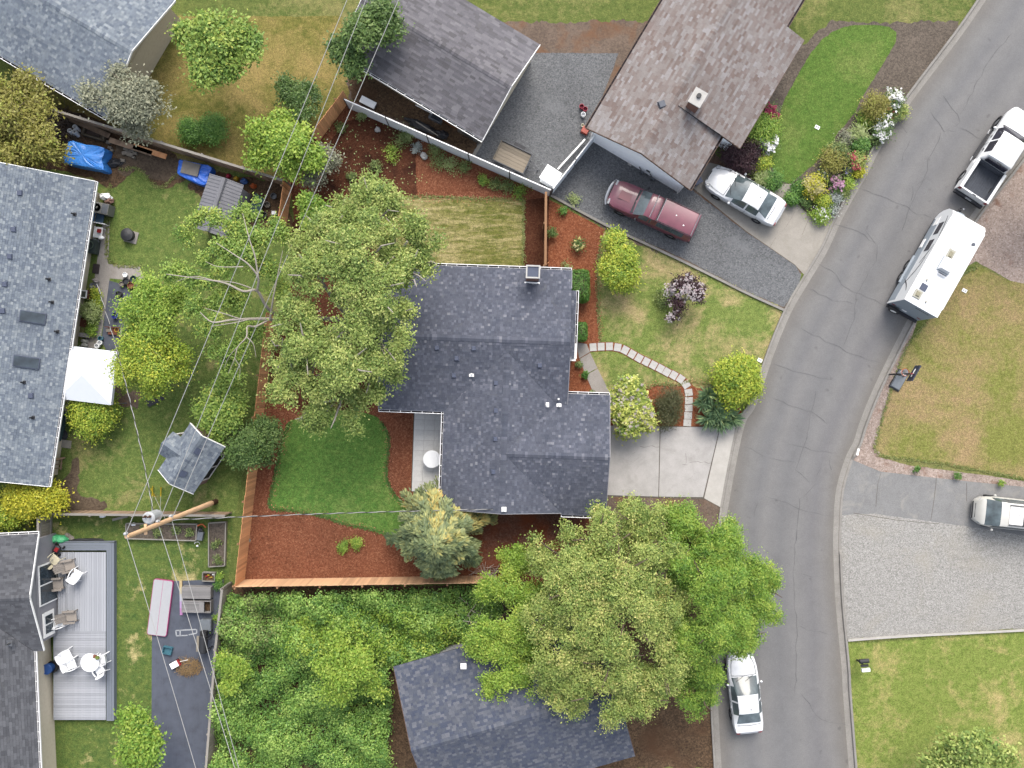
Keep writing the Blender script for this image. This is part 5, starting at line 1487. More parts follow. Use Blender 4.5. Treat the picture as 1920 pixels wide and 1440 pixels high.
chair('garden_chair', 'white plastic lounge chair in the middle of the deck beside the black mat', 150, 1075, 60, M['plastic_w'], .4, w=.56)
chair('garden_chair', 'white plastic chair under the small framed window of the grey house', 118, 1163, 15, M['plastic_w'])
chair('garden_chair', 'white plastic chair left of the round table, the upper of the pair', 132, 1225, 28, M['plastic_w'], .44, w=.58)
chair('garden_chair', 'white plastic chair left of the round table, the lower of the pair', 141, 1241, 20, M['plastic_w'])
chair('garden_chair', 'white plastic chair tucked below the round table at the deck corner', 193, 1250, 120, M['plastic_w'])
chair('garden_chair', 'white plastic chair on the right of the round table', 196, 1232, 190, M['plastic_w'])
chair('adirondack_chair', 'grey weathered wooden chair next to the cream chair', 137, 1058, 12, M['teak'], kind='adirondack')
chair('adirondack_chair', 'large grey wooden armchair in front of the big house window', 115, 1092, 5, M['teak'], kind='adirondack', w=.7)
chair('adirondack_chair', 'grey wooden armchair right of the small framed window', 140, 1153, 5, M['teak'], kind='adirondack')
t = T3('table', 'round white plastic table with a small tray planter on the deck', 'table', 180, 1235, 0, .36)
MB().lathe([(0, .7), (.5, .7), (.53, .715), (.53, .735), (.5, .74), (0, .742)], n=28).build('tabletop', M['plastic_w'], t)
for a in range(4): MB().tube([(.3 * math.cos(a * 1.57 + .8), .3 * math.sin(a * 1.57 + .8), .7), (.4 * math.cos(a * 1.57 + .8), .4 * math.sin(a * 1.57 + .8), 0)], .03).build('leg', M['plastic_w'], t)
t = T3('tray', 'terracotta coloured tray with a green pot plant on the round white table', 'tray', 181, 1231, -10, 1.1)
MB().box((-.08, 0, .03), (.2, .18, .06)).build('tray', M['terracotta'], t); MB().blob((.1, -.02, .1), (.12, .1, .12), 4, 9, 6, .3).build('plant', plain('pot_plant', A(130, 150, 60)), t)
MB().box((*W(133, 1084, .37).to_2d(), .37), (.5, .6, .015), R(3)).solo('door_mat', M['black'], 'black rubber mat under the white lounge chair', 'mat')
MB().blob(W(110, 1011, .2), (.55, .28, .3), 9, 14, 7, .12).solo('bag', M['greenbag'], 'bright green bag lying by the deck corner', 'bag', smooth=False)
t = T3('lawn_mower', 'red and black lawn mower at the top of the deck against the grey house', 'lawn mower', 110, 1029, 60, .36)
MB().blob((0, 0, .22), (.3, .24, .14), 2, 10, 6, .08).build('deck_housing', M['trim_black'], t); MB().box((.05, -.05, .36), (.22, .2, .12)).build('engine_cover', M['red'], t)
for s in (1, -1):
    MB().tube([(-.25, s * .2, .25), (-.8, s * .2, .8)], .015).build('handle', M['steelgrey'], t)
    for x in (.25, -.25): MB().lathe([(0, -.03), (.1, -.03), (.1, .03), (0, .03)], (x, s * .25, .1), 10, Matrix.Rotation(R(90), 4, 'X')).build('wheel', M['black'], t)
t = T3('drum', 'blue topped drum beside a black round tub at the bottom of the deck', 'drum', 96, 1250, 0, .36)
MB().lathe([(0, 0), (.28, 0), (.3, .5), (.28, .52), (.26, .46), (0, .46)], n=16).build('body', M['skyblue'], t)
MB().lathe([(0, 0), (.3, 0), (.36, .3), (.33, .32), (.3, .1), (0, .08)], tuple(W(104, 1247, .36)), 16).solo('tub', M['black'], 'black round tub next to the blue drum', 'tub')
MB().blob(W(128, 1014, .05), (.9, .12, .12), 12, 14, 5, .3).solo('plastic_sheet', M['dark'], 'crumpled dark plastic sheet along the top edge of the deck', 'sheet')
MB().blob(W(168, 1012, .05), (.8, .1, .1), 13, 14, 5, .3).solo('plastic_sheet', M['dark'], 'dark plastic sheet strip at the top right deck edge', 'sheet')
for (px, py, lb) in ((126, 1004, 'largest pale stone above the deck corner'), (133, 1009, 'small flat stone by the dark plastic sheet')):
    MB().blob(W(px, py, .06), (.2, .16, .1), px, 8, 5, .25).solo('stone', M['rubble'], lb, 'stone')

# --- lower yard: tumbling mat, foam beam, benches, smoker, boxes, raised beds
def mat_thing(label, pa, pb, w, h, top, side):
    a, b = W(*pa), W(*pb); d = b - a
    t = thing('tumbling_mat', label, 'mat', (a + b) / 2, math.atan2(d.y, d.x))
    L = d.length; x, y = L / 2, w / 2; r = .12
    poly = []
    for cx_, cy_, a0 in ((x - r, y - r, 0), (-x + r, y - r, 90), (-x + r, -y + r, 180), (x - r, -y + r, 270)):
        poly += [(cx_ + r * math.cos(R(a0 + k * 30)), cy_ + r * math.sin(R(a0 + k * 30))) for k in range(4)]
    MB().prism(poly, .02, h - .012).build('side', side, t)
    MB().prism([(p[0] * .985, p[1] * .95) for p in poly], h - .02, h).build('top', top, t)
    MB().box((0, 0, h + .002), (L * .97, .018, .004)).build('centre_line', side, t)
mat_thing('white tumbling mat with pink edges lying on the weed fabric', (309, 1086), (296, 1190), 1.15, .2, M['mat_w'], M['pink'])
t = T3('balance_beam', 'slim pastel yellow and pink foam beam beside the benches', 'beam', 340.5, 1120, 91)
for i, c in enumerate([(226, 160, 220), (222, 190, 240), (224, 226, 240), (240, 226, 190), (240, 214, 160)]):
    MB().box((-.81 + i * .405, 0, .06), (.405, .15, .1)).build('segment', plain('foam_%d' % i, A(*c), .7, .05), t)
def bench_box(label, px, py, n, L, w, h, hole=False):
    t = T3('slatted_bench', label, 'bench', px, py, -1)
    me = MB().box((0, 0, 0), (L, w / n - .012, .03)).mesh('slat', M['bench_wood'])
    for i in range(n):
        o = put('slat', me, t, (0 if not hole else -L * .14, -w / 2 + (i + .5) * w / n, h - .015))
        if hole: o.scale.x = .72
    MB().box((0, w / 2, h / 2), (L, .03, h - .04)).box((0, -w / 2, h / 2), (L, .03, h - .04)).box((L / 2, 0, h / 2), (.03, w, h - .04)).box((-L / 2, 0, h / 2), (.03, w, h - .04)).build('side_panel', M['bench_wood'], t)
    if hole:
        MB().box((L * .36, 0, .12), (L * .26, w * .9, .04)).build('tray', M['soil_dark'], t); MB().box((L * .2, .0, h + .03), (.32, w * .9, .02), m=Matrix.Rotation(R(-12), 4, 'Y')).build('lid', M['bench_wood'], t)
bench_box('grey slatted bench box, the upper of the two on the weed fabric', 373.5, 1108, 8, 1.66, .66, .5)
bench_box('grey slatted bench box with its lid half open, the lower of the two', 373.5, 1134, 8, 1.66, .66, .5, True)
t = T3('storage_box', 'square grey box with a rounded lid above the barbecue smoker', 'box', 391, 1168, 0)
MB().box((0, 0, .25), (.6, .6, .5)).build('body', M['slab_grey'], t); MB().add(*_hip(.68, .68, .06, .9)).build('lid', M['slab_grey'], t).location = (0, 0, .5)
t = T3('barbecue_smoker', 'black barrel barbecue smoker with a side shelf by the silvery fence', 'barbecue', 391, 1198, 88)
MB().lathe([(0, -.5), (.2, -.5), (.24, -.46), (.24, .46), (.2, .5), (0, .5)], (-.05, 0, .85), 16, Matrix.Rotation(R(90), 4, 'Y')).build('barrel', M['dark'], t)
MB().box((-.05, .3, .8), (.9, .22, .03)).build('shelf', plain('shelf_wood', A(176, 166, 148)), t); MB().box((.55, 0, .8), (.3, .36, .34)).build('firebox', M['black'], t)
for x in (-.4, .3):
    for s in (1, -1): MB().tube([(x, s * .18, .7), (x, s * .26, 0)], .025).build('leg', M['black'], t)
for x in (-.35, .3): MB().tube(smooth_line([(x, -.2, .9), (x, -.42, 1.0), (x + .15, -.5, 1.02)], 4), .035).build('handle', M['black'], t)
t = T3('box', 'teal plastic box on the weed fabric near the straw pile', 'box', 316, 1218, -12)
for c, d in (((0, 0, .03), (.52, .42, .04)), ((.25, 0, .12), (.03, .42, .24)), ((-.25, 0, .12), (.03, .42, .24)), ((0, .2, .12), (.5, .03, .24)), ((0, -.2, .12), (.5, .03, .24))): MB().box(c, d).build('panel', M['teal'], t)
t = T3('toy_wagon', 'white wagon tray with a red handle end beside the straw pile', 'wagon', 330, 1244, 28)
MB().box((0, 0, .2), (.5, .34, .12)).build('tray', M['plastic_w'], t); MB().box((.3, 0, .22), (.1, .36, .16)).build('front', M['red'], t); MB().tube([(.35, 0, .2), (.85, -.1, .3)], .015).build('handle', M['white'], t)
for x in (-.2, .2):
    for s in (1, -1): MB().lathe([(0, -.03), (.09, -.03), (.09, .03), (0, .03)], (x, s * .19, .09), 10, Matrix.Rotation(R(90), 4, 'X')).build('wheel', M['black'], t)
def sticks(name, label, cat, px, py, rx, ry, n, L, r, mat, h=.35, seed=1, curve=.3):
    q = random.Random(seed); c = W(px, py); m = MB()
    for i in range(n):
        a, rr = q.uniform(0, 6.28), math.sqrt(q.random())
        p = Vector((c.x + rx * rr * math.cos(a), c.y + ry * rr * math.sin(a), q.uniform(.03, h * (1.1 - rr))))
        b = q.uniform(0, 6.28); l = L * q.uniform(.5, 1.2)
        d = Vector((math.cos(b), math.sin(b), q.uniform(-.15, .2))) * l / 2; s = Vector((-math.sin(b), math.cos(b), q.uniform(-.2, .4))) * l * curve * q.uniform(-.5, .5)
        m.tube([p - d, p + s, p + d], r * q.uniform(.6, 1.3), r * .4, 4)
    return m.solo(name, mat, label, cat, kind='stuff')
sticks('straw_pile', 'heap of dry straw and cut stalks at the bottom fence', 'straw pile', 354, 1250, .75, .5, 260, .5, .012, M['straw'], .5, 4)
sticks('brush_pile', 'tangled heap of grey cut branches beside the white pipes', 'brush pile', 110, 238, 1.5, .95, 190, 1.4, .025, M['stick'], .8, 5)
t = T3('wood_planter', 'timber planter with yellow and red toys near the fence corner', 'planter', 394, 1080, -2)
for c, d in (((.35, 0, .15), (.04, .5, .3)), ((-.35, 0, .15), (.04, .5, .3)), ((0, .25, .15), (.74, .04, .3)), ((0, -.25, .15), (.74, .04, .3))): MB().box(c, d).build('side', M['timber_edge'], t)
MB().box((0, 0, .1), (.66, .46, .06)).build('soil', M['soil_dark'], t)
for i, (x, y, k) in enumerate(((-.1, .05, 'yellow'), (.05, -.08, 'yellow'), (-.2, -.02, 'red'), (.2, .08, 'plastic_w'))): MB().blob(W(394 + x * 32, 1080 - y * 32, .17), (.08, .05, .05), i, 7, 5, .3).solo('toy', M[k], ['yellow toy at the upper left in the timber planter', 'yellow toy digger lying lower in the timber planter', 'small red toy in the timber planter', 'small white toy in the timber planter'][i], 'toy')
def raised_bed(label, pts):
    P2 = PL(pts, .25); c = sum((Vector((p.x, p.y)) for p in P2), Vector((0, 0))) / 4
    t = thing('raised_bed', label, 'raised bed', (c.x, c.y, 0))
    for i in range(4):
        a, b = P2[i], P2[(i + 1) % 4]; m = MB().bar((a.x, a.y, .13), (b.x, b.y, .13), .06, .26); m.build('timber', M['timber_edge'], t, True)
    MB().prism([c + (p - c) * .985 for p in P2], .0, .17).build('soil', M['soil_bed'], t, True)
raised_bed('long raised bed with pale timber edges under the utility pole', [(236, 982), (369, 983), (367, 1014), (236, 1010)])
raised_bed('narrow upright raised bed with pale edges next to the cedar fence', [(391, 981), (423, 979), (421, 1061), (391, 1063)])
t = T3('wheelbarrow', 'orange and grey garden cart between the two raised beds', 'cart', 381, 995, 80)
MB().tube(smooth_line([(.3, -.25, .4), (.45, 0, .42), (.3, .25, .4)], 5), .04).build('handle', M['orange'], t); MB().box((-.25, 0, .3), (.5, .32, .25)).build('tray', M['steelgrey'], t); MB().blob((.1, .05, .35), (.16, .14, .16), 3, 8, 5, .2).build('engine', M['dark'], t)
MB().blob(W(250, 983, .12), (.2, .1, .1), 6, 8, 5, .3).solo('bag', M['plastic_w'], 'white bag at the upper left corner of the long raised bed', 'bag')
t = T3('sprinkler', 'small white sprinkler with a hoop on the lawn below the garden cart', 'sprinkler', 371, 1023, 0)
MB().blob((0, 0, .08), (.07, .06, .08), 2, 8, 5, .1).build('head', M['plastic_w'], t); MB().tube([(.16 * math.cos(a / 2), .1 + .14 * math.sin(a / 2), .12) for a in range(7)], .012).build('hoop', M['plastic_w'], t)
def tub_planks(label, px, py, ang, L, w, mat):
    MB().box((*W(px, py).to_2d(), .06), (L, w, .1), R(ang)).solo('plank', mat, label, 'plank')
tub_planks('pale plank lying against the brown fence left of the transformer', 226, 971, 14, .9, .14, M['timber_edge'])
MB().blob(W(192, 966, .15), (.22, .14, .14), 4, 9, 5, .2).solo('bag', M['plastic_w'], 'white bundle on the lawn side of the brown fence', 'bag')
# --- upper left yard: tarps, pipes, rubble, planks
def tarp(label, pts, h, mat, seed, over=.15, n=14):
    P2 = PL(pts, h); c = sum((Vector(p) for p in P2), Vector((0, 0))) / len(P2)
    L = smooth_loop([(p.x, p.y, 0) for p in P2], 4); q = random.Random(seed); m = MB()
    rings = [(1.0 + over, .02), (1.03, h * .55), (.985, h * .93), (.85, h * 1.0), (.5, h * 1.02)]
    vs = []; k = len(L)
    for f, z in rings:
        for p in L:
            j = 1 + q.uniform(-.03, .03)
            vs.append((c.x + (p.x - c.x) * f * j, c.y + (p.y - c.y) * f * j, max(.01, z + q.uniform(-.035, .035) * (z > .1))))
    vs.append((c.x, c.y, h * 1.02))
    fs = [(r * k + i, r * k + (i + 1) % k, (r + 1) * k + (i + 1) % k, (r + 1) * k + i) for r in range(len(rings) - 1) for i in range(k)]
    fs += [((len(rings) - 1) * k + i, (len(rings) - 1) * k + (i + 1) % k, len(vs) - 1) for i in range(k)]
    return MB().add(vs, fs).solo('tarp', mat, label, 'tarp')
tarp('large sky blue tarp draped over a pile near the brush heap', [(130, 263), (160, 270), (194, 277), (190, 300), (193, 318), (165, 313), (120, 304), (117, 294), (123, 278)], .9, M['tarp'], 3, .05)
tarp('bright blue tarp with a grey board on top beside the metal shed', [(337, 299), (362, 304), (395, 312), (390, 330), (384, 347), (357, 338), (333, 325), (334, 310)], .7, M['tarp_deep'], 5, .03)
MB().box((*W(357, 316, .8).to_2d(), .80), (1.02, .72, .05), R(-14)).solo('board', M['board_grey'], 'grey board weighing down the bright blue tarp', 'board')
pipe_group = 'stacked white pipes'
for (px, py, lb) in ((138, 252, 'left of the three white pipes by the blue tarp'), (148, 245, 'topmost of the three white pipes by the blue tarp'), (147, 254, 'lowest of the three white pipes by the blue tarp')):
    t = T3('pipe', lb, 'pipe', px, py, 0, 0, pipe_group); MB().lathe([(.11, 0), (.13, 0), (.13, .5), (.105, .5), (.10, .1)], n=14, m=Matrix.Rotation(R(-12), 4, 'X')).build('tube', M['plastic_w'], t)
    MB().lathe([(0, .1), (.1, .1)], n=12).build('inside', M['dark'], t)
t = T3('trough', 'old brown concrete sink trough beside the white pipes', 'trough', 182, 252, -17)
for c, d in (((0, 0, .1), (1.3, .62, .14)), ((.62, 0, .28), (.12, .62, .24)), ((-.62, 0, .28), (.12, .62, .24)), ((0, .27, .28), (1.2, .1, .24)), ((0, -.27, .28), (1.2, .1, .24))): MB().box(c, d).build('side', plain('trough_%d' % len(bpy.data.materials), A(120, 108, 90), .9, .2), t)
MB().box((-.1, .02, .26), (.8, .36, .04)).build('basin', plain('trough_inside', A(92, 76, 70), .9, .2), t)
for i, (px, py, s) in enumerate(((240, 280, 1.2), (249, 283, 1.1), (236, 288, 1.0), (246, 291, 1.2), (232, 302, .9), (255, 289, .8), (208, 278, .7), (206, 268, .9), (212, 283, .6), (252, 296, .6))):
    MB().box((*W(px, py).to_2d(), .1), (.3 * s, .2 * s, .2), R(-20 + 13 * (i % 3))).solo('rubble_block', M['rubble'], ['upper left concrete block of the rubble heap', 'upper right concrete block of the rubble heap', 'middle left block of the rubble heap', 'middle block of the rubble heap', 'single pale block near the black bag', 'brown block at the right of the rubble heap', 'small upright block left of the pond pit', 'grey stone at the end of the trough', 'small stone at the left rim of the pit', 'smallest block at the lower right of the rubble heap'][i], 'block', 'concrete rubble blocks')
MB().blob(W(215, 305, .12), (.45, .26, .18), 8, 12, 6, .3).solo('bag', M['dark'], 'black rubbish bag below the bare soil pit', 'bag')
for i, (a, b, lb) in enumerate((((205, 262), (285, 288), 'reddish boards leaning behind the rubble blocks'), ((250, 274), (312, 294), 'long orange brown plank leaning on the weathered fence'), ((130, 222), (205, 255), 'pale plank stack at the top of the weathered fence'))):
    a, b = W(*a, .5), W(*b, .5); MB().bar(a, b, .3, .05).solo('plank', M['old_fence'] if i != 1 else M['cedar'], lb, 'plank')
for i, (px, py, k, lb, s) in enumerate(((428, 330, 'pinkred', 'pink toy behind the metal shed', .12), (443, 335, 'yellow', 'yellow toy behind the metal shed', .13), (457, 340, 'skyblue', 'blue bucket behind the metal shed', .2), (475, 349, 'orange', 'orange toy pieces between shed and fence', .16))):
    MB().blob(W(px, py, s), (s * 1.2, s, s), i, 8, 5, .25).solo('toy', M[k], lb, 'toy')
MB().prism(PL([(479, 361), (496, 373), (488, 400), (472, 405), (468, 385)], .5), .45, .5).solo('cover', M['teal_dark'], 'dark teal sheet leaning beside the metal shed', 'cover')
for px, py, k, lb in ((515, 369, 'steelgrey', 'grey ring tub in the dark corner by the cedar panel'), (503, 385, 'rubble', 'pale pot below the ring tub in the corner'), (497, 404, 'dark', 'dark pot in the corner by the metal shed')):
    MB().lathe([(0, .02), (.14, 0), (.18, .25), (.15, .26), (.13, .06), (0, .06)], tuple(W(px, py)), 14).solo('pot', M[k], lb, 'pot')
MB().box((*W(515, 400).to_2d(), .1), (.24, .2, .2)).solo('box', M['plastic_w'], 'small white box at the foot of the cedar panel', 'box')
# --- along the wall of the long grey roofed house
MB().blob(W(199, 369, .3), (.34, .22, .28), 3, 12, 6, .2).solo('bag', M['plastic_w'], 'white rubbish bag beside the heat pump', 'bag')
MB().blob(W(205, 376, .25), (.26, .2, .22), 5, 12, 6, .25).solo('bag', plain('brown_bag', A(176, 136, 120), .7, .3), 'brown patterned bag leaning on the white rubbish bag', 'bag')
MB().bar(W(180, 362, .1), W(210, 372, .1), .1, .1).solo('plank', M['timber_edge'], 'dark edged plank at the house corner by the rubbish bags', 'plank')
t = T3('heat_pump', 'grey heat pump unit with a round fan against the house wall', 'heat pump', 200, 395, -12)
MB().box((0, 0, .4), (.95, .62, .8)).build('body', M['unit'], t); MB().lathe([(0, .0), (.2, .0), (.23, .02), (.21, .03)], (-.18, 0, .8), 20).build('fan_guard', M['dark'], t); MB().box((.27, 0, .81), (.34, .52, .02)).build('lid', M['steelgrey'], t); MB().cyl((-.18, 0, .81), .06, .03, 10).build('hub', M['unit'], t)
t = T3('garden_chair', 'blue cushioned chair with pale arms below the heat pump', 'chair', 193, 412, -10)
MB().box((.02, 0, .42), (.45, .5, .08)).build('seat', plain('blue_cushion', A(70, 106, 138), .8), t); MB().box((-.36, 0, .6), (.28, .48, .1), m=Matrix.Rotation(R(35), 4, 'Y')).build('backrest', plain('blue_back', A(58, 108, 160), .8), t)
for s in (1, -1):
    MB().bar((-.2, s * .29, .6), (.45, s * .29, .55), .05, .04).build('armrest', M['plastic_w'], t); MB().tube([(.42, s * .29, .55), (.42, s * .29, 0)], .02).build('leg', M['plastic_w'], t); MB().tube([(-.25, s * .27, .55), (-.3, s * .27, 0)], .02).build('leg', M['plastic_w'], t)
t = T3('cart', 'white cart with a red box on it beside the wall', 'cart', 190, 438, -8)
MB().box((0, 0, .4), (.5, .62, .06)).build('tray', M['plastic_w'], t)
for x in (-.2, .2):
    for y in (-.26, .26): MB().tube([(x, y, .4), (x, y, 0)], .02).build('leg', M['plastic_w'], t)
MB().box((*W(186, 433, .5).to_2d(), .5), (.2, .22, .14), R(-8)).solo('box', M['red'], 'small red box on the white cart', 'box')
MB().blob(W(189, 445, .48), (.18, .12, .1), 4, 9, 5, .2).solo('bag', M['plastic_w'], 'white bag on the lower end of the white cart', 'bag')
t = T3('fire_pit', 'round black lidded fire pit on a small grey slab in the lawn', 'fire pit', 244, 442, -15)
MB().box((.1, -.05, .03), (.75, .7, .06)).build('slab', M['concrete_tan'], t); MB().lathe([(0, .06), (.32, .06), (.36, .4), (.38, .42), (.36, .46), (.12, .54), (0, .55)], n=22).build('bowl', M['dark'], t)
t = T3('potting_rack', 'dark green pot stand with a hose reel by the house door', 'rack', 177, 464, -8)
MB().box((0, 0, .3), (.7, .8, .5)).build('stand', plain('dark_green_metal', A(70, 84, 82), .6, .3), t); MB().tube([(.22 * math.cos(a * .5), .22 * math.sin(a * .5) + .05, .6 + .01 * (a % 2)) for a in range(26)], .03).build('hose', plain('hose_green', A(110, 130, 116), .5), t)
MB().blob(W(179, 452, .35), (.2, .16, .2), 9, 9, 5, .3).solo('watering_can', M['steelgrey'], 'grey watering can above the hose reel stand', 'watering can')
t = T3('side_table', 'small white framed square table by the wall above the fern', 'table', 163.5, 553, -6)
for c, d in (((.2, 0, .5), (.06, .46, .04)), ((-.2, 0, .5), (.06, .46, .04)), ((0, .2, .5), (.34, .06, .04)), ((0, -.2, .5), (.34, .06, .04))): MB().box(c, d).build('rim', M['plastic_w'], t)
MB().box((0, 0, .48), (.36, .36, .02)).build('top', plain('table_slate', A(104, 110, 100), .7), t)
for x in (-.18, .18):
    for y in (-.18, .18): MB().tube([(x, y, .48), (x, y, 0)], .02).build('leg', M['redwood'], t)
MB().box((*W(171, 553).to_2d(), .22), (.14, .5, .44), R(-6)).solo('crate', M['redwood'], 'reddish wooden crate beside the white framed table', 'crate')
MB().box((*W(180.5, 504).to_2d(), .03), (.38, .56, .04), R(-9)).solo('door_mat', plain('dark_mat', A(70, 60, 62), .9, .3), 'dark door mat on the paved path', 'mat')
MB().blob(W(179, 526, .25), (.18, .16, .2), 7, 9, 5, .3).solo('flower_pot', plain('pale_pot', A(180, 172, 170), .7, .3), 'pale pot of dry flowers by the wall path', 'pot')
MB().lathe([(0, .02), (.16, 0), (.2, .28), (.16, .29), (0, .2)], tuple(W(178, 537)), 12).solo('flower_pot', M['steelgrey'], 'grey round pot below the dry flowers', 'pot')
for i, (px, py, r, k, lb) in enumerate(((240, 528, .2, 'dark', 'largest black pot of the group at the path end'), (237, 516, .14, 'plastic_w', 'small white pot above the black pots'), (254, 524, .2, 'teal_dark', 'green planted pot of the pot group'), (231, 533, .15, 'rubble', 'pale square pot left in the pot group'), (249, 536, .2, 'terracotta', 'brown pot under the leaves in the pot group'), (226, 552, .18, 'dark', 'dark pot lying on the weed fabric'), (262, 528, .12, 'black', 'small black pot at the right of the pot group'))):
    MB().lathe([(0, .02), (r * .8, 0), (r, r * 1.5), (r * .85, r * 1.52), (r * .8, r), (0, r)], tuple(W(px, py)), 14).solo('flower_pot', M[k], lb, 'pot', 'pots at the end of the paved path')
MB().lathe([(0, .05), (.14, 0), (.2, .3), (.16, .31), (.13, .1), (0, .09)], tuple(W(219, 592)), 18).solo('flower_pot', M['blue'], 'empty cobalt blue pot on the weed fabric', 'pot')
t = T3('porch_swing', 'broken reddish timber swing seat lying on the weed fabric', 'swing', 219, 620, -3)
MB().bar((-.6, .18, .25), (.75, .18, .25), .05, .06).build('beam', M['redwood'], t); MB().bar((.35, .15, .2), (.35, -.4, .2), .1, .05).build('brace', M['teak'], t); MB().box((-.15, -.05, .12), (.6, .4, .05)).build('seat', M['redwood'], t); MB().bar((.75, .1, .3), (1.1, .6, .4), .06, .05).build('arm', M['redwood'], t); MB().bar((.1, -.3, .2), (.6, -.42, .2), .05, .05).build('rail', M['redwood'], t)
MB().box((*W(204, 619, .1).to_2d(), .1), (.25, .2, .16)).solo('box', M['rubble'], 'pale stone block at the end of the broken swing', 'block')
MB().tube([(W(221, 619).x + .12 * math.cos(a), W(221, 619).y + .12 * math.sin(a), .16) for a in [i * .45 for i in range(15)]], .025).solo('hose_ring', M['yellow'], 'yellow coiled ring on the broken swing', 'ring')
for i, (px, py, k, lb) in enumerate(((191.5, 635, 'teal', 'light teal bucket at the end of the path'), (190, 643, 'plastic_w', 'white ring pot below the teal bucket'), (185, 649, 'plastic_w', 'white ring pot nearest the white canopy'))):
    MB().lathe([(0, .03), (.12, 0), (.15, .25), (.11, .26), (.1, .08), (0, .07)], tuple(W(px, py)), 14).solo('bucket', M[k], lb, 'bucket')
for px, py, lb in ((159, 640, 'upper pale bag on the path by the house wall'), (158, 647, 'pale shell shaped bag just above the white canopy')):
    MB().blob(W(px, py, .12), (.22, .14, .12), px + py, 10, 5, .15).solo('bag', plain('pale_bag_%d' % py, A(206, 208, 200), .7), lb, 'bag')
MB().box((*W(162, 629).to_2d(), .15), (.6, .24, .3), R(-8)).solo('bench', M['bench_wood'], 'small weathered bench between the herb strip and the canopy', 'bench')
MB().box((*W(146, 604).to_2d(), .3), (.25, .5, .6), R(-8)).solo('cabinet', M['trim_black'], 'dark cabinet against the house wall', 'cabinet')
MB().box((*W(158, 605).to_2d(), .06), (.5, .5, .1), R(-8)).solo('wooden_step', M['redwood'], 'reddish wooden step at the house wall', 'step')
# pop-up canopy
cn = thing('canopy_tent', 'white pop-up canopy tent against the grey roofed house', 'canopy', W(197, 704), R(-7))
hw_ = 1.5; za, zb_ = 2.08, 2.72
cp = [(-hw_, -hw_, za), (hw_, -hw_, za), (hw_, hw_, za), (-hw_, hw_, za)]
M['canvas'] = plain('canopy_cloth', (.44, .46, .49), .6, .03, 2)
for i in range(4): MB().add([cp[i], cp[(i + 1) % 4], (0, 0, zb_)], [(0, 1, 2)]).build('cloth_panel', M['canvas'], cn)
for i in range(4):
    a, b = Vector(cp[i]), Vector(cp[(i + 1) % 4]); MB().bar(a - Vector((0, 0, .13)), b - Vector((0, 0, .13)), .02, .26).build('valance', M['canvas'], cn)
    MB().tube([(a.x * .97, a.y * .97, 0), (a.x * .97, a.y * .97, za)], .03).build('leg', M['steelgrey'], cn)
# folded parasol and things under the round shrub
t = T3('parasol', 'folded dark green parasol lying by the wall under the yellow round shrub', 'parasol', 120, 795, 80)
MB().lathe([(.05, -1.1), (.16, -.9), (.24, -.1), (.1, .75), (.04, .9)], (0, 0, .3), 10, Matrix.Rotation(R(90), 4, 'Y')).build('cloth', M['teal_dark'], t); MB().tube([(-1.4, 0, .3), (1.1, 0, .3)], .025).build('pole', M['dark'], t)
t = T3('parasol_stand', 'black parasol base with a pale square centre at the foot of the parasol', 'parasol base', 117, 816, 10)
MB().lathe([(0, 0), (.34, 0), (.34, .06), (.12, .14), (0, .14)], n=14).build('base', M['trim_black'], t); MB().box((0, 0, .15), (.2, .2, .02)).build('cap', plain('pale_cap', A(176, 168, 150)), t)
MB().box((*W(122, 832).to_2d(), .04), (.75, .45, .08), R(-8)).solo('step_slab', plain('pale_slab', A(198, 192, 180), .9), 'pale concrete step below the parasol base', 'slab')
MB().box((*W(292, 749).to_2d(), .05), (1.1, .45, .06), R(28)).solo('panel', M['dark'], 'dark grey panel lying in the grass under the tree', 'panel')
# --- patio table on the white tiles
t = T3('table', 'round white table on the pale tiled patio beside the dark roof', 'table', 812, 859, 0, .06)
MB().lathe([(0, .7), (.48, .7), (.51, .715), (.51, .73), (.48, .74), (0, .742)], n=32).build('tabletop', M['plastic_w'], t)
for a in range(4): MB().tube([(.3 * math.cos(a * 1.57 + .4), .3 * math.sin(a * 1.57 + .4), .7), (.38 * math.cos(a * 1.57 + .4), .38 * math.sin(a * 1.57 + .4), 0)], .03).build('leg', M['plastic_w'], t)
# --- basketball hoop on the right verge
t = T3('basketball_hoop', 'portable basketball hoop with a grey base on the verge by the kerb', 'basketball hoop', 1684, 713, 60)
MB().add(*_hip(1.15, .62, .2, .88)).build('base', M['slab_grey'], t); MB().box((0, 0, .05), (1.2, .66, .08)).build('base_rim', M['trim_black'], t)
Mi = MW[t].inverted(); q0 = Mi @ W(1667, 702, 0.1); q1 = q0 + Vector((0, 0, 2.7))
MB().tube([q0, q1], .05, n=8).build('pole', M['trim_black'], t)
for d in ((.3, .1), (.32, -.12)): MB().tube([(q0.x, q0.y, .9), (d[0], d[1], .2)], .025).build('brace', M['trim_black'], t)
qb = Mi @ W(1712, 700, 2.5); qr = Mi @ W(1697, 698, 2.4)
MB().box((qb.x, qb.y, 2.6), (.98, .06, .66)).build('backboard', plain('backboard_blue', A(58, 66, 88), .4), t); MB().box((qb.x, qb.y + .05, 2.6), (.5, .02, .06)).build('board_trim', M['white'], t)
MB().bar(q1, (qb.x, qb.y - .02, 2.5), .07, .07).build('arm', M['red'], t)
MB().tube([(qr.x + .2 * math.cos(a), qr.y + .2 * math.sin(a), 2.42) for a in [i * .4 for i in range(17)]], .02).build('rim', M['orange'], t)
MB().lathe([(.19, 2.4), (.16, 2.2), (.1, 2.0)], (qr.x, qr.y, 0), 12).build('net', M['plastic_w'], t)
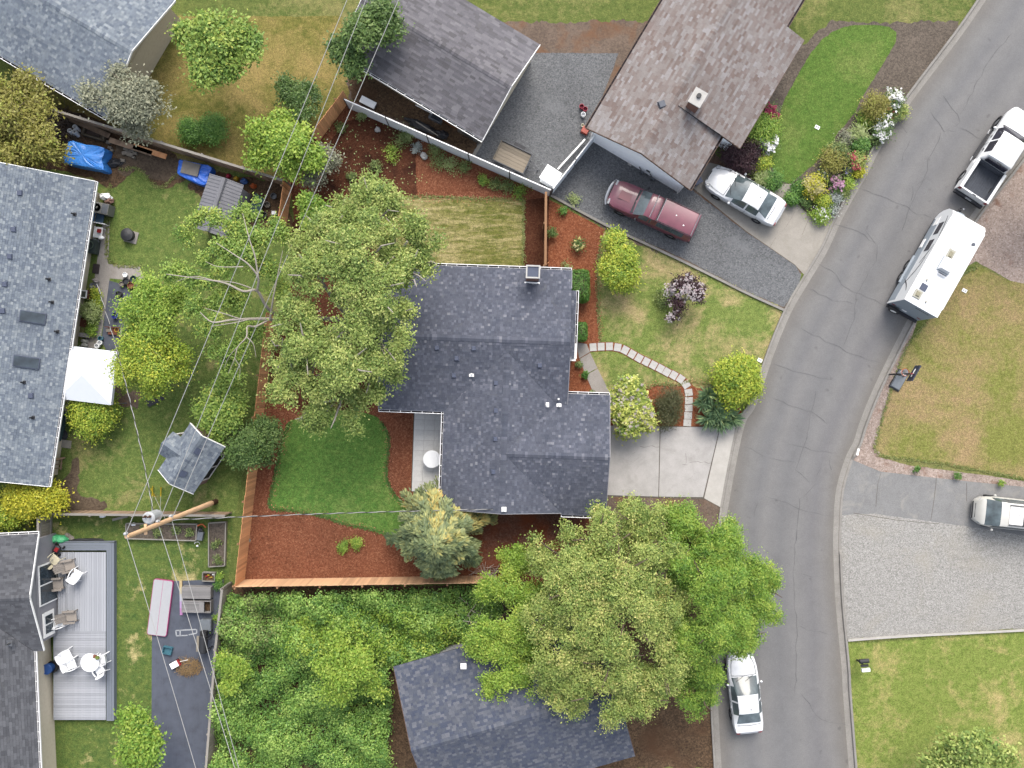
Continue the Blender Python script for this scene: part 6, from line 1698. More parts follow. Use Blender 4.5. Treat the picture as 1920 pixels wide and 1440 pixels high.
# mailboxes and paper tubes bottom right, meter covers, kerb inlet
t = T3('mailbox', 'black mailbox with a white newspaper box beside it near the bottom kerb', 'mailbox', 1606, 1232, 5)
MB().tube([(0, -.15, 0), (0, -.15, 1.05)], .05).build('post', M['trim_black'], t)
MB().lathe([(0, -.26), (.13, -.26), (.13, .26), (0, .26)], (.0, .12, 1.1), 12, Matrix.Rotation(R(90), 4, 'Y')).build('box', M['trim_black'], t); MB().box((.02, -.16, 1.05), (.42, .12, .1)).build('support', M['dark'], t); MB().box((.08, -.42, 1.02), (.46, .18, .16)).build('paper_box', M['plastic_w'], t)
for (px, py, lb) in ((1424.5, 675.5, 'white meter box lid in the front lawn by the kerb'), (1808, 545, 'white meter box lid in the dry lawn beside the caravan'), (1532, 239, 'white framed sprinkler cover in the bright green lawn')):
    t = T3('meter_lid', lb, 'meter lid', px, py, -28); MB().box((0, 0, .025), (.28, .2, .05)).build('lid', M['plastic_w'], t)
    for k in (-.06, .06): MB().box((k, 0, .052), (.06, .07, .006)).build('slot', M['dark'], t)
MB().box((*W(1606.5, 847).to_2d(), .09), (.12, .4, .18), R(-14)).solo('kerb_marker', M['white'], 'small white marker block on the kerb at the driveway corner', 'marker')
# --- neighbour's yard: buckets, mower, utilities, bin
for i, (px, py, k, lb) in enumerate(((1090, 202, 'pinkred', 'left raspberry red bucket by the brown roof corner'), (1096.5, 207, 'pinkred', 'right raspberry red bucket by the brown roof corner'), (1093, 217, 'plastic_w', 'white bucket below the two red buckets'), (1092, 237, 'plastic_cream', 'small pale pot above the red mower'))):
    r = .14 if i < 3 else .1
    MB().lathe([(0, .04), (r * .8, 0), (r, r * 2.2), (r * .85, r * 2.22), (r * .75, .12), (0, .1)], tuple(W(px, py)), 16).solo('bucket', M[k], lb, 'bucket')
t = T3('fuel_can', 'red orange box with a white cap at the end of the panel fence', 'box', 1096.5, 246, -30)
MB().add(*_hip(.42, .4, .3, .92)).build('body', plain('red_orange', A(206, 92, 72), .5), t); MB().cyl((.05, .14, .3), .06, .06, 10).build('cap', M['plastic_w'], t)
for i, (px, py, h_, lb) in enumerate(((1202, 326, .5, 'tall grey utility riser at the white gable wall'), (1222, 338, .45, 'lower grey utility riser at the white gable wall'))):
    t = T3('utility_riser', lb, 'utility riser', px, py, 60); MB().box((0, 0, h_ / 2), (.1, .16, h_)).build('box', M['steelgrey'], t); MB().tube([(0, 0, h_), (.12, .3, h_ + .1)], .03).build('pipe', M['metal'], t)
t = T3('gas_meter', 'grey gas meter on the white gable wall beside the risers', 'gas meter', 1214, 323, 60)
MB().box((0, 0, .6), (.22, .26, .3)).build('meter', M['metal'], t); MB().tube([(0, -.1, 0), (0, -.1, .5)], .025).build('pipe', M['metal'], t)
MB().box((*W(1181.5, 307).to_2d(), .02), (.24, .22, .04), R(-30)).solo('paver', M['stone_pale'], 'small cream paver on the dark gravel under the gable', 'paver')
t = T3('bin', 'grey bin at the corner of the brown roof by the white sedan', 'bin', 1303, 344, 30)
MB().lathe([(0, 0), (.22, 0), (.26, .75), (0, .75)], n=4, m=Matrix.Rotation(R(45), 4, 'Z')).build('body', M['vent'], t); MB().box((0, 0, .78), (.46, .42, .06)).build('lid', M['vent'], t)
MB().bar(W(888, 291, .04), W(903, 266, .04), .18, .06).solo('threshold', M['timber_edge'], 'timber threshold at the end of the outbuilding', 'threshold')
t = T3('tarp_roll', 'long dark tarp bundle with a pale pole along the panel fence', 'tarp', 806, 246, -24)
MB().blob((-.5, 0, .15), (1.0, .26, .2), 5, 16, 6, .25).build('bundle', M['dark'], t); MB().blob((.75, .05, .18), (.4, .28, .24), 6, 12, 6, .3).build('bag', M['trim_black'], t); MB().bar((-.9, .1, .38), (.6, -.12, .34), .06, .06).build('pole', M['timber_edge'], t)
t = T3('cold_frame', 'glazed grey cold frame by the outbuilding wall', 'cold frame', 819, 222, -27)
MB().box((0, 0, .2), (.8, .5, .4)).build('body', M['steelgrey'], t); MB().box((.05, 0, .42), (.6, .4, .03)).build('glass', M['glass'], t)
t = T3('garden_bench', 'white bench end at the top of the panel fence', 'bench', 692, 196, -27)
MB().box((0, 0, .4), (.95, .4, .06)).build('seat', M['plastic_w'], t)
for x in (-.4, .4): MB().box((x, 0, .2), (.06, .36, .4)).build('leg', M['steelgrey'], t)
t = T3('ladder', 'white ladder lying along the gutter of the outbuilding', 'ladder', 797, 206, -27)
for s in (.12, -.12): MB().bar((-.5, s, .5), (.6, s, .5), .05, .04).build('rail', M['plastic_w'], t)
for i in range(4): MB().bar((-.4 + i * .3, -.12, .5), (-.4 + i * .3, .12, .5), .03, .03).build('rung', M['plastic_w'], t)
for (px, py, s, lb) in ((708, 243, .17, 'pale stone figure in the dark mulch by the fence'), (795, 292, .2, 'white boulder at the edge of the dark mulch')):
    MB().blob(W(px, py, s * .7), (s, s * 1.1, s), px, 10, 6, .22).solo('rock', M['stone_pale'], lb, 'rock')
for (px, py, lb) in ((1580, 276, 'upper flat stepping stone in the flower bed'), (1594, 293, 'middle flat stepping stone in the flower bed'), (1622, 300, 'flat stepping stone near the street kerb')):
    MB().box((*W(px, py).to_2d(), .03), (.42, .3, .06), R(-20)).solo('flat_stone', M['rubble'], lb, 'stone')
MB().lathe([(0, 0), (.11, 0), (.09, .06), (0, .07)], tuple(W(467, 1013)), 10).solo('drain_cap', M['rubble'], 'round pale drain cap in the red mulch', 'cap')
MB().tube([W(1022, 498, .1), W(1028, 492, .5)], .03).solo('stake', M['cedar'], 'short cedar stake by the chimney', 'stake')

# ------------------------------------------------------------------ vegetation
GN = {'lf_purple': 1.3, 'lf_box': 2.4, 'lf_thicket': 3.0, 'lf_bright2': 1.9, 'lf_bronze': 1.6, 'lf_lime': 1.9, 'lf_gold': 1.8, 'lf_conifer': 1.9}
def LF(name, *c, **k):
    g = 1.0 if name.startswith('fl_') else (GN[name] if name in GN else 2.15)
    M[name] = leafmat(name, [sc(x, g) for x in c], **k)
LF('lf_walnut', A(82, 110, 50), A(114, 140, 66), A(144, 164, 84), A(174, 186, 102), A(206, 208, 132))
LF('lf_cherry', A(78, 112, 46), A(108, 142, 60), A(134, 162, 72), A(160, 180, 84), A(194, 198, 94))
LF('lf_lime', A(78, 118, 34), A(124, 156, 50), A(160, 182, 62), A(194, 204, 76), A(224, 218, 88))
LF('lf_gold', A(128, 150, 40), A(178, 184, 50), A(210, 204, 60), A(232, 220, 72))
LF('lf_olive', A(82, 108, 48), A(110, 136, 62), A(136, 156, 78), A(160, 174, 92), A(184, 190, 108), A(200, 188, 120))
LF('lf_bright', A(74, 110, 40), A(100, 140, 50), A(126, 160, 60), A(152, 176, 72), A(176, 188, 88))
LF('lf_bright2', A(92, 134, 44), A(130, 166, 60), A(164, 190, 76), A(198, 210, 98))
LF('lf_conifer', A(78, 98, 70), A(104, 122, 86), A(132, 146, 100), A(166, 174, 116), A(204, 194, 116), A(220, 184, 104))
LF('lf_dark', A(58, 86, 42), A(78, 108, 52), A(104, 130, 66), A(128, 148, 84))
LF('lf_thicket', A(56, 88, 42), A(80, 116, 52), A(104, 138, 62), A(130, 158, 76), A(156, 176, 96))
LF('lf_silver', A(100, 108, 88), A(132, 136, 114), A(156, 158, 134), A(178, 176, 148))
LF('lf_olivey', A(104, 100, 50), A(136, 130, 64), A(152, 150, 72), A(164, 176, 78))
LF('lf_box', A(46, 84, 34), A(70, 112, 44), A(96, 136, 58), A(124, 156, 74))
LF('lf_purple', A(44, 26, 36), A(66, 36, 48), A(84, 50, 60), A(104, 72, 78))
LF('lf_bronze', A(62, 68, 40), A(84, 90, 52), A(104, 106, 66), A(120, 116, 82))
LF('lf_yucca', A(64, 96, 72), A(94, 124, 92), A(126, 152, 108), A(178, 192, 128))
LF('lf_rhodo', A(72, 108, 44), A(120, 146, 70), A(168, 182, 84), A(206, 208, 110), A(222, 218, 150))
LF('lf_bed', A(78, 100, 56), A(104, 126, 70), A(130, 146, 84), A(160, 170, 104))
LF('lf_grey', A(136, 146, 140), A(166, 174, 168), A(196, 202, 196))
LF('lf_pale', A(130, 150, 90), A(160, 176, 112), A(186, 194, 140))
LF('fl_white', (.5, .5, .5), (.58, .58, .56), trans=.2)
LF('fl_pinkwhite', A(226, 196, 206), A(238, 224, 226), A(246, 240, 240), trans=.2)
LF('fl_cream', A(240, 226, 196), A(244, 236, 224), A(236, 210, 206), trans=.2)
LF('fl_pink', A(226, 150, 190), A(238, 196, 222), trans=.2)
LF('fl_coral', A(216, 84, 90), A(232, 124, 120), trans=.2)
LF('fl_magenta', A(196, 40, 100), A(214, 60, 110), trans=.2)
LF('fl_blue', A(136, 132, 190), A(160, 156, 206), trans=.2)
LF('fl_yellow', A(232, 216, 110), A(240, 232, 170), trans=.2)
M['bark'] = wood('tree_bark', A(124, 108, 94), .3, (3, 3, 3), .9, .1)
M['bark_grey'] = wood('pale_bark', A(186, 178, 166, 1.4), .22, (3, 3, 3), .9, .1)
M['bark_white'] = plain('bare_twig', A(206, 196, 186), .8, .15)

def leaf_arrays(lobes, n, size, rng, up=.75, clump=.3, per=36, aspect=.55, shell=.5, low=-.35, flat=1.0, droop=0.0, outw=.45):
    """leaf-sized faces gathered in clumps through the outer part of every lobe"""
    w = np.array([l[1][0] * l[1][1] for l in lobes]); w = w / w.sum()
    nc = max(1, n // per)
    li = rng.choice(len(lobes), nc, p=w)
    C = np.array([l[0] for l in lobes])[li]; Rr = np.array([l[1] for l in lobes])[li]
    d = rng.normal(size=(nc, 3)); d /= np.linalg.norm(d, axis=1)[:, None]
    d[:, 2] = np.where(d[:, 2] < low, -d[:, 2], d[:, 2])
    rad = shell + (1.06 - shell) * rng.random(nc) ** .7
    cc = C + d * Rr * rad[:, None]
    ctint = np.clip(rng.normal(.5, .25, nc) + .12 * (rad - .8), 0, 1)
    cs = clump * rng.uniform(.6, 1.3, nc)
    ci = rng.integers(0, nc, n)
    off = rng.normal(size=(n, 3)) * cs[ci][:, None]; off[:, 2] *= .55 * flat
    p = cc[ci] + off
    p[:, 2] -= droop * (off[:, 0] ** 2 + off[:, 1] ** 2) / clump
    out = d[ci]
    nr = np.array([0, 0, up]) + out * outw + rng.normal(size=(n, 3)) * .42
    nr /= np.linalg.norm(nr, axis=1)[:, None]
    t = rng.normal(size=(n, 3)) + off / clump * .8
    t -= nr * (t * nr).sum(1)[:, None]; t /= np.linalg.norm(t, axis=1)[:, None] + 1e-9
    b = np.cross(nr, t)
    L = size * rng.uniform(.6, 1.35, n)
    return p, t, b, nr, L, np.clip(ctint[ci] + rng.normal(0, .1, n), 0, 1)

def leaf_mesh(name, arr, mat, aspect=.55, bend=.12):
    p, t, b, nr, L, tint = arr; n = len(p)
    V = np.empty((n, 4, 3), np.float32)
    h = L[:, None] * .5; w = h * aspect
    V[:, 0] = p - t * h; V[:, 1] = p + b * w + nr * (h * bend); V[:, 2] = p + t * h; V[:, 3] = p - b * w + nr * (h * bend)
    me = bpy.data.meshes.new(name)
    me.vertices.add(n * 4); me.loops.add(n * 4); me.polygons.add(n)
    me.vertices.foreach_set('co', V.reshape(-1))
    me.loops.foreach_set('vertex_index', np.arange(n * 4, dtype=np.int32))
    me.polygons.foreach_set('loop_start', np.arange(0, n * 4, 4, dtype=np.int32))
    me.polygons.foreach_set('loop_total', np.full(n, 4, np.int32))
    at = me.attributes.new('tint', 'FLOAT', 'POINT')
    at.data.foreach_set('value', np.repeat(tint, 4).astype(np.float32))
    me.materials.append(mat); me.update(calc_edges=True)
    return me

SEED = [100]
def plant(name, label, cat, base, lobes, n, size, mat, group=None, trunk=None, tr=.12, bark='bark', flowers=None, crown_name='crown', limbs=True, twigs=0, **kw):
    """base: (px,py); lobes: (px, py, z, r[, rz]) -> a trunk with limbs and a crown of leaves"""
    SEED[0] += 1
    rng = np.random.default_rng(SEED[0])
    B = W(*base)
    t = thing(name, label, cat, B, 0, group)
    lb = []
    for l in lobes:
        c = W(l[0], l[1], l[2]) - B
        r = l[3]; rz = l[4] if len(l) > 4 else r * .75
        lb.append((np.array(c), np.array((r, r, rz))))
    asp = kw.pop('aspect', .55); bend = kw.pop('bend', .12); sub = kw.pop('sub', 0); sr = kw.pop('sr', (.28, .46))
    fine = lb
    if sub:
        fine = []
        for c, r in lb:
            for k in range(sub):
                d = rng.normal(size=3); d /= np.linalg.norm(d); d[2] = abs(d[2]) * 1.0 - .25
                f_ = rng.uniform(*sr)
                fine.append((c + d * r * rng.uniform(.45, .95), np.array((r[0] * f_, r[1] * f_, r[2] * f_ * .7))))
    arr = leaf_arrays(fine, n, size, rng, **kw)
    arr[0][:, 2] = np.maximum(arr[0][:, 2], .03)
    o = bpy.data.objects.new(crown_name, leaf_mesh(crown_name, arr, M[mat], asp, bend)); COL.objects.link(o); o.parent = t
    KIDS.setdefault(t, []).append(o)
    if limbs:
        m = MB(); q = random.Random(SEED[0])
        zc = min(l[0][2] for l in lb); mean = sum((Vector(l[0]) for l in lb), Vector((0, 0, 0))) / len(lb)
        fork = Vector((mean.x * .25, mean.y * .25, max(.15, mean.z * .42)))
        m.tube([(0, 0, 0), (fork.x * .3, fork.y * .3, fork.z * .5), fork], tr * 1.15, tr * .8, 8)
        for c, r in lb:
            c = Vector(c); mid = fork.lerp(c, .55) + Vector((q.uniform(-.1, .1), q.uniform(-.1, .1), .12 * r[0]))
            m.tube([fork, mid, c + Vector((0, 0, r[2] * .3))], tr * .55, tr * .16, 6)
            for k in range(twigs):
                a = q.uniform(0, 6.28); e = c + Vector((math.cos(a) * r[0] * .85, math.sin(a) * r[0] * .85, r[2] * q.uniform(.1, .8)))
                m.tube([mid.lerp(c, q.uniform(.3, 1)), c.lerp(e, .6) + Vector((0, 0, .1)), e], tr * .22, tr * .06, 5)
        m.build('trunk', M[bark], t)
    if flowers:
        fn, fs, fm = flowers[:3]
        fa = leaf_arrays(lb, fn, fs, rng, up=1.2, clump=flowers[3] if len(flowers) > 3 else .08, per=flowers[4] if len(flowers) > 4 else 6, shell=.92, low=.0, outw=.3)
        fa[0][:, 2] += .05
        o = bpy.data.objects.new('blossom', leaf_mesh('blossom', fa, M[fm], .9, .2)); COL.objects.link(o); o.parent = t
        KIDS.setdefault(t, []).append(o)
    return t

# --- the big trees
plant('tree', 'largest pale green tree spreading between the back fence and the dark roof', 'tree', (672, 612),
      [(700, 392, 7.2, 1.7), (765, 455, 7.4, 1.8), (612, 440, 7, 1.5), (680, 470, 8.4, 2.0), (600, 520, 8, 1.6), (698, 545, 8.8, 1.9), (770, 505, 7.2, 1.2), (560, 600, 7.6, 1.5), (640, 690, 8, 2.0), (715, 640, 7.6, 1.5), (560, 720, 7, 1.6), (640, 762, 6.5, 1.4), (745, 590, 7.4, 1.0), (575, 655, 7.8, 1.5), (660, 610, 8.4, 1.2), (530, 665, 6.6, 1.0), (640, 395, 6.6, 1.0), (795, 485, 6.8, .9), (700, 700, 6.8, 1.2), (585, 780, 6, .9)],
      98000, .13, 'lf_walnut', tr=.3, bark='bark_grey', twigs=3, clump=.2, per=44, shell=.4, bend=.2, up=.8, sub=9, sr=(.2, .38))
t = plant('tree', 'tree with bare pale branches leaning left over the back fence', 'tree', (548, 608),
      [(440, 432, 6, 1.1), (398, 415, 6, .9), (478, 462, 6, 1.2), (352, 430, 5.8, .8), (470, 392, 6, .7), (335, 522, 5.4, .9), (392, 535, 5.4, 1.1), (445, 545, 5, .9), (395, 598, 5, 1.1), (430, 655, 4.6, .9), (362, 580, 5.2, .8), (522, 430, 6, .6), (432, 690, 4.2, .6), (505, 500, 5.5, .8), (415, 490, 6, 1.0), (470, 620, 4.6, .7), (520, 540, 5, .6)],
      27000, .135, 'lf_cherry', tr=.05, bark='bark', limbs=False, clump=.18, per=40, shell=.3, bend=.2, up=.8, sub=5, sr=(.2, .4))
m = MB()
def br(pts, r0, r1): m.tube(smooth_line([W(*p) for p in pts], 4), r0 * .75, r1 * .7, 6)
br([(548, 608, 0), (538, 606, 2.0), (522, 603, 3.6), (506, 598, 4.8)], .2, .13)
br([(506, 598, 4.8), (470, 598, 5.6), (432, 600, 6.2), (398, 604, 6.5), (375, 585, 6.6)], .12, .03); br([(450, 598, 6.0), (420, 588, 6.4), (385, 578, 6.6)], .05, .015); br([(470, 598, 5.6), (440, 605, 6.3), (395, 612, 6.5)], .05, .015)
br([(530, 604, 3.2), (500, 575, 5.2), (482, 545, 6.2), (456, 546, 6.8), (420, 530, 7.0), (370, 522, 7.0), (312, 514, 6.8)], .13, .025); br([(400, 526, 7.0), (365, 518, 7.1), (330, 528, 6.8)], .04, .012)
br([(482, 545, 6.2), (484, 520, 6.8), (465, 495, 7.2), (440, 478, 7.3), (405, 455, 7.1)], .09, .02); br([(484, 520, 6.8), (478, 480, 7.2), (468, 450, 7.3), (455, 400, 7.0)], .07, .02); br([(456, 500, 7.2), (410, 500, 7.2), (385, 490, 7.0)], .04, .012); br([(470, 540, 6.5), (440, 530, 7), (400, 525, 7)], .05, .012)
br([(506, 598, 4.8), (480, 612, 5.4), (464, 612, 5.8), (462, 632, 6.0), (446, 650, 6.0), (440, 672, 6.0), (428, 700, 5.7)], .08, .018); br([(462, 632, 6), (475, 645, 6), (480, 670, 5.8)], .04, .012); br([(440, 672, 6), (450, 690, 5.8), (448, 712, 5.6)], .03, .01); br([(446, 650, 6), (430, 668, 5.8), (420, 690, 5.6)], .03, .01)
br([(506, 600, 4.8), (512, 560, 5.6), (520, 520, 6), (530, 470, 6.4)], .08, .02)
m.build('trunk', M['bark_grey'], t, True)
plant('tree', 'broad olive green tree with yellowish tips filling the bottom centre by the kerb', 'tree', (1130, 1045),
      [(1045, 1040, 4.5, 1.5), (1120, 1005, 5, 1.6), (1200, 985, 4.6, 1.5), (1010, 1030, 4, .9), (1160, 1075, 6.4, 1.9), (1080, 1100, 6, 1.8), (1235, 1070, 5.6, 1.6), (1180, 1150, 6.6, 1.9), (1100, 1180, 6.2, 1.8), (1040, 1150, 5.4, 1.5), (1240, 1160, 5.8, 1.6), (1150, 1230, 6.2, 1.8), (1060, 1235, 5.6, 1.7), (1240, 1240, 5.6, 1.7), (1120, 1300, 5.4, 1.7), (1200, 1310, 5.2, 1.6), (1060, 1310, 4.6, 1.4), (1185, 960, 3.6, .8), (1250, 958, 3.4, .6), (1130, 975, 4, .8)],
      130000, .115, 'lf_olive', tr=.3, twigs=3, clump=.18, per=44, shell=.35, bend=.15, up=.8, sub=9)
plant('tree', 'bright green feathery tree overhanging the road beside the olive green tree', 'tree', (1310, 1060),
      [(1285, 1005, 4.6, 1.4), (1340, 1030, 5.2, 1.5), (1390, 1075, 5, 1.5), (1320, 1095, 6.4, 1.8), (1405, 1135, 4.8, 1.6), (1350, 1165, 6, 1.8), (1300, 1190, 5.6, 1.6), (1395, 1190, 4.4, 1.2), (1435, 1100, 4, 1.0), (1340, 1240, 5, 1.6), (1270, 1060, 5.4, 1.3), (1440, 1150, 3.8, .9), (1270, 990, 4, .8), (1300, 1300, 4.2, 1.3), (1375, 1005, 4.2, .8)],
      110000, .125, 'lf_bright', tr=.26, twigs=1, clump=.2, per=44, shell=.35, up=.8, sub=8, aspect=.38, bend=.1, droop=.35)
plant('tree', 'light yellow green tree left of the olive green tree at the bottom edge', 'tree', (948, 1130),
      [(960, 1055, 2.6, .9), (985, 1050, 2.4, .7), (935, 1110, 3, 1.1), (980, 1120, 3.4, 1.0), (920, 1185, 3.6, 1.3), (975, 1190, 4, 1.4), (900, 1215, 3.2, .9), (950, 1245, 3.8, 1.3), (1000, 1240, 3.4, .9), (930, 1290, 3.4, 1.1), (990, 1300, 3.2, 1.1)],
      46000, .12, 'lf_bright2', tr=.16, clump=.17, per=40, shell=.4, up=.8, sub=7)
# conifer with drooping sprays
def conifer(label, base, h, rad, n, mat, seed, lean=(0, 0)):
    rng = np.random.default_rng(seed); B = W(*base)
    t = thing('conifer', label, 'tree', B)
    P, T_, Bn, Nn, Ls, Ti = [], [], [], [], [], []
    nb = 150; m = MB(); m.tube([(0, 0, 0), (lean[0] * .5, lean[1] * .5, h * .5), (lean[0], lean[1], h)], .16, .03, 8)
    for i in range(nb):
        f = (i + .5) / nb; z = h * (.14 + .86 * f); R_ = rad * (1 - f) ** .62 * rng.uniform(.72, 1.12) + .12
        a = i * 2.39996 + rng.uniform(-.3, .3); dr = np.array([math.cos(a), math.sin(a), 0])
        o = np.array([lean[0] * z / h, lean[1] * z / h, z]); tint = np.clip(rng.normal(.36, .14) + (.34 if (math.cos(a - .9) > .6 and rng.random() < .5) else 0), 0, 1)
        k = max(6, int(n / nb * (R_ / rad) * 1.9))
        s = rng.random(k) ** .6
        droop = -.28 * s ** 2 * R_
        side = np.cross(dr, [0, 0, 1.0])
        sp = rng.normal(0, .16, k) * (.35 + .65 * R_ / rad) * (1.2 - s * .5)
        p = o + dr * (s * R_)[:, None] + side * (sp * 1.4)[:, None]; p[:, 2] += droop + .25 * R_ * s + rng.normal(0, .06, k) - np.abs(sp) * .5
        d = dr[None, :] * 1.0 + side * (np.sign(sp) * .45 + rng.normal(0, .25, k))[:, None]; d[:, 2] = -.15 - .45 * s + rng.normal(0, .15, k)
        d /= np.linalg.norm(d, axis=1)[:, None]
        nn = np.array([0, 0, 1.0]) + dr * .35 + rng.normal(0, .28, (k, 3)); nn -= d * (nn * d).sum(1)[:, None]; nn /= np.linalg.norm(nn, axis=1)[:, None]
        P.append(p); T_.append(d); Nn.append(nn); Bn.append(np.cross(nn, d)); Ls.append(rng.uniform(.18, .38, k)); Ti.append(np.clip(tint + rng.normal(0, .1, k) + .1 * (s - .5), 0, 1))
        e = o + dr * R_ * .9; m.tube([tuple(o), tuple(e + np.array([0, 0, -.02 * R_]))], .025, .008, 4)
    arr = tuple(np.concatenate(x) for x in (P, T_, Bn, Nn, Ls, Ti))
    o = bpy.data.objects.new('crown', leaf_mesh('crown', arr, M[mat], .3, .1)); COL.objects.link(o); o.parent = t
    KIDS.setdefault(t, []).append(o)
    m.build('trunk', M['bark'], t)
    return t
conifer('grey green cypress with golden sprays at the corner of the dark roof', (832, 985), 6.6, 2.95, 26000, 'lf_conifer', 5)

def bush(label, px, py, r, h, n, size, mat, cat='bush', name='bush', lobes=None, group=None, **kw):
    """rounded or clipped shrub built from a few overlapping lobes"""
    q = random.Random(int(px * 7 + py))
    if lobes is None:
        lobes = [(px, py, h * .5, r * .8, h * .5)] + [(px + r * 32 * .45 * math.cos(a + q.random()), py + r * 32 * .45 * math.sin(a + q.random()), h * q.uniform(.4, .6), r * .55, h * .45) for a in (0, 1.26, 2.5, 3.77, 5.0)]
    kw.setdefault('clump', .12 + .06 * r); kw.setdefault('per', 30); kw.setdefault('tr', .05 + .02 * h)
    if name == 'tree': kw.setdefault('sub', 6); kw.setdefault('up', .8)
    return plant(name, label, cat, (px, py), lobes, n, size, mat, group, **kw)
bush('round yellow green ball shrub below the white canopy', 180, 776, 1.42, 1.9, 13000, .12, 'lf_lime', shell=.7, sub=0)
bush('upper yellow green tree beside the weed fabric strip', 282, 590, 2, 4, 20000, .13, 'lf_bright2', 'tree', 'tree', [(262, 570, 3.6, 1.1), (305, 595, 3.8, 1.1), (292, 560, 3.8, 1.0), (248, 600, 3.2, .7), (285, 610, 3.4, .9), (330, 570, 3.4, .8), (275, 545, 3.4, .7)], twigs=1)
bush('lower golden green tree right of the white canopy', 290, 682, 2, 4, 20000, .13, 'lf_lime', 'tree', 'tree', [(262, 672, 3.6, 1.2), (298, 692, 3.8, 1.1), (278, 652, 3.8, 1.1), (240, 690, 3.2, .8), (318, 668, 3.4, .8), (250, 650, 3.4, .8), (285, 715, 3, .8), (228, 705, 2.8, .5), (335, 690, 3, .5)], twigs=1)
bush('green leafy tree behind the garden shed at the cedar fence', 425, 770, 1.6, 3, 12000, .15, 'lf_cherry', 'tree', 'tree', [(415, 742, 2.4, .85), (398, 778, 2.2, .75), (432, 770, 2.4, .8), (418, 805, 2, .6), (385, 760, 1.9, .5), (440, 740, 2.2, .6)])
bush('dark green spreading evergreen beside the lush back lawn', 490, 828, 1.6, 3.2, 13000, .13, 'lf_dark', 'tree', 'tree', [(475, 832, 2.2, 1.1), (500, 825, 2, .8), (455, 845, 1.9, .8), (480, 855, 1.6, .7), (495, 805, 1.8, .6), (440, 830, 1.8, .6)])
bush('round pale green tree at the top beside the cedar fence panels', 545, 275, 1.8, 3, 17000, .18, 'lf_bright2', 'tree', 'tree', [(505, 248, 2.6, 1.0), (540, 270, 3, 1.1), (574, 292, 2.6, .8), (495, 282, 2.4, .8), (545, 305, 2.4, .8), (525, 232, 2.2, .6), (570, 262, 2.4, .55)], twigs=1)
bush('dark green bush against the top of the cedar fence', 575, 205, 1.1, 2, 6000, .14, 'lf_dark', 'tree', 'tree', [(566, 198, 1.8, .75), (575, 180, 1.8, .6), (545, 192, 1.5, .6), (545, 165, 1.5, .8)])
bush('sparse grey green bush leaning over the dark mulch by the fence corner', 612, 290, 1, 2, 3600, .13, 'lf_silver', 'bush', 'bush', [(605, 300, 1.6, .7), (590, 330, 1.5, .6), (625, 305, 1.2, .4)], twigs=2)
bush('green upright shrub between the big tree and the cedar panel', 585, 385, 1, 2.4, 6000, .17, 'lf_bright', 'tree', 'tree', [(588, 380, 2, .65), (602, 402, 2, .6), (585, 415, 1.9, .5)])
bush('olive yellow tree in the upper left corner', 45, 260, 2.4, 4, 20000, .17, 'lf_olivey', 'tree', 'tree', [(25, 215, 3.4, 1.3), (62, 262, 3.2, 1.0), (20, 285, 2.8, 1.1), (85, 285, 2.4, .8), (70, 210, 3, .9), (-20, 250, 3, 1.2), (50, 305, 2, .7), (5, 180, 3, 1.2), (60, 170, 2.8, 1.0)], twigs=2, shell=.3)
bush('silvery grey leaved tree hanging over the weathered fence', 262, 208, 2, 4, 14000, .15, 'lf_silver', 'tree', 'tree', [(245, 200, 3.4, 1.2), (275, 215, 3, 1.0), (255, 235, 2.6, .7), (215, 190, 3.4, 1.0), (285, 190, 3, .9), (250, 165, 3.4, 1.3), (170, 185, 3, .8)], twigs=2, shell=.3)
for px, py, r, lb in ((360, 248, .72, 'left of the two rounded box bushes in the dry upper lawn'), (399, 243, .85, 'right of the two rounded box bushes in the dry upper lawn')):
    bush(lb, px, py, r, 1.1, 6000, .09, 'lf_box', 'bush', 'box_bush', shell=.8)
bush('yellow gold hedge at the end of the long grey roofed house', 75, 932, 1.4, 1.6, 14000, .14, 'lf_gold', 'hedge', 'hedge', [(38, 935, 1.3, .8, .8), (65, 932, 1.4, .85, .8), (92, 932, 1.3, .8, .8), (105, 940, 1.2, .6, .8), (52, 945, 1.3, .7, .8)], shell=.75)
bush('yellow green shrub below the gold hedge at the left edge', 30, 962, 1, 1.3, 6000, .14, 'lf_lime', 'bush', 'bush', [(5, 965, 1.1, .7, .6), (30, 962, 1.1, .65, .6), (45, 958, 1, .5, .5), (-25, 965, 1.1, .7, .6)])
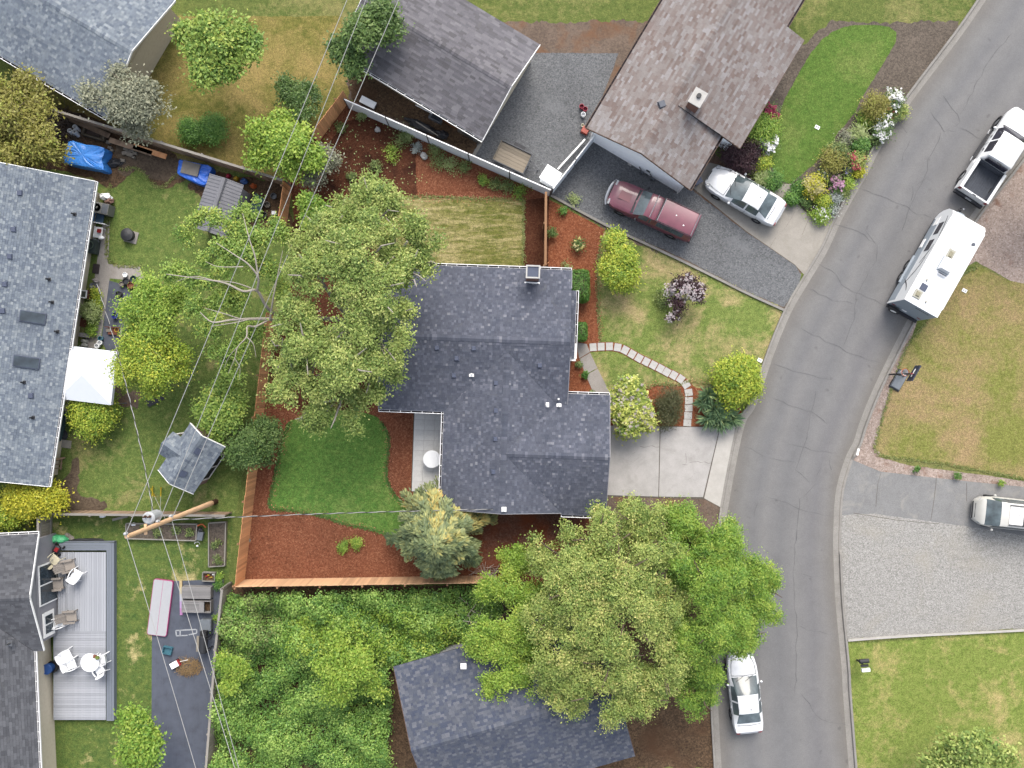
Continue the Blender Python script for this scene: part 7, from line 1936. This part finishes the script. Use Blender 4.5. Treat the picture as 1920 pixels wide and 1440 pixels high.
# --- front garden
def clipped(label, px0, py0, px1, py1, h, n, mat, size=.08):
    a, b = W(px0, py0), W(px1, py1); c = ((px0 + px1) / 2, (py0 + py1) / 2); rng = np.random.default_rng(int(px0))
    t = thing('clipped_hedge', label, 'hedge', W(*c)); B = W(*c)
    hx, hy = abs(b.x - a.x) / 2, abs(a.y - b.y) / 2
    q = rng.uniform(-1, 1, (n, 3)); k = rng.integers(0, 5, n); e = 5.0
    d = q / (np.abs(q) ** e).sum(1)[:, None] ** (1 / e)
    p = d * np.array([hx, hy, h * .5]) * rng.uniform(.88, 1.03, n)[:, None] + np.array([0, 0, h * .5]); p += rng.normal(0, .02, (n, 3))
    nr = d ** 3 + rng.normal(0, .35, (n, 3)); nr /= np.linalg.norm(nr, axis=1)[:, None]
    tt = rng.normal(size=(n, 3)); tt -= nr * (tt * nr).sum(1)[:, None]; tt /= np.linalg.norm(tt, axis=1)[:, None]
    tint = np.clip(.5 + .25 * np.sin(p[:, 0] * 9 + rng.normal(0, .4, n)) * np.sin(p[:, 1] * 8) + rng.normal(0, .15, n), 0, 1)
    o = bpy.data.objects.new('foliage', leaf_mesh('foliage', (p, tt, np.cross(nr, tt), nr, size * rng.uniform(.7, 1.3, n), tint), M[mat], .6)); COL.objects.link(o); o.parent = t
    MB().blob((0, 0, h * .45), (hx * .9, hy * .9, h * .44), 3, 12, 8, .05).build('stems', M['bark'], t)
    KIDS.setdefault(t, []).append(o)
clipped('large clipped green hedge block at the corner of the dark roof', 1066, 509, 1103, 569, 1.3, 7000, 'lf_box')
clipped('small clipped green hedge block next to the front walk', 1070, 606, 1099, 641, 1.1, 4000, 'lf_box')
bush('tall yellow green shrub between the mulch bed and the front lawn', 1158, 498, 1.2, 2, 13000, .13, 'lf_lime', 'bush', 'bush', [(1152, 455, 1.4, .55), (1165, 485, 1.7, .75), (1158, 515, 1.6, .8), (1178, 510, 1.4, .55), (1140, 500, 1.3, .5), (1158, 440, 1.1, .35), (1172, 530, 1.2, .5)], clump=.16)
plant('bush', 'straggly dark purple leaved shrub with pale pink blossom in the front lawn', 'bush', (1284, 568), [(1278, 540, 1.4, .6), (1302, 545, 1.5, .55), (1268, 570, 1.2, .45), (1262, 592, .9, .35), (1290, 528, 1.4, .4), (1310, 558, 1.1, .3), (1254, 545, 1.1, .3)], 3200, .12, 'lf_purple', tr=.05, bark='bark_white', flowers=(900, .1, 'fl_pinkwhite', .07, 9), clump=.14, shell=.3, twigs=3)
bush('low soft green seedling patch left of the purple shrub', 1245, 562, .5, .35, 1200, .09, 'lf_bed', limbs=False)
bush('rounded bright yellow green shrub by the street kerb above the yuccas', 1376, 717, 1.3, 1.8, 12000, .13, 'lf_lime', lobes=[(1382, 712, 1, 1.15, .9), (1362, 705, 1, .7, .8), (1398, 722, .9, .8, .7), (1375, 735, .9, .8, .7), (1390, 690, .9, .7, .7)], shell=.7)
bush('pale flowering rhododendron against the garage corner', 1178, 762, 1.5, 2.2, 11000, .16, 'lf_rhodo', lobes=[(1180, 730, 1.6, .75), (1165, 765, 1.6, .8), (1200, 770, 1.5, .75), (1180, 795, 1.4, .75), (1210, 790, 1.2, .55), (1158, 745, 1.4, .5), (1172, 805, 1.2, .5), (1195, 745, 1.6, .55)], flowers=(1500, .1, 'fl_cream', .05, 8), shell=.55, clump=.13, per=22)
bush('dark bronze green shrub between the rhododendron and the stepping stones', 1251, 763, 1, 1.1, 8000, .11, 'lf_bronze', lobes=[(1252, 745, .6, .68, .5), (1255, 765, .6, .7, .55), (1246, 785, .6, .6, .5), (1265, 748, .6, .45, .45), (1240, 760, .5, .4, .4), (1258, 783, .5, .4, .4)], aspect=.25, shell=.6)
def yucca(label, px, py, heads, n, L, mat='lf_yucca', group=None, name='yucca', wd=.12):
    rng = np.random.default_rng(int(px)); B = W(px, py); t = thing(name, label, 'yucca' if name == 'yucca' else 'plant', B, 0, group)
    P, T_, Nn, Ls, Ti = [], [], [], [], []
    for hx, hy, hz in heads:
        c = np.array(W(hx, hy, hz) - B)
        a = rng.uniform(0, 6.28, n); el = rng.uniform(-.25, 1.3, n); d = np.stack([np.cos(a) * np.cos(el), np.sin(a) * np.cos(el), np.sin(el)], 1)
        l = L * rng.uniform(.7, 1.15, n); P.append(c + d * l[:, None] * .5); T_.append(d); Ls.append(l)
        nn = np.array([0, 0, 1.0]) - d * d[:, 2:3] + rng.normal(0, .1, (n, 3)) + 1e-3; Nn.append(nn / np.linalg.norm(nn, axis=1)[:, None]); Ti.append(np.clip(rng.normal(.45, .25, n), 0, 1))
    P, T_, Nn, Ls, Ti = (np.concatenate(x) for x in (P, T_, Nn, Ls, Ti)); P[:, 2] = np.maximum(P[:, 2], .03)
    o = bpy.data.objects.new('leaves', leaf_mesh('leaves', (P, T_, np.cross(Nn, T_), Nn, Ls, Ti), M[mat], wd, .05)); COL.objects.link(o); o.parent = t; KIDS.setdefault(t, []).append(o)
    m = MB()
    for hx, hy, hz in heads: m.tube([(0, 0, 0), tuple(W(hx, hy, hz) - B)], .06, .05, 6)
    m.build('stem', M['bark'], t)
    return t
yucca('smaller spiky yucca clump right of the stepping stones', 1326, 742, [(1328, 740, .6), (1320, 755, .5)], 170, .72)
yucca('larger spiky yucca clump at the driveway corner', 1342, 778, [(1345, 778, .7), (1360, 770, .6), (1328, 785, .5), (1352, 792, .5), (1372, 785, .4), (1338, 765, .6)], 150, .78)
# --- small plants in the mulch and along fences
def small(label, px, py, r, mat, n=500, h=.4, size=.09, fl=None, group=None, name='small_plant', **kw):
    return bush(label, px, py, r, h, n, size, mat, 'plant', name, group=group, flowers=fl, limbs=False, clump=r * .3, per=16, **kw)
small('left of two little green bushes in the red mulch', 643, 1026, .32, 'lf_bright', 700)
small('right of two little green bushes in the red mulch', 668, 1018, .36, 'lf_bright2', 800)
small('rosebush with a few flowers on the mulch right of the thin cedar fence', 1034, 437, .3, 'lf_dark', 400, .6)
small('yellow rose on the mulch next to the driveway edge', 1085, 459, .4, 'lf_dark', 500, .6, fl=(60, .12, 'fl_yellow', .05, 6))
small('small dark green plant in the mulch at the corner of the gravel drive', 1056, 395, .25, 'lf_box', 350)
small('weedy clump at the fence end by the gravel drive', 1077, 377, .4, 'lf_pale', 350)
small('leafy sprig by the front eave at the hedge', 1062, 501, .3, 'lf_bed', 250)
small('green ground plant along the front walk, upper', 1085, 684, .18, 'lf_bed', 300); small('green ground plant along the front walk, lower', 1096, 703, .2, 'lf_box', 350); small('sprig at the end of the front walk', 1108, 736, .18, 'lf_bed', 150)
WG = 'weedy plants below the white panel fence'
for i, (px, py, r, k, lb) in enumerate(((735, 288, .5, 'lf_bright2', 'brightest leafy plant in the dark mulch'), (752, 262, .5, 'lf_bed', 'weed clump above the brightest leafy plant'), (765, 255, .4, 'lf_pale', 'pale weeds against the panel fence near the dark mulch'), (826, 300, .6, 'lf_bed', 'largest weed clump on the lighter mulch'), (845, 310, .5, 'lf_pale', 'pale weed clump right of the largest one'), (870, 313, .45, 'lf_bed', 'weed clump at the end of the pale weeds'), (815, 282, .4, 'lf_bed', 'weeds hugging the fence above the largest clump'), (908, 338, .3, 'lf_bright', 'small green weed left of the trailer corner'), (928, 345, .35, 'lf_bed', 'weed near the fence under the trailer'), (950, 350, .5, 'lf_bed', 'weeds below the plank trailer'), (975, 358, .5, 'lf_bright', 'grassy weeds nearest the fence corner'), (678, 218, .3, 'lf_pale', 'little pale weed at the top of the dark mulch'), (782, 278, .3, 'lf_grey', 'grey green plant left of the white boulder'), (705, 312, .35, 'lf_bed', 'scattered small weed in the dark mulch centre'), (660, 330, .3, 'lf_bed', 'tiny weed near the large tree in the dark mulch'), (640, 240, .3, 'lf_bed', 'weed beside the top cedar fence'))):
    small(lb, px, py, r, k, 420, .4, group=WG)
def strip_plant(label, pts, mat, n, r=.25): return plant('herb_strip', label, 'plant', pts[0], [(x, y, .25, r, .2) for x, y in pts], n, .1, mat, limbs=False, clump=.1, per=16)
strip_plant('bright green herb strip along the paved path, upper half', [(180, 548), (181, 558), (180, 568), (182, 575)], 'lf_lime', 1600, .26)
strip_plant('bright green herb strip along the paved path, lower half', [(174, 600), (175, 612), (173, 622), (176, 590)], 'lf_bright', 1600, .26)
bush('yellowish fern clump in the middle of the herb strip', 171, 582, .55, .9, 1500, .18, 'lf_pale', 'plant', 'fern', aspect=.25)
small('green tuft at the right of the weed fabric by the silvery fence', 406, 1159, .22, 'lf_bright', 300); small('creeping green plant beside the timber planter', 411, 1098, .3, 'lf_box', 500); small('creeper on the fence below the planter', 412, 1082, .25, 'lf_bright', 300)
for i, (px, py, r) in enumerate(((293, 998, .3), (330, 992, .3), (405, 1020, .25), (410, 1050, .3), (355, 1000, .25), (270, 990, .2))):
    small(['tallest seedling patch in the long raised bed', 'seedlings at the top of the long raised bed', 'upper seedling in the narrow raised bed', 'lower seedlings in the narrow raised bed', 'seedlings at the right end of the long raised bed', 'sprout near the pole in the long raised bed'][i], px, py, r, 'lf_bed', 250, .5)
for px, py, lb in ((1719, 880, 'left of three little shrubs in the bark strip beside the driveway'), (1795, 892, 'middle of three little shrubs in the bark strip beside the driveway'), (1877, 905, 'right and brightest of three little shrubs in the bark strip')):
    small(lb, px, py, .2, 'lf_box' if px < 1850 else 'lf_bright', 400, .4, .07)
# --- flower beds by the street and the brown roofed house
BG = 'plants in the flower beds beside the street'
def bed(label, px, py, r, h, mat, n, fl=None, size=.1, **kw): return bush(label, px, py, r, h, n, size, mat, 'plant', 'bed_plant', group=BG, flowers=fl, limbs=False, clump=.1 + r * .12, per=18, **kw)
bed('rounded green azalea against the brown roof eave', 1424, 245, .9, 1.4, 'lf_bright', 6000, shell=.75)
bed('olive green shrub low end of the azalea by the roof', 1410, 262, .6, 1.1, 'lf_olive', 2500)
bed('magenta flowering bush touching the brown roof', 1440, 212, .5, 1.1, 'lf_dark', 900, (700, .12, 'fl_magenta', .1, 14))
bed('light green bush right of the azalea', 1444, 232, .45, .9, 'lf_bright2', 1500)
bed('white rhododendron cluster below the azalea', 1437, 268, .65, 1.0, 'lf_dark', 1400, (420, .17, 'fl_white', .07, 8))
t = plant('japanese_maple', 'dark red weeping maple with bare grey branches at the brown roof corner', 'tree', (1388, 290), [(1372, 285, .9, .7, .45), (1395, 300, .9, .75, .45), (1405, 280, .9, .6, .4), (1380, 305, .7, .5, .4), (1415, 295, .7, .4, .3)], 6500, .11, 'lf_purple', tr=.05, bark='bark_white', twigs=6, clump=.16, aspect=.35)
bed('lime green shrub above the white sedan', 1428, 306, .45, .8, 'lf_lime', 2200, shell=.7)
bed('pale ornamental grass clump beside the sedan', 1432, 334, .5, .7, 'lf_pale', 900, size=.22, aspect=.12)
bed('dark green round bush at the corner of the bright lawn', 1450, 340, .45, .8, 'lf_box', 2500, shell=.75)
bed('wispy olive plant left of the lime shrub', 1408, 312, .4, .5, 'lf_bed', 500)
bed('small lime tuft just above the sedan roof', 1424, 331, .25, .5, 'lf_bright2', 500)
bed('round dark box ball at the left end of the bed', 1483, 373, .3, .6, 'lf_box', 2000, shell=.8)
bed('dark green bush beside the yellow flowering shrub', 1497, 352, .4, .6, 'lf_box', 1800)
bed('large chartreuse euphorbia in the flower bed', 1525, 350, .62, .9, 'lf_gold', 2200, (500, .13, 'fl_yellow', .08, 12))
bed('bright lime ball shrub below the euphorbia', 1541, 377, .34, .6, 'lf_lime', 1800, shell=.75)
bed('pink peony in the flower bed near the street', 1567, 346, .36, .7, 'lf_dark', 900, (260, .15, 'fl_pink', .1, 14))
bed('silver leaved plant below the pink peony', 1566, 374, .36, .4, 'lf_grey', 700, size=.14, aspect=.25)
bed('low green and white flowering clump at the bed tip', 1538, 403, .55, .5, 'lf_bright2', 1800, (200, .08, 'fl_white', .05, 8))
bed('dark green hosta left of the bed tip', 1508, 376, .36, .4, 'lf_dark', 900)
bed('yellow green rose bush right of the bright lawn', 1560, 300, .75, 1.0, 'lf_olivey', 2600)
bed('blue green shrub in the middle of the bed', 1572, 284, .55, .9, 'lf_bed', 1800)
bed('coral red roses nearest the kerb', 1606, 302, .5, .8, 'lf_olive', 1500, (240, .14, 'fl_coral', .09, 12))
bed('golden low shrub under the coral roses', 1608, 323, .3, .5, 'lf_gold', 900)
bed('blue flowering perennial under the coral roses', 1592, 322, .26, .4, 'lf_bed', 500, (120, .08, 'fl_blue', .06, 10))
bed('dark green round shrub by the grass gap', 1613, 274, .42, .8, 'lf_box', 2600)
bed('bluish iris fan above the dark round shrub', 1608, 252, .4, .7, 'lf_pale', 500, size=.4, aspect=.1)
bed('brown twiggy plant at the bend of the bright lawn', 1586, 258, .4, .6, 'lf_silver', 700)
bed('white rose bush at the kerb, lower of two', 1652, 248, .55, .8, 'lf_dark', 1500, (260, .12, 'fl_white', .08, 10))
bed('white rose bush at the kerb, middle one', 1655, 230, .5, .8, 'lf_dark', 1500, (220, .13, 'fl_white', .08, 10))
bed('white topped rhododendron at the top of the street bed', 1674, 188, .55, 1.0, 'lf_dark', 1600, (300, .15, 'fl_white', .1, 12))
bed('tall pale yellow green shrub at the top of the bed', 1640, 200, .75, 1.4, 'lf_olivey', 3200)
bed('green perennial clump left of the white roses', 1622, 226, .5, .6, 'lf_bright', 1300); bed('mixed green plant right of the yellow green shrub', 1668, 212, .5, .7, 'lf_bed', 1400, (60, .1, 'fl_coral', .06, 5)); bed('russet leaved shrub at the kerb top', 1690, 210, .4, .7, 'lf_olive', 1000)
bed('small green plant by the upper stepping stone', 1640, 262, .3, .4, 'lf_bed', 600); bed('low edging plant under the blue green shrub', 1545, 325, .4, .4, 'lf_bed', 800, (60, .08, 'fl_white', .05, 6)); bed('lime edging plant near the kerb below the peony', 1590, 345, .35, .4, 'lf_bright2', 900); bed('grey edging plant between peony and euphorbia', 1580, 362, .35, .3, 'lf_bed', 600); bed('small dark plant under the lime ball', 1555, 385, .3, .4, 'lf_dark', 600); bed('pale plant at the tip next to the kerb', 1560, 395, .3, .4, 'lf_grey', 400)
# --- thicket behind the bottom fence
def thicket(label, poly, n, size, mat, h, seed, clump=.3):
    rng = np.random.default_rng(seed); P2 = np.array([tuple(p) for p in PL(poly)]); x0, y0 = P2.min(0); x1, y1 = P2.max(0)
    def inside(p):
        r = np.zeros(len(p), bool); m_ = len(P2)
        for i in range(m_):
            a, b = P2[i], P2[(i + 1) % m_]
            c = ((a[1] > p[:, 1]) != (b[1] > p[:, 1])) & (p[:, 0] < (b[0] - a[0]) * (p[:, 1] - a[1]) / (b[1] - a[1] + 1e-12) + a[0]); r ^= c
        return r
    nc = n // 30; c = rng.uniform((x0, y0), (x1, y1), (nc * 3, 2)); c = c[inside(c)][:nc]; nc = len(c)
    lum = np.sin(c[:, 0] * 1.1 + 1.7 * np.sin(c[:, 1] * .9)) * np.sin(c[:, 1] * 1.3 + np.sin(c[:, 0] * .7)); keep = (lum + rng.normal(0, .35, nc)) > -.75; c = c[keep]; lum = lum[keep]; nc = len(c); z = h * (.6 + .4 * lum) * rng.uniform(.5, 1.1, nc)
    lobes = [(np.array((c[i, 0], c[i, 1], z[i])), None) for i in range(0)]
    ci = rng.integers(0, nc, n); off = rng.normal(size=(n, 3)) * clump; off[:, 2] *= .45
    p = np.column_stack([c[ci], z[ci]]) + off; p[:, 2] = np.maximum(p[:, 2], .05)
    nr = np.array([0, 0, .8]) + off * np.array([1, 1, .3]) / clump * .3 + rng.normal(size=(n, 3)) * .38; nr /= np.linalg.norm(nr, axis=1)[:, None]
    t = rng.normal(size=(n, 3)); t -= nr * (t * nr).sum(1)[:, None]; t /= np.linalg.norm(t, axis=1)[:, None]
    ct = np.clip(rng.normal(.5, .26, nc) + .16 * lum, 0, 1)
    me = leaf_mesh('thicket', (p, t, np.cross(nr, t), nr, size * rng.uniform(.6, 1.3, n), np.clip(ct[ci] + rng.normal(0, .1, n), 0, 1)), M[mat], .7, .15)
    o = bpy.data.objects.new('thicket', me); COL.objects.link(o); MW[o] = Matrix()
    tag(o, label, 'thicket', None, 'stuff'); return o
thicket('dense bramble thicket behind the pale cedar fence', [(436, 1112), (600, 1108), (900, 1100), (960, 1120), (930, 1170), (890, 1195), (730, 1240), (735, 1440), (412, 1440), (424, 1260)], 130000, .12, 'lf_thicket', 2.0, 8, .17)
thicket('lighter leafy patches in the middle of the bramble thicket', [(560, 1150), (700, 1130), (860, 1150), (880, 1190), (740, 1225), (620, 1230), (540, 1200)], 16000, .13, 'lf_bright2', 2.15, 18, .2)
thicket('dull dark patches along the upper edge of the bramble thicket', [(440, 1118), (520, 1112), (540, 1170), (470, 1230), (432, 1230)], 9000, .12, 'lf_bed', 1.9, 19, .16)
bush('pale green feathery tree rising from the thicket at the bottom edge', 660, 1245, 1.6, 3, 15000, .15, 'lf_bright2', 'tree', 'tree', [(640, 1240, 2.8, 1.2), (685, 1250, 2.8, 1.0), (610, 1255, 2.4, .8), (660, 1275, 2.6, 1.2), (700, 1280, 2.2, .8), (630, 1290, 2.4, 1.0)])
bush('young light green tree by the silvery fence in the thicket', 440, 1240, .9, 2.4, 5000, .15, 'lf_bright2', 'tree', 'tree', [(430, 1240, 2.2, .6), (445, 1255, 2.2, .7), (432, 1275, 2, .6)])
sticks('dead_branches', 'pale dead twigs showing between thicket and light green tree', 'branches', 895, 1165, .9, 1.2, 60, 1.6, .018, M['bark_white'], 2.6, 15)
sticks('dead_branches', 'bare twigs beside the end of the pale cedar fence', 'branches', 915, 1075, .8, .5, 40, 1.2, .016, M['bark_white'], 1.4, 16)
# --- ragged edges: grass tufts leaning over the beds, stray bark chips on the turf
def scatter_edge(name, label, cat, lines, per_m, spread, size, mat, aspect, upright, seed):
    rng = np.random.default_rng(seed); P = []
    for pts in lines:
        L = smooth_line(PL(pts), 4)
        for a, b in zip(L[:-1], L[1:]):
            k = max(1, int((b - a).length * per_m)); t = rng.random(k)
            q = np.array(a)[None] * (1 - t)[:, None] + np.array(b)[None] * t[:, None] + rng.normal(0, spread, (k, 2)); P.append(q)
    p2 = np.concatenate(P); n = len(p2); p = np.column_stack([p2, .035 + rng.random(n) * .02])
    nr = np.array([0, 0, 1.0]) + rng.normal(0, .35, (n, 3)); nr /= np.linalg.norm(nr, axis=1)[:, None]
    tt = rng.normal(size=(n, 3)); tt[:, 2] += upright; tt -= nr * (tt * nr).sum(1)[:, None]; tt /= np.linalg.norm(tt, axis=1)[:, None]
    o = bpy.data.objects.new(name, leaf_mesh(name, (p, tt, np.cross(nr, tt), nr, size * rng.uniform(.5, 1.4, n), rng.random(n)), M[mat], aspect)); COL.objects.link(o); tag(o, label, cat, None, 'stuff')
LF('chip', A(112, 58, 40), A(152, 92, 66), A(176, 112, 82), A(206, 150, 118), trans=.02)
LF('turf_dark', A(66, 106, 44), A(84, 122, 50), A(104, 132, 62)); LF('turf_mid', A(104, 122, 62), A(126, 138, 74), A(156, 150, 96))
E1 = [(545, 790), (528, 830), (518, 880), (510, 920), (507, 952), (545, 957), (600, 967), (640, 980), (690, 992), (740, 1006)]; E2 = [(716, 792), (729, 820), (728, 850), (724, 880), (728, 905), (742, 930), (764, 950), (780, 985)]
E3 = [(770, 368), (983, 375)]; E11 = [(982, 376), (981, 505)]; E4 = [(1130, 445), (1120, 500), (1121, 580), (1126, 640)]; E5 = [(1200, 730), (1235, 720), (1275, 722), (1290, 715), (1345, 722)]
E6 = [(1835, 500), (1790, 525), (1740, 600), (1700, 650), (1668, 740), (1644, 820), (1640, 842), (1660, 856), (1760, 868), (1960, 905)]; E7 = [(1590, 1203), (1920, 1182)]; E8 = [(206, 345), (203, 420), (205, 490), (262, 500)]; E9 = [(226, 318), (262, 318), (300, 352), (345, 318), (380, 335)]
E10 = [(1205, 456), (1275, 491), (1340, 522), (1405, 553), (1470, 585)]
scatter_edge('grass', 'tufts of dark grass along the curved back lawn edge', 'grass', [E1, E2], 110, .05, .13, 'turf_dark', .3, .6, 31)
scatter_edge('grass', 'tufts of yellowish grass along the lawn edges', 'grass', [E3, E11, E4, E5, E6, E7, E8, E9, E10], 80, .06, .13, 'turf_mid', .3, .6, 32)
scatter_edge('bark_chips', 'stray bark chips along the lawn edges', 'chips', [E1, E2, E3, E4, E5], 45, .16, .07, 'chip', .5, 0, 33)
# --- fallen leaves on the dark mulch
rng = np.random.default_rng(77); n = 700
pp_ = np.column_stack([rng.uniform(560, 800, n), rng.uniform(215, 620, n)]); p = np.array([tuple(W(a, b, .03)) for a, b in pp_])
nr = np.array([0, 0, 1.0]) + rng.normal(0, .2, (n, 3)); nr /= np.linalg.norm(nr, axis=1)[:, None]; tt = rng.normal(size=(n, 3)); tt -= nr * (tt * nr).sum(1)[:, None]; tt /= np.linalg.norm(tt, axis=1)[:, None]
o = bpy.data.objects.new('fallen_leaves', leaf_mesh('fallen_leaves', (p, tt, np.cross(nr, tt), nr, .1 * rng.uniform(.5, 1.3, n), rng.uniform(.3, 1, n)), M['lf_pale'], .7)); COL.objects.link(o); tag(o, 'yellowish fallen leaves scattered over the dark mulch', 'leaves', None, 'stuff')
# --- beyond the picture's top and bottom: gardens go on
bush('broad tree beyond the top left yard', 420, 95, 2, 5, 14000, .2, 'lf_cherry', 'tree', 'tree', [(400, 100, 4, 1.5), (440, 80, 4, 1.5), (425, 125, 3.6, 1.1), (380, 60, 4, 1.3)])
bush('dark tree beyond the outbuilding', 700, 80, 2, 5, 12000, .18, 'lf_dark', 'tree', 'tree', [(690, 70, 4, 1.4), (660, 100, 3.6, 1.1), (700, 30, 4, 1.4)])
bush('round tree on the verge right of the upper road', 2060, 330, 2, 5, 8000, .2, 'lf_walnut', 'tree', 'tree', [(2000, 330, 4, 1.6), (2040, 300, 4, 1.4)])
bush('leafy tree on the right lawn below the mailbox', 1780, 1390, 2, 5, 14000, .2, 'lf_walnut', 'tree', 'tree', [(1790, 1400, 4, 1.6), (1840, 1420, 4, 1.5), (1800, 1450, 4.4, 1.6)])
bush('green tree below the deck house yard', 250, 1370, 2, 5, 10000, .18, 'lf_bright', 'tree', 'tree', [(240, 1390, 3.6, 1.4), (275, 1410, 3.6, 1.2)])
